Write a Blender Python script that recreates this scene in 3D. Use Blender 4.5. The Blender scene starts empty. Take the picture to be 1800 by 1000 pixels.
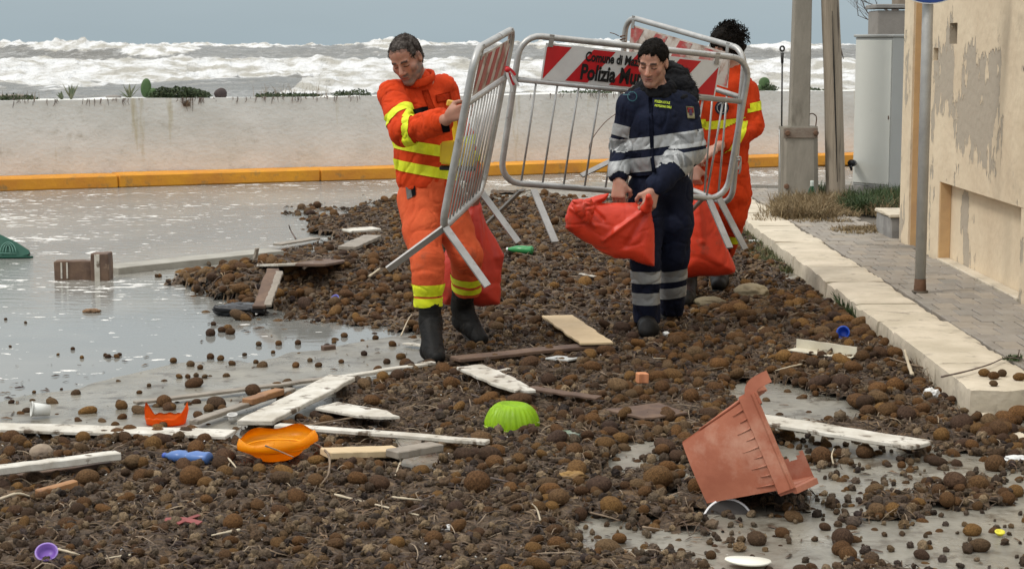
import bpy, bmesh, math, random
import numpy as np
from mathutils import Vector, Matrix, Quaternion
random.seed(11)
rng = np.random.default_rng(5)
SC = bpy.context.scene
COL = SC.collection
R = math.radians

# ------------------------------------------------------------------ camera
F = 3300.0; CH = 1.72; TP = 420.0 / F
PITCH = math.atan(TP)
cam_d = bpy.data.cameras.new('camera'); cam = bpy.data.objects.new('camera', cam_d); COL.objects.link(cam)
cam.location = (0, 0, CH); cam.rotation_euler = (math.pi / 2 - PITCH, 0, 0)
cam_d.sensor_width = 36; cam_d.lens = F / 1800 * 36; cam_d.clip_start = 0.1; cam_d.clip_end = 20000
cam_d.dof.use_dof = True; cam_d.dof.focus_distance = 10.6; cam_d.dof.aperture_fstop = 14.0
SC.camera = cam
# ------------------------------------------------------------------ sky and light
SUN_EL, SUN_AZ = R(52), R(245)          # azimuth measured from +Y clockwise: light comes from behind left
world = bpy.data.worlds.new("World"); SC.world = world; world.use_nodes = True
nt = world.node_tree; nt.nodes.clear()
wo = nt.nodes.new('ShaderNodeOutputWorld'); bg = nt.nodes.new('ShaderNodeBackground')
sky = nt.nodes.new('ShaderNodeTexSky'); sky.sky_type = 'NISHITA'; sky.sun_disc = False
sky.sun_elevation = SUN_EL; sky.sun_rotation = SUN_AZ; sky.dust_density = 3
tc = nt.nodes.new('ShaderNodeTexCoord'); sp = nt.nodes.new('ShaderNodeSeparateXYZ')
nt.links.new(tc.outputs['Generated'], sp.inputs[0])
ramp = nt.nodes.new('ShaderNodeValToRGB')      # overcast cloud deck: horizon third as bright as the zenith
e = ramp.color_ramp.elements
e[0].position = 0.0; e[0].color = (0.405, 0.495, 0.540, 1)
e[1].position = 1.0; e[1].color = (1.95, 1.95, 1.92, 1)
k = e.new(0.10); k.color = (0.52, 0.60, 0.64, 1)
k = e.new(0.35); k.color = (0.90, 0.94, 0.96, 1)
nt.links.new(sp.outputs['Z'], ramp.inputs[0])
cn = nt.nodes.new('ShaderNodeTexNoise'); cn.inputs['Scale'].default_value = 2.2; cn.inputs['Detail'].default_value = 5
cm = nt.nodes.new('ShaderNodeMapping'); cm.inputs['Scale'].default_value = (1, 1, 5)
nt.links.new(tc.outputs['Generated'], cm.inputs[0]); nt.links.new(cm.outputs[0], cn.inputs[0])
cr = nt.nodes.new('ShaderNodeMapRange'); cr.inputs['From Min'].default_value = 0.3; cr.inputs['From Max'].default_value = 0.7
cr.inputs['To Min'].default_value = 9.3; cr.inputs['To Max'].default_value = 10.7
nt.links.new(cn.outputs['Fac'], cr.inputs[0])
ml = nt.nodes.new('ShaderNodeVectorMath'); ml.operation = 'SCALE'
nt.links.new(ramp.outputs[0], ml.inputs[0]); nt.links.new(cr.outputs[0], ml.inputs['Scale'])
mx = nt.nodes.new('ShaderNodeMix'); mx.data_type = 'RGBA'; mx.inputs[0].default_value = 0.93
nt.links.new(sky.outputs[0], mx.inputs[6]); nt.links.new(ml.outputs[0], mx.inputs[7])
nt.links.new(mx.outputs[2], bg.inputs[0]); bg.inputs[1].default_value = 0.10
nt.links.new(bg.outputs[0], wo.inputs[0])
sd = bpy.data.lights.new('sun', 'SUN'); sun = bpy.data.objects.new('sun', sd); COL.objects.link(sun)
sd.energy = 1.5; sd.angle = R(12); sd.color = (1, 0.96, 0.9)
sdir = Vector((math.sin(SUN_AZ) * math.cos(SUN_EL), math.cos(SUN_AZ) * math.cos(SUN_EL), math.sin(SUN_EL)))
sun.rotation_euler = sdir.to_track_quat('Z', 'Y').to_euler(); sun.location = (0, 0, 30)
SC.view_settings.view_transform = 'Standard'; SC.view_settings.look = 'None'
SC.view_settings.exposure = 0.0; SC.view_settings.gamma = 1.0; SC.view_settings.use_curve_mapping = False
SC.cycles.use_denoising = True; SC.cycles.max_bounces = 6; SC.cycles.transparent_max_bounces = 8

# ------------------------------------------------------------------ measuring helpers (survey of the place)
_fw = np.array([0, math.cos(PITCH), -math.sin(PITCH)]); _up = np.array([0, math.sin(PITCH), math.cos(PITCH)])
def P(px, py, Y):
    d = _fw * F + np.array([1., 0, 0]) * (px - 900) + _up * (500 - py)
    d = d * (Y / d[1]); return Vector((d[0], Y, CH + d[2]))
def G(px, py, z=0.0):
    d = _fw * F + np.array([1., 0, 0]) * (px - 900) + _up * (500 - py)
    d = d * ((z - CH) / d[2]); return Vector((d[0], d[1], z))
def proj(x, y, z):
    vz = np.asarray(z) - CH; f = y * _fw[1] + vz * _fw[2]; u = y * _up[1] + vz * _up[2]
    return 900 + F * x / f, 500 - F * u / f

# ------------------------------------------------------------------ noise
def _hash(i, j, k, s):
    n = (i * 374761393 + j * 668265263 + k * 2147483647 + s * 1274126177) & 0xffffffff
    n = ((n ^ (n >> 13)) * 1274126177) & 0xffffffff
    n = ((n ^ (n >> 16)) * 2246822519) & 0xffffffff
    return ((n ^ (n >> 15)) & 0xffff) / 65535.0
def vn(x, y, z=0.0, s=0):
    x, y, z = np.broadcast_arrays(np.asarray(x, float), np.asarray(y, float), np.asarray(z, float))
    i, j, k = np.floor(x).astype(np.int64), np.floor(y).astype(np.int64), np.floor(z).astype(np.int64)
    u, v, w = x - i, y - j, z - k
    u, v, w = u * u * (3 - 2 * u), v * v * (3 - 2 * v), w * w * (3 - 2 * w)
    r = 0
    for a in (0, 1):
        for b in (0, 1):
            for c in (0, 1):
                r = r + _hash(i + a, j + b, k + c, s) * (u if a else 1 - u) * (v if b else 1 - v) * (w if c else 1 - w)
    return r * 2 - 1
def fbm(x, y, z=0.0, o=4, s=0):
    r = 0; a = 0.5
    for q in range(o):
        r = r + a * vn(x, y, z, s + q * 17); x = x * 2.03; y = y * 2.03; z = np.asarray(z) * 2.03; a *= 0.5
    return r
def sstep(a, b, x):
    t = np.clip((x - a) / (b - a), 0, 1); return t * t * (3 - 2 * t)
def poly_sd(X, Y, pts):
    pts = np.array(pts, float); n = len(pts); d = np.full(np.shape(X), 1e18); ins = np.zeros(np.shape(X), bool)
    for i in range(n):
        a, b = pts[i], pts[(i + 1) % n]; ex, ey = b - a; wx, wy = X - a[0], Y - a[1]
        t = np.clip((wx * ex + wy * ey) / (ex * ex + ey * ey + 1e-12), 0, 1)
        d = np.minimum(d, (wx - ex * t) ** 2 + (wy - ey * t) ** 2)
        c = (a[1] > Y) != (b[1] > Y)
        ins ^= c & (X < (b[0] - a[0]) * (Y - a[1]) / ((b[1] - a[1]) + 1e-12) + a[0])
    d = np.sqrt(d); return np.where(ins, -d, d)

# ------------------------------------------------------------------ mesh + object helpers
def tag(o, label=None, cat=None, group=None, kind=None):
    if label: o['label'] = label
    if cat: o['category'] = cat
    if group: o['group'] = group
    if kind: o['kind'] = kind
    return o
def empty(name, loc=(0, 0, 0), rot=(0, 0, 0)):
    o = bpy.data.objects.new(name, None); o.location = loc; o.rotation_euler = rot; o.empty_display_size = 0.1
    COL.objects.link(o); return o
def link(name, me, mat=None, parent=None, loc=None):
    o = bpy.data.objects.new(name, me); COL.objects.link(o)
    if mat is not None and not me.materials: me.materials.append(mat)
    if parent is not None:
        o.parent = parent
        o.matrix_parent_inverse = PINV.get(parent.name, Matrix.Identity(4))
    if loc is not None: o.location = loc
    return o
PINV = {}
def wempty(name, loc, label, cat, group=None):
    """Empty at the base of a thing whose parts are given in world coordinates."""
    o = empty(name, loc); tag(o, label, cat, group)
    PINV[o.name] = Matrix.Translation(-Vector(loc)); return o
def np_mesh(name, V, Q, smooth=True, tris=False):
    me = bpy.data.meshes.new(name); V = np.asarray(V, np.float32); Q = np.asarray(Q, np.int32)
    n = Q.shape[1]; me.vertices.add(len(V)); me.vertices.foreach_set('co', V.ravel())
    me.loops.add(Q.size); me.loops.foreach_set('vertex_index', Q.ravel())
    me.polygons.add(len(Q)); me.polygons.foreach_set('loop_start', np.arange(0, Q.size, n, dtype=np.int32))
    me.polygons.foreach_set('loop_total', np.full(len(Q), n, np.int32))
    me.update(calc_edges=True); me.validate()
    me.polygons.foreach_set('use_smooth', np.full(len(me.polygons), smooth)); return me
def set_col(me, name, C):
    a = me.color_attributes.new(name, 'FLOAT_COLOR', 'POINT')
    C = np.asarray(C, np.float32)
    if C.ndim == 1: C = np.stack([C, C, C], 1)
    a.data.foreach_set('color', np.concatenate([C, np.ones((len(C), 1), np.float32)], 1).ravel())
def set_f(me, name, v):
    a = me.attributes.new(name, 'FLOAT', 'POINT'); a.data.foreach_set('value', np.asarray(v, np.float32))
def bm_mesh(bm, name, smooth=False):
    me = bpy.data.meshes.new(name); bmesh.ops.recalc_face_normals(bm, faces=bm.faces); bm.to_mesh(me); bm.free()
    if smooth: me.polygons.foreach_set('use_smooth', [True] * len(me.polygons))
    return me
def add_box(bm, c, s, rot=None, bevel=0.0, jit=0.0, cuts=None):
    """box centred c, full sizes s, optional 3x3 rotation; bevelled; jittered edges"""
    b = bmesh.new(); bmesh.ops.create_cube(b, size=1.0)
    bmesh.ops.scale(b, vec=s, verts=b.verts)
    if cuts:
        for ax, n in enumerate(cuts):
            for q in range(1, n):
                co = Vector((0, 0, 0)); no = Vector((0, 0, 0)); co[ax] = -s[ax] / 2 + s[ax] * q / n; no[ax] = 1
                bmesh.ops.bisect_plane(b, geom=b.verts[:] + b.edges[:] + b.faces[:], plane_co=co, plane_no=no)
    if bevel:
        ed = [x for x in b.edges if x.calc_face_angle(0) > 0.5]
        bmesh.ops.bevel(b, geom=ed, offset=bevel, segments=1, affect='EDGES')
    if jit:
        for v in b.verts: v.co += Vector((random.uniform(-1, 1), random.uniform(-1, 1), random.uniform(-1, 1))) * jit
    if rot is not None: bmesh.ops.transform(b, matrix=rot.to_4x4(), verts=b.verts)
    bmesh.ops.translate(b, vec=c, verts=b.verts)
    t = bpy.data.meshes.new('tmp'); b.to_mesh(t); b.free(); bm.from_mesh(t); bpy.data.meshes.remove(t)
def box_obj(name, c, s, mat, parent=None, rot=None, bevel=0.0, jit=0.0, cuts=None, smooth=False):
    bm = bmesh.new(); add_box(bm, (0, 0, 0), s, rot, bevel, jit, cuts)
    if parent is not None:
        bmesh.ops.translate(bm, vec=c, verts=bm.verts); return link(name, bm_mesh(bm, name, smooth), mat, parent)
    return link(name, bm_mesh(bm, name, smooth), mat, None, c)
def add_tube(bm, pts, rad, n=8, flat=None, caps=True, side=None):
    """sweep; rad number or list; flat=(w,t) gives a flat bar section"""
    pts = [Vector(p) for p in pts]; m = len(pts)
    if not hasattr(rad, '__len__'): rad = [rad] * m
    t0 = (pts[1] - pts[0]).normalized()
    u = Vector(side) if side is not None else t0.orthogonal()
    u = (u - t0 * u.dot(t0)).normalized(); rings = []
    for i in range(m):
        a = pts[max(i - 1, 0)]; b = pts[min(i + 1, m - 1)]; t = (b - a).normalized()
        u = (u - t * u.dot(t)).normalized(); w = t.cross(u); ring = []
        if flat:
            for su, sw in ((1, 1), (-1, 1), (-1, -1), (1, -1)):
                ring.append(bm.verts.new(pts[i] + u * (su * flat[0] / 2) + w * (sw * flat[1] / 2)))
        else:
            for q in range(n):
                an = 2 * math.pi * q / n; ring.append(bm.verts.new(pts[i] + (u * math.cos(an) + w * math.sin(an)) * rad[i]))
        rings.append(ring)
    n = len(rings[0])
    for i in range(m - 1):
        for q in range(n):
            bm.faces.new((rings[i][q], rings[i][(q + 1) % n], rings[i + 1][(q + 1) % n], rings[i + 1][q]))
    if caps:
        bm.faces.new(rings[0][::-1]); bm.faces.new(rings[-1])
def tube_obj(name, pts, rad, mat, parent=None, n=8, flat=None, side=None, smooth=None):
    bm = bmesh.new(); add_tube(bm, pts, rad, n, flat, side=side)
    return link(name, bm_mesh(bm, name, (not flat) if smooth is None else smooth), mat, parent)
def add_lathe(bm, prof, n=24, M=None, flute=None):
    """profile list of (r, z)"""
    rings = []
    for r, z in prof:
        ring = []
        for q in range(n):
            a = 2 * math.pi * q / n; rr = r * (flute(a, z) if flute else 1)
            v = Vector((rr * math.cos(a), rr * math.sin(a), z)); ring.append(bm.verts.new(M @ v if M is not None else v))
        rings.append(ring)
    for i in range(len(rings) - 1):
        for q in range(n): bm.faces.new((rings[i][q], rings[i][(q + 1) % n], rings[i + 1][(q + 1) % n], rings[i + 1][q]))
def catmull(pts, k=6):
    pts = [Vector(p) for p in pts]; out = []
    for i in range(len(pts) - 1):
        p0, p1, p2, p3 = pts[max(i - 1, 0)], pts[i], pts[i + 1], pts[min(i + 2, len(pts) - 1)]
        for q in range(k):
            t = q / k
            out.append(0.5 * ((2 * p1) + (p2 - p0) * t + (2 * p0 - 5 * p1 + 4 * p2 - p3) * t * t + (3 * p1 - p0 - 3 * p2 + p3) * t ** 3))
    out.append(pts[-1]); return out

def sharpen(me, ang=38):
    bm = bmesh.new(); bm.from_mesh(me)
    for ed_ in bm.edges: ed_.smooth = ed_.calc_face_angle(0) < R(ang)
    bm.to_mesh(me); bm.free(); return me
# ------------------------------------------------------------------ materials
MATS = {}
def mat(name, col, rough=0.7, col2=None, nscale=8.0, bump=0.0, bscale=60.0, metal=0.0, spec=0.35, detail=6.0, stretch=(1, 1, 1),
        lo=0.35, hi=0.65, attr=None, rand=None, coat=0.0, col3=None, n3=3.0, t3=(0.55, 0.62), coord='Object', sheen=0.0, rvar=0.0, bdist=0.01, transl=0.0):
    if name in MATS: return MATS[name]
    m = bpy.data.materials.new(name); m.use_nodes = True; t = m.node_tree; N = t.nodes; L = t.links
    b = N['Principled BSDF']; b.inputs['Roughness'].default_value = rough; b.inputs['Metallic'].default_value = metal
    b.inputs['Specular IOR Level'].default_value = spec; b.inputs['Coat Weight'].default_value = coat
    if sheen: b.inputs['Sheen Weight'].default_value = sheen
    tcn = N.new('ShaderNodeTexCoord'); mp = N.new('ShaderNodeMapping'); mp.inputs['Scale'].default_value = stretch
    if coord == 'World':
        g = N.new('ShaderNodeNewGeometry'); L.new(g.outputs['Position'], mp.inputs[0])
    else: L.new(tcn.outputs[coord], mp.inputs[0])
    def noise(sc, de, lo_, hi_):
        n = N.new('ShaderNodeTexNoise'); n.inputs['Scale'].default_value = sc; n.inputs['Detail'].default_value = de
        n.inputs['Roughness'].default_value = 0.65
        L.new(mp.outputs[0], n.inputs[0]); r = N.new('ShaderNodeMapRange'); r.inputs[1].default_value = lo_; r.inputs[2].default_value = hi_
        L.new(n.outputs['Fac'], r.inputs[0]); return r.outputs[0]
    def mixc(f, a, c):
        x = N.new('ShaderNodeMix'); x.data_type = 'RGBA'
        if isinstance(f, float): x.inputs[0].default_value = f
        else: L.new(f, x.inputs[0])
        for s, i in ((a, 6), (c, 7)):
            if isinstance(s, tuple): x.inputs[i].default_value = (*s, 1)
            else: L.new(s, x.inputs[i])
        return x.outputs[2]
    c = tuple(col)
    if attr:
        an = N.new('ShaderNodeAttribute'); an.attribute_name = attr; c = an.outputs['Color']
        if col2 is not None:
            x = N.new('ShaderNodeMix'); x.data_type = 'RGBA'; x.blend_type = 'MULTIPLY'; x.inputs[0].default_value = 1.0
            L.new(c, x.inputs[6]); L.new(mixc(noise(nscale, detail, lo, hi), (1., 1., 1.), tuple(col2)), x.inputs[7]); c = x.outputs[2]
    elif col2 is not None: c = mixc(noise(nscale, detail, lo, hi), c, tuple(col2))
    if rand is not None:
        g = N.new('ShaderNodeNewGeometry'); oi = N.new('ShaderNodeObjectInfo')
        ad = N.new('ShaderNodeMath'); ad.operation = 'ADD'; L.new(g.outputs['Random Per Island'], ad.inputs[0]); L.new(oi.outputs['Random'], ad.inputs[1])
        fr = N.new('ShaderNodeMath'); fr.operation = 'FRACT'; L.new(ad.outputs[0], fr.inputs[0])
        rp = N.new('ShaderNodeValToRGB'); L.new(fr.outputs[0], rp.inputs[0]); el = rp.color_ramp.elements
        el[0].color = (*rand[0], 1); el[1].color = (*rand[-1], 1)
        for q in range(1, len(rand) - 1): el.new(q / (len(rand) - 1)).color = (*rand[q], 1)
        x = N.new('ShaderNodeMix'); x.data_type = 'RGBA'; x.blend_type = 'MULTIPLY'; x.inputs[0].default_value = 1.0
        if isinstance(c, tuple): x.inputs[6].default_value = (*c, 1)
        else: L.new(c, x.inputs[6])
        L.new(rp.outputs[0], x.inputs[7]); c = x.outputs[2]
    if col3 is not None: c = mixc(noise(n3, 8.0, *t3), c, tuple(col3))
    if isinstance(c, tuple): b.inputs['Base Color'].default_value = (*c, 1)
    else: L.new(c, b.inputs['Base Color'])
    if rvar:
        r = noise(nscale * 0.7, 5, 0.3, 0.7); q = N.new('ShaderNodeMapRange'); q.inputs[3].default_value = max(rough - rvar, 0.03); q.inputs[4].default_value = min(rough + rvar, 1)
        L.new(r, q.inputs[0]); L.new(q.outputs[0], b.inputs['Roughness'])
    if bump:
        n = N.new('ShaderNodeTexNoise'); n.inputs['Scale'].default_value = bscale; n.inputs['Detail'].default_value = 6; L.new(mp.outputs[0], n.inputs[0])
        bp = N.new('ShaderNodeBump'); bp.inputs['Strength'].default_value = bump; bp.inputs['Distance'].default_value = bdist
        L.new(n.outputs['Fac'], bp.inputs['Height']); L.new(bp.outputs[0], b.inputs['Normal'])
    MATS[name] = m; return m
# ================================================================== SETTING
def grid(xs, ys):
    X, Y = np.meshgrid(xs, ys); nx, ny = len(xs), len(ys)
    i = np.arange(nx * ny).reshape(ny, nx)
    Q = np.stack([i[:-1, :-1], i[:-1, 1:], i[1:, 1:], i[1:, :-1]], -1).reshape(-1, 4)
    return X, Y, Q
WATER_PX = [(-900, 700), (0, 703), (150, 692), (300, 668), (430, 650), (540, 622), (640, 600), (720, 590), (760, 560), (700, 470), (740, 400),
            (640, 372), (760, 352), (1100, 340), (1330, 346), (1420, 330), (1640, 318), (2300, 300), (2300, 240), (900, 225), (-900, 250)]
def water_mask(x, y):
    u, v = proj(x, y, 0.0)
    # distance measured in a squashed frame, so far shore lines do not blur
    s = poly_sd(u, v * 2.2, [(a, b * 2.2) for a, b in WATER_PX])
    n = fbm(x * 1.1, y * 0.55, 0, 5, 3) * 70 + fbm(x * 4, y * 1.6, 0, 3, 9) * 26
    return -(s + n)            # >0 inside water
def ground_z(x, y):
    m = water_mask(x, y)
    z = 0.006 + 0.010 * fbm(x * 0.8, y * 0.5, 0, 3, 21)
    z = z - 0.05 * sstep(-25, 90, m) + 0.004 * fbm(x * 5, y * 5, 0, 3, 5)
    return z
def axis(segs):
    out = []
    for a, b, s in segs: out += list(np.arange(a, b, s))
    return np.array(out + [segs[-1][1]])
gx = axis([(-60, -12, 8), (-12, -6, .4), (-6, 3.6, .06), (3.6, 8, .3), (8, 60, 8)])
gy = axis([(-6, 4, 1.5), (4, 14, .07), (14, 28, .12), (28, 30, .5)])
X, Y, Q = grid(gx, gy); Zg = ground_z(X, Y)
me = np_mesh('road', np.stack([X, Y, Zg], -1).reshape(-1, 3), Q)
road_m = mat('wet_concrete', (0.27, 0.25, 0.205), 0.32, (0.16, 0.148, 0.12), 2.6, bump=0.6, bscale=38, col3=(0.085, 0.068, 0.048), n3=7, t3=(0.52, 0.66), coord='World', rvar=0.22, bdist=0.006, detail=9)
ro = link('road', me, road_m); tag(ro, kind='structure')
# flood water standing on the road
wx = axis([(-60, -12, 4), (-12, -6, .3), (-6, 3.2, .07), (3.2, 30, 2)]); wy = axis([(4, 14, .07), (14, 27.5, .12)])
X, Y, Q = grid(wx, wy); Zw = -0.012 + 0 * X
keep = (Zw > ground_z(X, Y) - 0.004).reshape(-1)
# keep the strip in front of the sea wall only
inside = ((Y - 22.4 - (X + 6.1) * 0.4545) < 0.35).reshape(-1)
k = (keep & inside)
Q = Q[k[Q].any(1) & inside[Q].all(1)]
rip = 0.0022 * fbm(X * 3.0, Y * 9.0, 0, 3, 4) * sstep(10, 16, Y) + 0.0006 * fbm(X * 6, Y * 14, 0, 2, 8)
me = np_mesh('water', np.stack([X, Y, Zw + rip], -1).reshape(-1, 3), Q)
wm = mat('flood_water', (0.17, 0.165, 0.14), 0.07, bump=0.0)
t = wm.node_tree; N = t.nodes; L = t.links; b = N['Principled BSDF']; b.inputs['IOR'].default_value = 1.333
g = N.new('ShaderNodeNewGeometry')
def wnoise(scale, stretch, detail=5, off=(0, 0, 0)):
    mp = N.new('ShaderNodeMapping'); mp.inputs['Scale'].default_value = stretch; mp.inputs['Location'].default_value = off
    L.new(g.outputs['Position'], mp.inputs[0]); n = N.new('ShaderNodeTexNoise'); n.inputs['Scale'].default_value = scale
    n.inputs['Detail'].default_value = detail; n.inputs['Roughness'].default_value = 0.6; L.new(mp.outputs[0], n.inputs[0]); return n.outputs['Fac']
def rng_(v, a, b_, c=0., d=1.):
    r = N.new('ShaderNodeMapRange'); L.new(v, r.inputs[0]); r.inputs[1].default_value = a; r.inputs[2].default_value = b_; r.inputs[3].default_value = c; r.inputs[4].default_value = d; return r.outputs[0]
def math_(op, a, c):
    r = N.new('ShaderNodeMath'); r.operation = op
    for i, s in enumerate((a, c)):
        if isinstance(s, (int, float)): r.inputs[i].default_value = s
        else: L.new(s, r.inputs[i])
    return r.outputs[0]
sy = N.new('ShaderNodeSeparateXYZ'); L.new(g.outputs['Position'], sy.inputs[0])
far = rng_(sy.outputs['Y'], 11, 17)
bp = N.new('ShaderNodeBump'); bp.inputs['Distance'].default_value = 0.02
L.new(wnoise(5.0, (1, 2.2, 1), 4), bp.inputs['Height']); L.new(math_('ADD', math_('MULTIPLY', far, 0.85), 0.04), bp.inputs['Strength'])
L.new(bp.outputs[0], b.inputs['Normal'])
# flecks of sea foam drifting on it, thick in bands
band = math_('MAXIMUM', rng_(wnoise(0.55, (0.6, 1.4, 1), 3, (4, 2, 0)), 0.50, 0.72), 0.0)
fle = wnoise(8.0, (0.8, 1.5, 1), 6, (3, 9, 0))
foam = math_('GREATER_THAN', math_('ADD', math_('ADD', fle, math_('MULTIPLY', band, 0.17)), math_('MULTIPLY', far, 0.03)), 0.68)
mud = rng_(wnoise(0.35, (1, 1, 1), 4, (1, 5, 0)), 0.42, 0.62)
mc = N.new('ShaderNodeMix'); mc.data_type = 'RGBA'; L.new(mud, mc.inputs[0]); mc.inputs[6].default_value = (0.19, 0.19, 0.175, 1); mc.inputs[7].default_value = (0.26, 0.25, 0.22, 1)
fc = N.new('ShaderNodeMix'); fc.data_type = 'RGBA'; L.new(foam, fc.inputs[0]); L.new(mc.outputs[2], fc.inputs[6]); fc.inputs[7].default_value = (0.72, 0.70, 0.66, 1)
L.new(fc.outputs[2], b.inputs['Base Color']); L.new(math_('ADD', rng_(foam, 0, 1, 0.06, 0.8), math_('MULTIPLY', far, 0.12)), b.inputs['Roughness'])
wo_ = link('water', me, wm); tag(wo_, kind='structure')

# ---------------------------------------------------------------- sea: rows of breakers beyond the wall
na, nr = 620, 460
an = np.tan(np.linspace(-0.42, 0.42, na)); rr = 62 * (2600 / 62) ** (np.linspace(0, 1, nr) ** 1.15)
A, Yy = np.meshgrid(an, rr); Xx = A * Yy
warp = fbm(Xx / 70, Yy / 90, 0, 3, 31) * 30 + Xx * 0.05
ph = (Yy + warp)
def wave_row(c, amp, wf, wb, sx=40., seed=1):
    d = ph - c; crest = np.where(d < 0, np.exp(-(d / wf) ** 2), np.exp(-(d / wb) ** 2))
    return amp * crest * (0.72 + 0.55 * fbm(Xx / sx, 0 * Xx + seed, 0, 3, seed))
H = wave_row(125, 0.9, 9, 16, 30, 1) + wave_row(172, 1.9, 12, 24, 45, 2) + wave_row(235, 2.5, 13, 30, 60, 3) + wave_row(330, 3.1, 15, 40, 70, 4) + wave_row(470, 3.6, 20, 55, 90, 5)
H += wave_row(640, 3.6, 25, 60, 120, 6) + wave_row(840, 3.6, 30, 70, 150, 7)
f0 = 0.42 * sstep(0.3, 1.2, H) + 0.50 * sstep(-40, -2, -(np.abs(ph - 163) - 45)) + 0.55 * sstep(-50, 0, -(np.abs(ph - 222) - 30)) + 0.30 * sstep(90, 120, ph)
f0 = np.where(ph > 250, 0.0 + 1.0 * sstep(0.70, 0.97, H / 3.3), np.where(ph > 181, -.15 + 1.25 * sstep(1.9, 2.35, H), np.where(ph > 108, 1.2, .15 + .6 * sstep(-12, 10, Xx))))
n1 = fbm(Xx / 16, Yy / 26, 0, 5, 41); n2 = fbm(Xx / 3.2, Yy / 6.5, 0, 4, 43)
foam_a = sstep(0.24, 0.60, f0 * 0.74 + n1 * 0.75 + n2 * 0.40 - 0.12 * sstep(-30, -12, Xx) * 0 )
face = (Xx < -14) & (ph < 150)
foam_a = np.where(face, foam_a * sstep(0.1, 0.5, n1 + 0.6 * n2 + 0.12), foam_a)
near = np.exp(-((ph - 150) / 60) ** 2)
turb = fbm(Xx / 2.6, Yy / 4.4, 0, 4, 47); ridge = 1 - np.abs(fbm(Xx / 5.0, Yy / 8.0, 0, 4, 49)) * 2
H += foam_a * (0.85 * turb + 0.6 * (ridge - 0.5)) * np.clip(Yy / 260, 0.45, 1.4) + 0.22 * fbm(Xx / 5, Yy / 8, 0, 4, 51) + foam_a * 0.35 * np.abs(fbm(Xx / 1.3, Yy / 2.6, 0, 3, 53))
# bursts of spray thrown up along the far crest
for cx, cy, w_, h_ in ((-74, 330, 9, 2.2), (-88, 335, 7, 1.5), (-60, 325, 6, 1.0), (-20, 330, 6, 0.8), (48, 330, 7, 1.4), (70, 328, 8, 1.6), (20, 325, 8, .7)):
    gsh = np.exp(-((Xx - cx) / w_) ** 2) * np.exp(-((ph - cy) / 9) ** 2); H += gsh * h_ * (0.6 + 0.9 * np.abs(turb)); foam_a = np.maximum(foam_a, sstep(.15, .5, gsh))
me = np_mesh('sea', np.stack([Xx, Yy, -1.25 + H], -1).reshape(-1, 3), grid(np.arange(na), np.arange(nr))[2])
set_f(me, 'foam', foam_a.ravel())
sm = bpy.data.materials.new('rough_sea'); sm.use_nodes = True; t = sm.node_tree; N = t.nodes; L = t.links; b = N['Principled BSDF']
g = N.new('ShaderNodeNewGeometry'); at = N.new('ShaderNodeAttribute'); at.attribute_name = 'foam'
lace = wnoise(0.8, (1, 0.6, 1.6), 8); big = wnoise(0.16, (1, 0.6, 1.5), 5)
ff = math_('ADD', at.outputs['Fac'], math_('MULTIPLY', math_('SUBTRACT', lace, 0.5), 1.5))
streak = wnoise(0.22, (0.8, 1.5, 1), 6, (3, 4, 0)); line = rng_(math_('ABSOLUTE', math_('SUBTRACT', streak, 0.5), 0), 0.0, 0.022, 0.55, 0.0)
fa = math_('MAXIMUM', rng_(ff, 0.34, 0.60), line)
wc = N.new('ShaderNodeMix'); wc.data_type = 'RGBA'; L.new(big, wc.inputs[0]); wc.inputs[6].default_value = (0.085, 0.08, 0.068, 1); wc.inputs[7].default_value = (0.18, 0.17, 0.145, 1)
fcol = N.new('ShaderNodeMix'); fcol.data_type = 'RGBA'; L.new(rng_(wnoise(0.35, (1, .7, 2.5), 8, (9, 0, 0)), 0.40, 0.56), fcol.inputs[0]); fcol.inputs[6].default_value = (0.40, 0.38, 0.33, 1); fcol.inputs[7].default_value = (0.70, 0.70, 0.69, 1)
mc = N.new('ShaderNodeMix'); mc.data_type = 'RGBA'; L.new(fa, mc.inputs[0]); L.new(wc.outputs[2], mc.inputs[6]); L.new(fcol.outputs[2], mc.inputs[7]); L.new(mc.outputs[2], b.inputs['Base Color'])
L.new(rng_(fa, 0, 1, 0.3, 0.9), b.inputs['Roughness'])
bp = N.new('ShaderNodeBump'); bp.inputs['Distance'].default_value = 1.2; bp.inputs['Strength'].default_value = 0.9; L.new(lace, bp.inputs['Height']); L.new(bp.outputs[0], b.inputs['Normal'])
tag(link('sea', me, sm), kind='structure')
# the far open sea to the horizon
V = [(-9000, 2550, -1.0), (9000, 2550, -1.0), (9000, 16000, -1.0), (-9000, 16000, -1.0)]
tag(link('open_sea', np_mesh('open_sea', V, [(0, 1, 2, 3)]), mat('far_sea', (0.20, 0.22, 0.22), 0.5)), kind='structure')

# ---------------------------------------------------------------- sea wall with yellow kerb
WA = np.array([-6.1, 22.42]); WD = np.array([9.24, 4.2]); WD = WD / np.hypot(*WD); WN = np.array([-WD[1], WD[0]])   # WN points to the sea
def WP(s, o, z): q = WA + WD * s + WN * o; return Vector((q[0], q[1], z))
wall_top = 1.055
plaster_sea = mat('sea_wall_plaster', (0.72, 0.715, 0.68), 0.85, (0.60, 0.595, 0.555), 1.6, bump=0.7, bscale=16, col3=(0.40, 0.38, 0.32), n3=2.6, t3=(0.60, 0.78), coord='World', stretch=(1, 1, 1.4), bdist=0.012)
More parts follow.
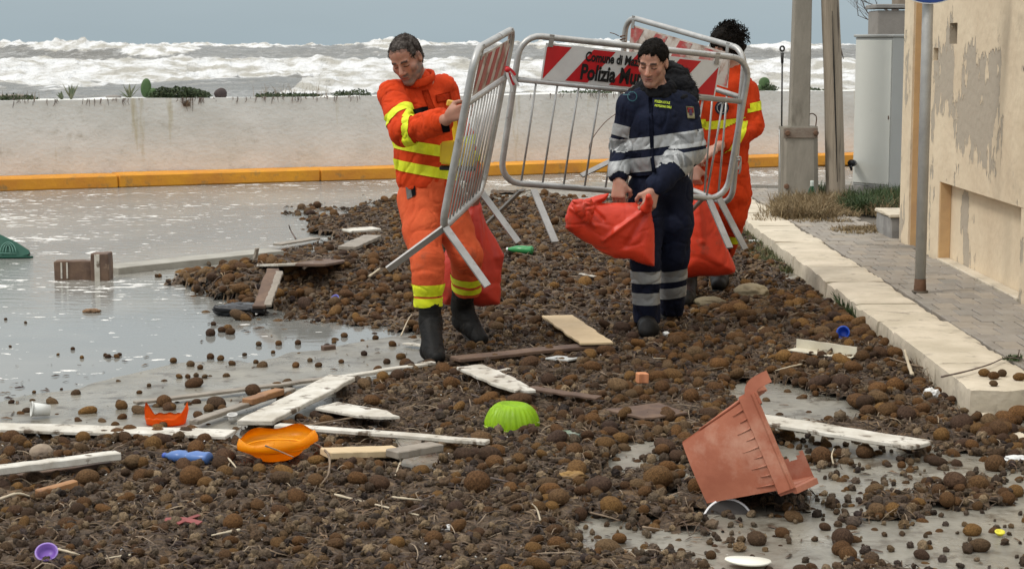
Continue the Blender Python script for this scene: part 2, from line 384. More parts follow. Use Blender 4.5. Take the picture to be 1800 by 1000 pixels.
# rust and algae runs: their own streaky layer
t = plaster_sea.node_tree; N = t.nodes; L = t.links; b = N['Principled BSDF']; src = b.inputs['Base Color'].links[0].from_socket
g = N.new('ShaderNodeNewGeometry')
st = rng_(wnoise(2.0, (1.6, 1.6, 0.22), 6, (2, 0, 0)), 0.62, 0.74); st2 = rng_(math_('ABSOLUTE', math_('SUBTRACT', wnoise(1.4, (1, 1, 2.4), 9, (7, 0, 0)), 0.52), 0), 0.006, 0.0, 0, .35)
m1 = N.new('ShaderNodeMix'); m1.data_type = 'RGBA'; L.new(st, m1.inputs[0]); L.new(src, m1.inputs[6]); m1.inputs[7].default_value = (0.42, 0.36, 0.20, 1)
m2 = N.new('ShaderNodeMix'); m2.data_type = 'RGBA'; L.new(st2, m2.inputs[0]); L.new(m1.outputs[2], m2.inputs[6]); m2.inputs[7].default_value = (0.36, 0.34, 0.29, 1)
L.new(m2.outputs[2], b.inputs['Base Color'])
sw = wempty('sea_wall', tuple(WP(6, .8, 0)), 'long low whitewashed concrete sea wall with stained plaster between road and waves', 'wall')
def wall_strip(name, s0, s1, o0, o1, z0, z1, m, parent, ns=140, nz=8, amp=0.012, seed=2, top_amp=0.02):
    bm = bmesh.new(); S = np.linspace(s0, s1, ns); Z = np.linspace(z0, z1, nz); rows = []
    for s in S:
        r = []
        for q, z in enumerate(Z):
            d = amp * float(fbm(s * 1.1, z * 2.2, 0, 4, seed))
            zz = z + (top_amp * float(fbm(s * 1.7, 3.3, 0, 4, seed)) if q == nz - 1 else 0)
            r.append(bm.verts.new(WP(s, o0 + d, zz)))
        zt = z1 + top_amp * float(fbm(s * 1.9, 8.3, 0, 4, seed)); r.append(bm.verts.new(WP(s, (o0 + o1) / 2, zt))); r.append(bm.verts.new(WP(s, o1, zt))); r.append(bm.verts.new(WP(s, o1, z0)))
        rows.append(r)
    for i in range(len(rows) - 1):
        for q in range(len(rows[0]) - 1): bm.faces.new((rows[i][q], rows[i + 1][q], rows[i + 1][q + 1], rows[i][q + 1]))
    bm.faces.new(rows[0]); bm.faces.new(rows[-1][::-1])
    return link(name, sharpen(bm_mesh(bm, name, True), 30), m, parent)
wall_strip('lower_course', -24, 28, 0.46, 1.0, -1.6, 0.72, plaster_sea, sw, 230, 14, 0.010, 2, 0.0)
wall_strip('upper_course', -24, 28, 0.4605, 0.98, 0.7203, wall_top, plaster_sea, sw, 260, 6, 0.010, 2, 0.022)
# shore rocks and soil behind the wall down to the sea
bm = bmesh.new(); S = np.linspace(-40, 45, 120); O = np.array([0.9, 2, 4, 8, 14, 24, 34]); ZZ = [.70, .78, 0.35, -0.3, -1.2, -2.2, -3.5]; rows = []
for s in S: rows.append([bm.verts.new(WP(s, o, z + 0.12 * float(fbm(s * .5, o * .5, 0, 3, 5)) * (o > 1.5))) for o, z in zip(O, ZZ)])
for i in range(len(rows) - 1):
    for q in range(len(O) - 1): bm.faces.new((rows[i][q], rows[i + 1][q], rows[i + 1][q + 1], rows[i][q + 1]))
tag(link('shore', bm_mesh(bm, 'shore', True), mat('shore_rock', (0.17, 0.14, 0.11), 0.9, (0.08, 0.07, 0.06), 2, bump=.6, bscale=5, coord='World')), kind='structure')
yk = wempty('yellow_kerb', tuple(WP(6, .2, 0)), 'long yellow painted kerb running along the foot of the sea wall', 'kerb')
ym = mat('yellow_paint', (0.70, 0.31, 0.022), 0.6, (0.56, 0.22, 0.03), 2.0, bump=0.5, bscale=22, col3=(0.27, 0.17, 0.07), n3=5, t3=(0.56, 0.72), coord='World')
s = -22.0; kk = 0
while s < 26:
    l = 2.6
    if s < 9.7 < s + l: s += 0; 
    bm = bmesh.new(); rot = Matrix.Rotation(math.atan2(WD[1], WD[0]), 3, 'Z')
    c = WP(s + l / 2, 0.225, 0.065 + 0.003 * math.sin(kk * 2.3)); add_box(bm, c, (l - 0.008, 0.46, 0.165), rot, 0.018, 0.003, (4, 1, 1))
    link('kerb_stone', bm_mesh(bm, 'kerb_stone'), ym, yk); s += l; kk += 1
# a drain mouth in the kerb
dm = mat('dark_hole', (0.02, 0.018, 0.015), 0.9)
link('drain_mouth', bm_mesh((lambda b_: (add_box(b_, WP(9.93, -0.004, 0.055), (0.40, 0.02, 0.09), Matrix.Rotation(math.atan2(WD[1], WD[0]), 3, 'Z'), 0.03), b_)[1])(bmesh.new()), 'drain_mouth'), dm, yk)
# the paler dry apron of the road by the far corner
# ---------------------------------------------------------------- limestone kerb on the right
KX0, KX1 = 2.135, 2.545; KT = 0.128
lk = wempty('limestone_kerb', (2.34, 12, 0), 'worn cream limestone kerb of big slabs edging the paved footway', 'kerb')
lime = mat('limestone', (0.60, 0.525, 0.41), 0.8, (0.46, 0.40, 0.30), 3.2, bump=0.8, bscale=16, col3=(0.27, 0.23, 0.18), n3=7, t3=(0.57, 0.72), coord='World', bdist=0.01)
joints = [8.62, 9.36, 10.42, 10.86, 11.6, 12.7, 13.5, 14.2, 15.25, 15.9, 16.7, 17.2, 17.9, 18.8, 19.7, 20.7, 21.8]
def rough_block(x0, x1, y0, y1, z0, z1, gap=0.012, seed=0, amp=0.010, nx=10, ny=18, nz=5):
    """limestone slab with rounded, chipped arrises"""
    bm = bmesh.new(); add_box(bm, ((x0 + x1) / 2, (y0 + y1) / 2, (z0 + z1) / 2), (x1 - x0 - gap, y1 - y0 - gap, z1 - z0), cuts=(nx, ny, nz))
    bmesh.ops.remove_doubles(bm, verts=bm.verts, dist=1e-5)
    for v in bm.verts:
        x, y, z = v.co
        ex = min(x - x0, x1 - x); ey = min(y - y0, y1 - y); ez = z1 - z
        n = float(fbm(x * 7, y * 7, z * 7, 3, seed)); n2 = float(fbm(x * 3 + 9, y * 3, z * 3, 3, seed + 5))
        top = ez < 0.01
        if ex < 0.012 and top: v.co.z -= 0.003 + 0.030 * max(0, n + .05); v.co.x += (0.003 + 0.03 * max(0, n2 - .05)) * (1 if x - x0 < x1 - x else -1)
        elif ex < 0.012: v.co.x += amp * (n + n2)
        elif top: v.co.z += amp * 0.55 * n2 + (-0.002 - 0.02 * max(0, n) if ey < 0.012 else 0)
    return sharpen(bm_mesh(bm, 'kerb_slab', True), 30)
for i in range(len(joints) - 1):
    o = link('kerb_slab', rough_block(KX0 + random.uniform(-.008, .008), KX1 + random.uniform(-.01, .01), joints[i], joints[i + 1], -0.05, KT + random.uniform(-.006, .008), seed=i * 3 + 1), lime, lk)
# footway: paver bed, pavers one by one
fb = box_obj('pavement', (4.2, 15.35, 0.018), (3.3, 13.4, 0.15), mat('bed_mortar', (0.15, 0.125, 0.095), 0.95, (0.09, 0.08, 0.065), 6, bump=.5, bscale=30, coord='World')); tag(fb, kind='structure')
pav = [(0.33, 0.295, 0.25), (0.29, 0.26, 0.225), (0.36, 0.31, 0.25), (0.27, 0.25, 0.22)]
pavm = mat('paver', (0.95, 0.95, 0.95), 0.75, (0.75, 0.74, 0.72), 5, rand=pav, bump=0.5, bscale=50, col3=(0.13, 0.115, 0.09), n3=2.1, t3=(0.56, 0.76), coord='World', bdist=0.006)
pvs = []
for q in range(6):
    bm = bmesh.new(); add_box(bm, (0, 0, 0), (0.119, 0.243, 0.05), bevel=0.006, jit=0.0018); pvs.append(bm_mesh(bm, 'paver'))
rest = bmesh.new(); cnt = 0; y = 8.70; row = 0; sites = []
pf = bpy.data.objects['pavement']
while y < 21.2:
    x = KX1 + 0.07 + (0.062 if row % 2 else 0)
    if row % 2: sites.append((KX1 + 0.035, y, 0.055))
    while x < 3.22 + (1.0 if y < 9 else 0): sites.append((x, y, 0.119)); x += 0.125
    y += 0.25; row += 1
near_s = sorted(sites, key=lambda s_: s_[1])
for n_, (x, y, w_) in enumerate(near_s):
    z = 0.102 + 0.004 * float(fbm(x * 2, y * 2, 0, 3, 61)) + random.uniform(-.0025, .0025)
    rz = random.uniform(-.012, .012)
    if n_ < 298 and w_ > .1:
        o = bpy.data.objects.new('paver', pvs[n_ % 6]); COL.objects.link(o); o.location = (x, y, z); o.rotation_euler = (random.uniform(-.01, .01), random.uniform(-.01, .01), rz)
        o.parent = pf; o.matrix_parent_inverse = Matrix.Translation(-pf.location)
        if not o.data.materials: o.data.materials.append(pavm)
    else: add_box(rest, (x, y, z), (w_, 0.243, 0.05), Matrix.Rotation(rz, 3, 'Z'), 0.006)
o = link('paver_remainder', bm_mesh(rest, 'paver_remainder'), pavm); o['kind'] = 'stuff'; o.parent = pf; o.matrix_parent_inverse = Matrix.Translation(-pf.location)
# flush white edging continuing from the kerb across the ramp
ed = wempty('edging_strip', (2.3, 8.2, 0), 'thin chalky white edging strip running on flush from the limestone kerb corner', 'edging')
bm = bmesh.new(); add_box(bm, (2.245, 7.9, 0.012), (0.05, 1.36, 0.03), Matrix.Rotation(R(4), 3, 'Z'), 0.006, 0.004, (1, 12, 1)); link('strip', bm_mesh(bm, 'strip'), lime, ed)
# ---------------------------------------------------------------- house wall on the right
HX = 3.2
hm = mat('cream_plaster', (0.72, 0.60, 0.43), 0.9, (0.62, 0.50, 0.35), 1.6, bump=0.7, bscale=14, coord='World', bdist=0.012, col3=(0.43, 0.35, 0.25), n3=1.3, t3=(0.60, 0.8))
t = hm.node_tree; N = t.nodes; L = t.links; b = N['Principled BSDF']; src = b.inputs['Base Color'].links[0].from_socket
g = N.new('ShaderNodeNewGeometry'); sy = N.new('ShaderNodeSeparateXYZ'); L.new(g.outputs['Position'], sy.inputs[0])
flake = wnoise(2.2, (1, 1.0, 0.62), 9, (0, 3.1, 1.3)); fine = wnoise(16, (1, 1, 0.30), 6)
zone = math_('MULTIPLY', rng_(sy.outputs['Z'], 0.75, 1.15), rng_(sy.outputs['Z'], 1.62, 1.85, 1, 0))
yz = math_('MULTIPLY', rng_(sy.outputs['Y'], 12.1, 12.6), rng_(sy.outputs['Y'], 14.2, 14.6, 1, 0))
fl = math_('ADD', math_('ADD', flake, math_('MULTIPLY', math_('SUBTRACT', fine, 0.5), 0.35)), math_('MULTIPLY', math_('MULTIPLY', zone, yz), 0.13))
mk = rng_(fl, 0.605, 0.622)
m1 = N.new('ShaderNodeMix'); m1.data_type = 'RGBA'; L.new(mk, m1.inputs[0]); L.new(src, m1.inputs[6]); m1.inputs[7].default_value = (0.42, 0.36, 0.28, 1)
L.new(m1.outputs[2], b.inputs['Base Color'])
bp2 = N.new('ShaderNodeBump'); bp2.inputs['Distance'].default_value = 0.006; bp2.invert = True; L.new(mk, bp2.inputs['Height']); L.new(b.inputs['Normal'].links[0].from_socket, bp2.inputs['Normal']); L.new(bp2.outputs[0], b.inputs['Normal'])
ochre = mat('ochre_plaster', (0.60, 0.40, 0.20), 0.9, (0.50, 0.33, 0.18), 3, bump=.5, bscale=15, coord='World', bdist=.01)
hw = wempty('house_wall', (HX, 13, 0.1), 'cream plastered house wall with flaking grey patches and a sunken panel', 'wall')
def hbox(name, y0, y1, z0, z1, x0=HX, x1=HX + .45, m=None, cuts=None, jit=0.0, bev=0.0):
    return link(name, bm_mesh((lambda q: (add_box(q, ((x0 + x1) / 2, (y0 + y1) / 2, (z0 + z1) / 2), (x1 - x0, y1 - y0, z1 - z0), None, bev, jit, cuts), q)[1])(bmesh.new()), name), m or hm, hw)
# pier with two small holes is built from blocks round the holes
H1 = (12.0, 1.0); 
NZ = 0.71
hbox('wall_face', 7.2, 14.03, NZ, 1.73); 
# the holed band 1.50..1.80: hole A near y 13.72, hole B near y 14.18
hbox('wall_face', 7.2, 13.61, 1.73, 1.88); hbox('wall_face', 13.85, 14.03, 1.73, 1.88)
hbox('hole_back', 13.61, 13.85, 1.73, 1.88, HX + .10, HX + .45, mat('hole_grey', (.30, .27, .20), .9, (.12, .12, .08), 12, bump=.6, bscale=30))
hbox('wall_face', 7.2, 14.03, 1.88, 3.4)
hbox('pilaster', 14.03, 14.42, 0.06, 1.607, HX, HX + .45); hbox('pilaster', 14.03, 14.42, 1.70, 3.4, HX, HX + .45)
hbox('pilaster', 14.03, 14.20, 1.607, 1.70, HX, HX + .45); hbox('pilaster', 14.36, 14.42, 1.607, 1.70, HX, HX + .45); hbox('hole_back', 14.20, 14.36, 1.607, 1.70, HX + .15, HX + .45, dm)
hbox('wall_panel', 7.2, 14.03, 0.0, NZ - .002, HX + .085, HX + .40, cuts=(1, 30, 5))
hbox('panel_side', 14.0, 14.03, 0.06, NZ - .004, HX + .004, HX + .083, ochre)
hbox('panel_side', 11.58, 11.76, 0.06, NZ - .004, HX, HX + .083)
hbox('panel_side', 7.2, 9.7, 0.06, NZ - .004, HX, HX + .083)
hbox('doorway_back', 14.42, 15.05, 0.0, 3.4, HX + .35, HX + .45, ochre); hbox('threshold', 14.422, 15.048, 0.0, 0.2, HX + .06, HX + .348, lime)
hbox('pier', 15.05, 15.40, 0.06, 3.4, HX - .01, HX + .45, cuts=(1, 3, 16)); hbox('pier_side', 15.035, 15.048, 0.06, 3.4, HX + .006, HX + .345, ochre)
hbox('plinth', 9.7, 11.57, 0.06, 0.145, HX - .01, HX + .083, lime, None, 0, .006); hbox('plinth', 11.77, 13.995, 0.06, 0.14, HX - .012, HX + .083, lime, None, 0, .006)
hbox('flat_roof', 7.1, 15.6, 3.402, 3.6, HX - .12, HX + 3, lime); hbox('inner_wall', 15.402, 15.5, 0, 3.4, HX + .455, HX + 3); hbox('inner_wall', 7.2, 7.3, 0, 3.4, HX + .455, HX + 3)
st_ = wempty('concrete_step', (3.0, 16.9, 0.1), 'low grey concrete step with white top beside the far end of house wall', 'step')
bm = bmesh.new(); add_box(bm, (3.40, 15.86, 0.19), (0.50, .62, 0.22), None, 0.012, 0.004, (2, 4, 2)); link('step_block', bm_mesh(bm, 'step_block'), mat('grey_cement', (.30, .29, .27), .9, (.2, .19, .18), 4, bump=.4, bscale=30), st_)
bm = bmesh.new(); add_box(bm, (3.40, 15.86, 0.315), (0.53, .65, 0.028), None, 0.008, 0.004, (2, 5, 1)); link('step_top', bm_mesh(bm, 'step_top'), lime, st_)
# black lamp head at the wall edge of the picture
lp = wempty('wall_lamp', tuple(P(1808, 122, 12.0)), 'round black lamp head fixed to the cream house wall', 'lamp')
c = P(1809, 121, 11.37); bm = bmesh.new(); bmesh.ops.create_uvsphere(bm, u_segments=20, v_segments=12, radius=0.052, matrix=Matrix.Translation((HX - .07, 11.37, c.z))); link('lamp_head', bm_mesh(bm, 'lamp_head', True), mat('black_plastic', (.012, .012, .014), .4), lp)
tube_obj('bracket', [(HX - .05, 11.37, c.z), (HX + .01, 11.37, c.z)], .018, MATS['black_plastic'], lp)
# ================================================================== STREET FURNITURE ON THE RIGHT
galv = mat('galvanised', (0.50, 0.50, 0.48), 0.45, (0.36, 0.35, 0.33), 9, metal=0.55, bump=.25, bscale=40, col3=(0.22, 0.16, 0.11), n3=12, t3=(.66, .76), bdist=.003)
pole_m = mat('sign_pole_grey', (0.42, 0.42, 0.40), 0.6, (0.32, 0.32, 0.31), 5, metal=.3, bump=.2, bscale=40, col3=(.16, .11, .08), n3=14, t3=(.64, .74))
rust = mat('rust', (.16, .085, .05), .85, (.10, .06, .04), 12, bump=.5, bscale=60)
b0 = G(1617, 514, 0.128)
sp_ = wempty('sign_post', tuple(b0), 'grey steel sign post standing on the footway before the cream wall', 'sign')
tube_obj('pole', [b0 + Vector((0, 0, -.02)), b0 + Vector((0.0, 0, 1.2)), b0 + Vector((0.0, 0, 2.62))], .035, pole_m, sp_, 20)
bm = bmesh.new(); add_lathe(bm, [(.034, 0), (.037, 0.0), (.041, .01), (.037, .08), (.036, .09)], 20, Matrix.Translation(b0)); link('rusty_foot', bm_mesh(bm, 'rusty_foot', True), rust, sp_)
bm = bmesh.new(); add_lathe(bm, [(.0, 0), (.05, 0.0), (.055, .012), (.0, .014)], 14, Matrix.Translation(b0)); link('foot_mortar', bm_mesh(bm, 'foot_mortar', True), MATS['bed_mortar'], sp_)
zc = P(1619, 8, b0.y).z + .30; Mz = Matrix.Translation((b0.x, b0.y - .055, zc)) @ Matrix.Rotation(R(90), 4, 'X')
bm = bmesh.new(); add_lathe(bm, [(0, -.002), (.30, -.002), (.30, .002), (0, .002)], 48, Mz); link('sign_plate', bm_mesh(bm, 'sign_plate', False), mat('sign_white', (.75, .77, .8), .4), sp_)
bm = bmesh.new(); add_lathe(bm, [(.262, .0032), (.293, .0032), (.293, .0044), (.262, .0044)], 48, Mz); link('blue_rim', bm_mesh(bm, 'blue_rim', False), mat('sign_blue', (.02, .06, .25), .4), sp_)
for dz in (-.12, .12): bm = bmesh.new(); add_box(bm, (b0.x, b0.y - .02, zc + dz), (.14, .05, .03), None, .004); link('clamp', bm_mesh(bm, 'clamp'), galv, sp_)
# electricity cabinet
cabm = mat('cabinet_shaded_grey', (0.40, 0.41, 0.395), .6, (.37, .375, .36), 2.0, bump=.15, bscale=80, col3=(.28, .27, .24), n3=5, t3=(.68, .8), bdist=.002)  # body grey darkened so the right face looks shaded
c0 = G(1498, 338, .13); c1 = G(1564, 338, .13); zt = P(1530, 66, c0.y).z; w_ = c1.x - c0.x
cb = wempty('utility_cabinet', (c0.x + w_ / 2, c0.y + .2, .13), 'tall pale grey utility cabinet with a flat lid beside the wooden pole', 'cabinet')
rot = Matrix.Rotation(R(-5), 3, 'Z')
cA = P(1498, 338, 20.62); cB = P(1563, 345, 20.18); cA.z = cB.z = 0; dAB = (cB - cA); wAB = dAB.length; dAB.normalize(); nAB = Vector((-dAB.y, dAB.x, 0)); rotc = Matrix(((dAB.x, nAB.x, 0), (dAB.y, nAB.y, 0), (0, 0, 1)))
def cbox(name, u0, u1, o0, o1, z0, z1, m, bev=.006):
    bm = bmesh.new(); c_ = cA + dAB * ((u0 + u1) / 2) + nAB * ((o0 + o1) / 2) + Vector((0, 0, (z0 + z1) / 2)); add_box(bm, c_, (u1 - u0, o1 - o0, z1 - z0), rotc, bev); link(name, bm_mesh(bm, name), m, cb)
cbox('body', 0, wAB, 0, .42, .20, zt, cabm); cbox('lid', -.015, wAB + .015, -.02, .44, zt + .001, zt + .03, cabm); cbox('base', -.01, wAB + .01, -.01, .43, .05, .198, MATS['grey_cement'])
cbox('door', .012, wAB - .012, -.010, -.001, .23, zt - .03, mat('cabinet_door_lit', (.66, .67, .62), .55, (.63, .64, .59), 2, bump=.12, bscale=90, col3=(.40, .39, .35), n3=6, t3=(.68, .8)), .003); cbox('lock', wAB - .035, wAB - .02, -.016, -.0105, .93, .97, rust, .002)  # paler door colour makes the front look lit beside the shaded body
# second, taller box behind
q0 = P(1542, 65, 22.3); q1 = P(1600, 10, 22.3)
cb2 = wempty('gate_pillar', (q0.x + .3, 22.5, .1), 'grey brown rendered pillar with a thin cap behind the utility cabinet', 'pillar')
bm = bmesh.new(); add_box(bm, (q0.x + .3, 22.6, (q1.z + .0) / 2 - .03), (.6, .6, q1.z - .06), None, .01, .003, (1, 1, 6)); link('shaft', bm_mesh(bm, 'shaft'), mat('brown_render', (.27, .25, .225), .9, (.22, .20, .18), 4, bump=.3, bscale=30), cb2)
bm = bmesh.new(); add_box(bm, (q0.x + .3, 22.6, q1.z - .01), (.66, .66, .05), None, .008); link('cap', bm_mesh(bm, 'cap'), MATS['grey_cement'], cb2)
bm = bmesh.new(); add_box(bm, (q0.x + .45, 22.65, q1.z + .22), (.36, .4, .42), None, .01); link('upper_block', bm_mesh(bm, 'upper_block'), mat('upper_brown', (.20, .16, .12), .9, (.28, .23, .18), 8), cb2)
# bare tree behind it
tr = wempty('bare_tree', (4.9, 24.3, 0), 'small bare winter tree whose thin twigs show beside the far pillar', 'tree')
bark = mat('bark', (.16, .12, .10), .9, (.09, .07, .06), 10)
tube_obj('trunk', [(4.95, 24.3, 0.0), (4.93, 24.32, 1.0), (4.9, 24.3, 2.0), (4.95, 24.3, 3.0), (5.05, 24.3, 3.6)], [.07, .06, .05, .035, .02], bark, tr)
bm = bmesh.new(); rs = random.Random(4)
def twig(bm, p, d, l, r, dep):
    pts = [p]; q = p.copy(); dd = d.copy()
    for i in range(4):
        dd = (dd + Vector((rs.uniform(-.25, .25), rs.uniform(-.25, .25), rs.uniform(-.12, .22)))).normalized(); q = q + dd * l / 4; pts.append(q.copy())
    add_tube(bm, pts, [r, r * .8, r * .65, r * .5, r * .3], 5)
    if dep:
        for i in (2, 3, 4):
            twig(bm, pts[i], (dd + Vector((rs.uniform(-.7, .7), rs.uniform(-.7, .7), rs.uniform(-.3, .6)))).normalized(), l * .6, r * .5, dep - 1)
for z, dx in ((1.9, -1), (2.1, -.9), (2.3, -1), (2.6, -1), (1.75, -.7), (2.2, .8), (2.6, .8), (2.8, .2)): twig(bm, Vector((4.93, 24.3, z)), Vector((dx, rs.uniform(-.3, .3), .45)).normalized(), .55, .011, 3)
link('twigs', bm_mesh(bm, 'twigs', True), bark, tr)
# concrete pole in its riveted sleeve
cpm = mat('pole_concrete', (.29, .26, .215), .9, (.21, .19, .155), 5, bump=.5, bscale=40, col3=(.13, .115, .09), n3=4, t3=(.6, .75), stretch=(1, 1, .35))
cp = wempty('concrete_pole', tuple(G(1403, 352, .1)), 'square tapered concrete pole standing in a wider riveted sleeve', 'pole')
Yc = G(1403, 352, .1).y + .15
def sq_prism(bm, pa, pb, wa, wb, ta, tb, sq=0.25):
    """four sided shaft with chamfers from pa to pb"""
    rg = []
    for p, w, t_ in ((pa, wa, ta), (pb, wb, tb)):
        c = min(w, t_) * sq; rg.append([bm.verts.new(p + Vector(v)) for v in ((-w / 2 + c, -t_ / 2, 0), (w / 2 - c, -t_ / 2, 0), (w / 2, -t_ / 2 + c, 0), (w / 2, t_ / 2 - c, 0), (w / 2 - c, t_ / 2, 0), (-w / 2 + c, t_ / 2, 0), (-w / 2, t_ / 2 - c, 0), (-w / 2, -t_ / 2 + c, 0))])
    for i in range(8): bm.faces.new((rg[0][i], rg[0][(i + 1) % 8], rg[1][(i + 1) % 8], rg[1][i]))
    bm.faces.new(rg[0][::-1]); bm.faces.new(rg[1])
bm = bmesh.new(); a = P(1404, 225, Yc); t_ = P(1417, -260, Yc); sq_prism(bm, a, t_, .205, .16, .2, .15, .06); link('shaft', bm_mesh(bm, 'shaft'), cpm, cp)
bm = bmesh.new(); a = P(1403, 356, Yc); t_ = P(1403, 222, Yc); sq_prism(bm, Vector((a.x, a.y, 0.05)), t_, .40, .385, .30, .28, .18); link('sleeve', bm_mesh(bm, 'sleeve'), cpm, cp)
zb = P(1403, 233, Yc).z; bm = bmesh.new(); add_box(bm, (a.x - .01, Yc - .147, zb), (.36, .014, .105), None, .003); link('clamp_band', bm_mesh(bm, 'clamp_band'), mat('rusty_band', (.17, .12, .09), .8, (.24, .2, .16), 8, bump=.4, bscale=50), cp)
for dx, z in ((-.15, zb), (.15, zb), (-.15, P(0, 326, Yc).z)):
    bm = bmesh.new(); add_lathe(bm, [(0, .03), (.022, .03), (.03, .012), (.03, 0)], 8, Matrix.Translation((a.x + dx, Yc - .15, z)) @ Matrix.Rotation(R(90), 4, 'X')); link('bolt', bm_mesh(bm, 'bolt'), rust, cp)
tube_obj('wire_loop', catmull([P(1421, 222, Yc), P(1422, 204, Yc), P(1428, 200, Yc), P(1435, 206, Yc), P(1434, 222, Yc)], 4), .006, rust, cp, 6)
tube_obj('earth_wire', [P(1371, 350, Yc - .12), P(1371, 300, Yc - .13), P(1370, 228, Yc - .13)], .005, galv, cp, 6)
# old wooden pole
wpm = mat('weathered_pole', (.40, .335, .26), .9, (.24, .20, .15), 4, bump=.9, bscale=30, stretch=(3, 3, .18), col3=(.09, .07, .055), n3=3, t3=(.58, .64), bdist=.012)
Yw = G(1467, 350, .1).y; wp = wempty('wooden_pole', (P(1467, 350, Yw).x, Yw, .1), 'weathered cracked wooden pole leaning slightly beside the concrete pole', 'pole')
pts = [P(1469, 356, Yw), P(1467, 250, Yw), P(1464, 130, Yw), P(1459, 0, Yw), P(1455, -220, Yw)]
bm = bmesh.new(); add_tube(bm, catmull(pts, 8), [.105 - .015 * i / 32 for i in range(33)], 14)
for v in bm.verts:
    s = .006 * float(fbm(v.co.x * 22, v.co.y * 22, v.co.z * 1.2, 3, 3)); v.co += Vector((s, s, 0))
link('shaft', bm_mesh(bm, 'shaft', True), wpm, wp)
tube_obj('split', [P(1463, 20, Yw - .097), P(1466, 120, Yw - .106), P(1469, 220, Yw - .109), P(1472, 320, Yw - .112)], [.002, .008, .007, .003], dm, wp, 6)
tube_obj('loose_splinter', [P(1476, 60, Yw), P(1477, 85, Yw), P(1483, 104, Yw - .02)], [.004, .012, .003], bark, wp, 5)
# iron rod with an eye
Yr = Yc - .02; ir = wempty('iron_rod', tuple(P(1374, 225, Yr)), 'thin dark iron rod with an eye on top against the sea', 'rod')
tube_obj('rod', [P(1374, 224, Yr), P(1375, 110, Yr)], .009, mat('dark_iron', (.03, .027, .025), .6), ir, 8)
c = P(1375, 86, Yr); tube_obj('eye', [c + Vector((.022 * math.sin(q), 0, .025 * math.cos(q))) for q in np.linspace(0, 2 * math.pi, 17)], .010, MATS['dark_iron'], ir, 8)
tube_obj('coupling', [P(1375, 112, Yr), P(1375, 93, Yr)], [.014, .018], MATS['dark_iron'], ir, 8)
tube_obj('stay', [P(1374, 224, Yr), Vector((P(1374, 224, Yr).x, Yr, .1))], .009, MATS['dark_iron'], ir, 8)
# pipe mouth on cabinet side
pm_ = wempty('black_pipe', tuple(P(1496, 287, 20.0)), 'short black pipe mouth sticking out beside the foot of the utility cabinet', 'pipe')
tube_obj('pipe_body', [P(1496, 287, 20.0), P(1500, 287, 20.55)], .038, MATS['black_plastic'], pm_, 14); tube_obj('pipe_nozzle', [P(1495, 291, 20.0), P(1497, 300, 20.0)], [.02, .01], MATS['black_plastic'], pm_, 8)
# ================================================================== SEAWEED LITTER AND BALLS
MAIN = [(-900, 740), (0, 757), (250, 772), (410, 775), (480, 752), (540, 715), (600, 684), (690, 660), (745, 642), (775, 610), (745, 590), (690, 582), (600, 566), (520, 556), (440, 551), (400, 545), (372, 505), (300, 492), (200, 489),
        (240, 480), (330, 470), (440, 460), (500, 438), (560, 432), (600, 425), (560, 418), (540, 400), (560, 385), (500, 380), (505, 372), (600, 368), (690, 356), (790, 348), (900, 341), (1100, 341), (1320, 343), (1345, 400), (1380, 455), (1455, 516), (1550, 598), (1640, 652),
        (1700, 706), (1760, 737), (1900, 745), (2400, 760), (2400, 790), (1800, 782), (1640, 792), (1470, 780), (1350, 760), (1200, 740), (1190, 790), (1200, 850), (1240, 915), (1300, 950), (1200, 960), (1060, 930), (1020, 950), (1120, 990), (1250, 1040), (1300, 1400), (-900, 1400)]
SPARSE = [(0, 690), (300, 660), (600, 575), (760, 590), (760, 640), (500, 760), (0, 760)]
def dens(x, y):
    u, v = proj(x, y, 0.0); s = -poly_sd(u, v * 1.6, [(a, b * 1.6) for a, b in MAIN])
    n = fbm(x * 2.2, y * 1.6, 0, 4, 71); n2 = fbm(x * 7, y * 5, 0, 4, 75)
    d = sstep(-16, 24, s + 56 * n + 52 * n2)
    # thin patches where the road shows through the mass
    d = d * (1 - .95 * sstep(.24, .34, fbm(x * 1.5 + 5, y * .9, 0, 4, 77)) * sstep(560, 620, v) * np.where((u < 700) & (v > 760), .0, 1))
    # scattered clusters on the bare right hand foreground
    rr = (u > 1000) & (v > 735) & (s < 30)
    cl = sstep(-.02, .20, fbm(x * 2.4, y * 2.0, 0, 4, 81) + .05) * .95 + .08
    d = np.where(rr, np.maximum(d, cl * sstep(2300, 1800, u)), d)
    sp_d = -poly_sd(u, v * 1.6, [(a, b * 1.6) for a, b in SPARSE]); d = np.where((s < 0) & (sp_d > 0), np.maximum(d, .05 + .10 * sstep(660, 745, v)), d)
    kx = (x > KX0 - .02) & (y > 8.5); return np.where(kx, 0, d)
MOUND = [(600, 505, .10, 1.0, 1.0), (500, 500, .07, .6, .9), (700, 480, .08, 1.1, 1.3), (430, 500, .03, .35, .6), (900, 560, .025, 1.0, .9), (620, 400, .09, .8, .9), (850, 850, .03, .9, .5), (1500, 640, .03, .5, .8), (1350, 590, .03, .5, 1.0), (1100, 660, .03, .6, .5), (780, 700, .02, .5, .5)]
MW = [(G(a, b), h_, wx_, wy_) for a, b, h_, wx_, wy_ in MOUND]
def mound(x, y):
    z = 0
    for c, h_, wx_, wy_ in MW: z = z + h_ * np.exp(-((x - c.x) / wx_) ** 2 - ((y - c.y) / wy_) ** 2)
    return z
def litter_z(x, y, d=None):
    d = dens(x, y) if d is None else d
    return ground_z(x, y) + sstep(.55, 1.0, d) ** 1.6 * (.006 + mound(x, y) + .018 * (fbm(x * 3, y * 3, 0, 3, 91) + .4) + .016 * fbm(x * 14, y * 11, 0, 4, 93)) - .012 * (1 - sstep(.55, .75, d))
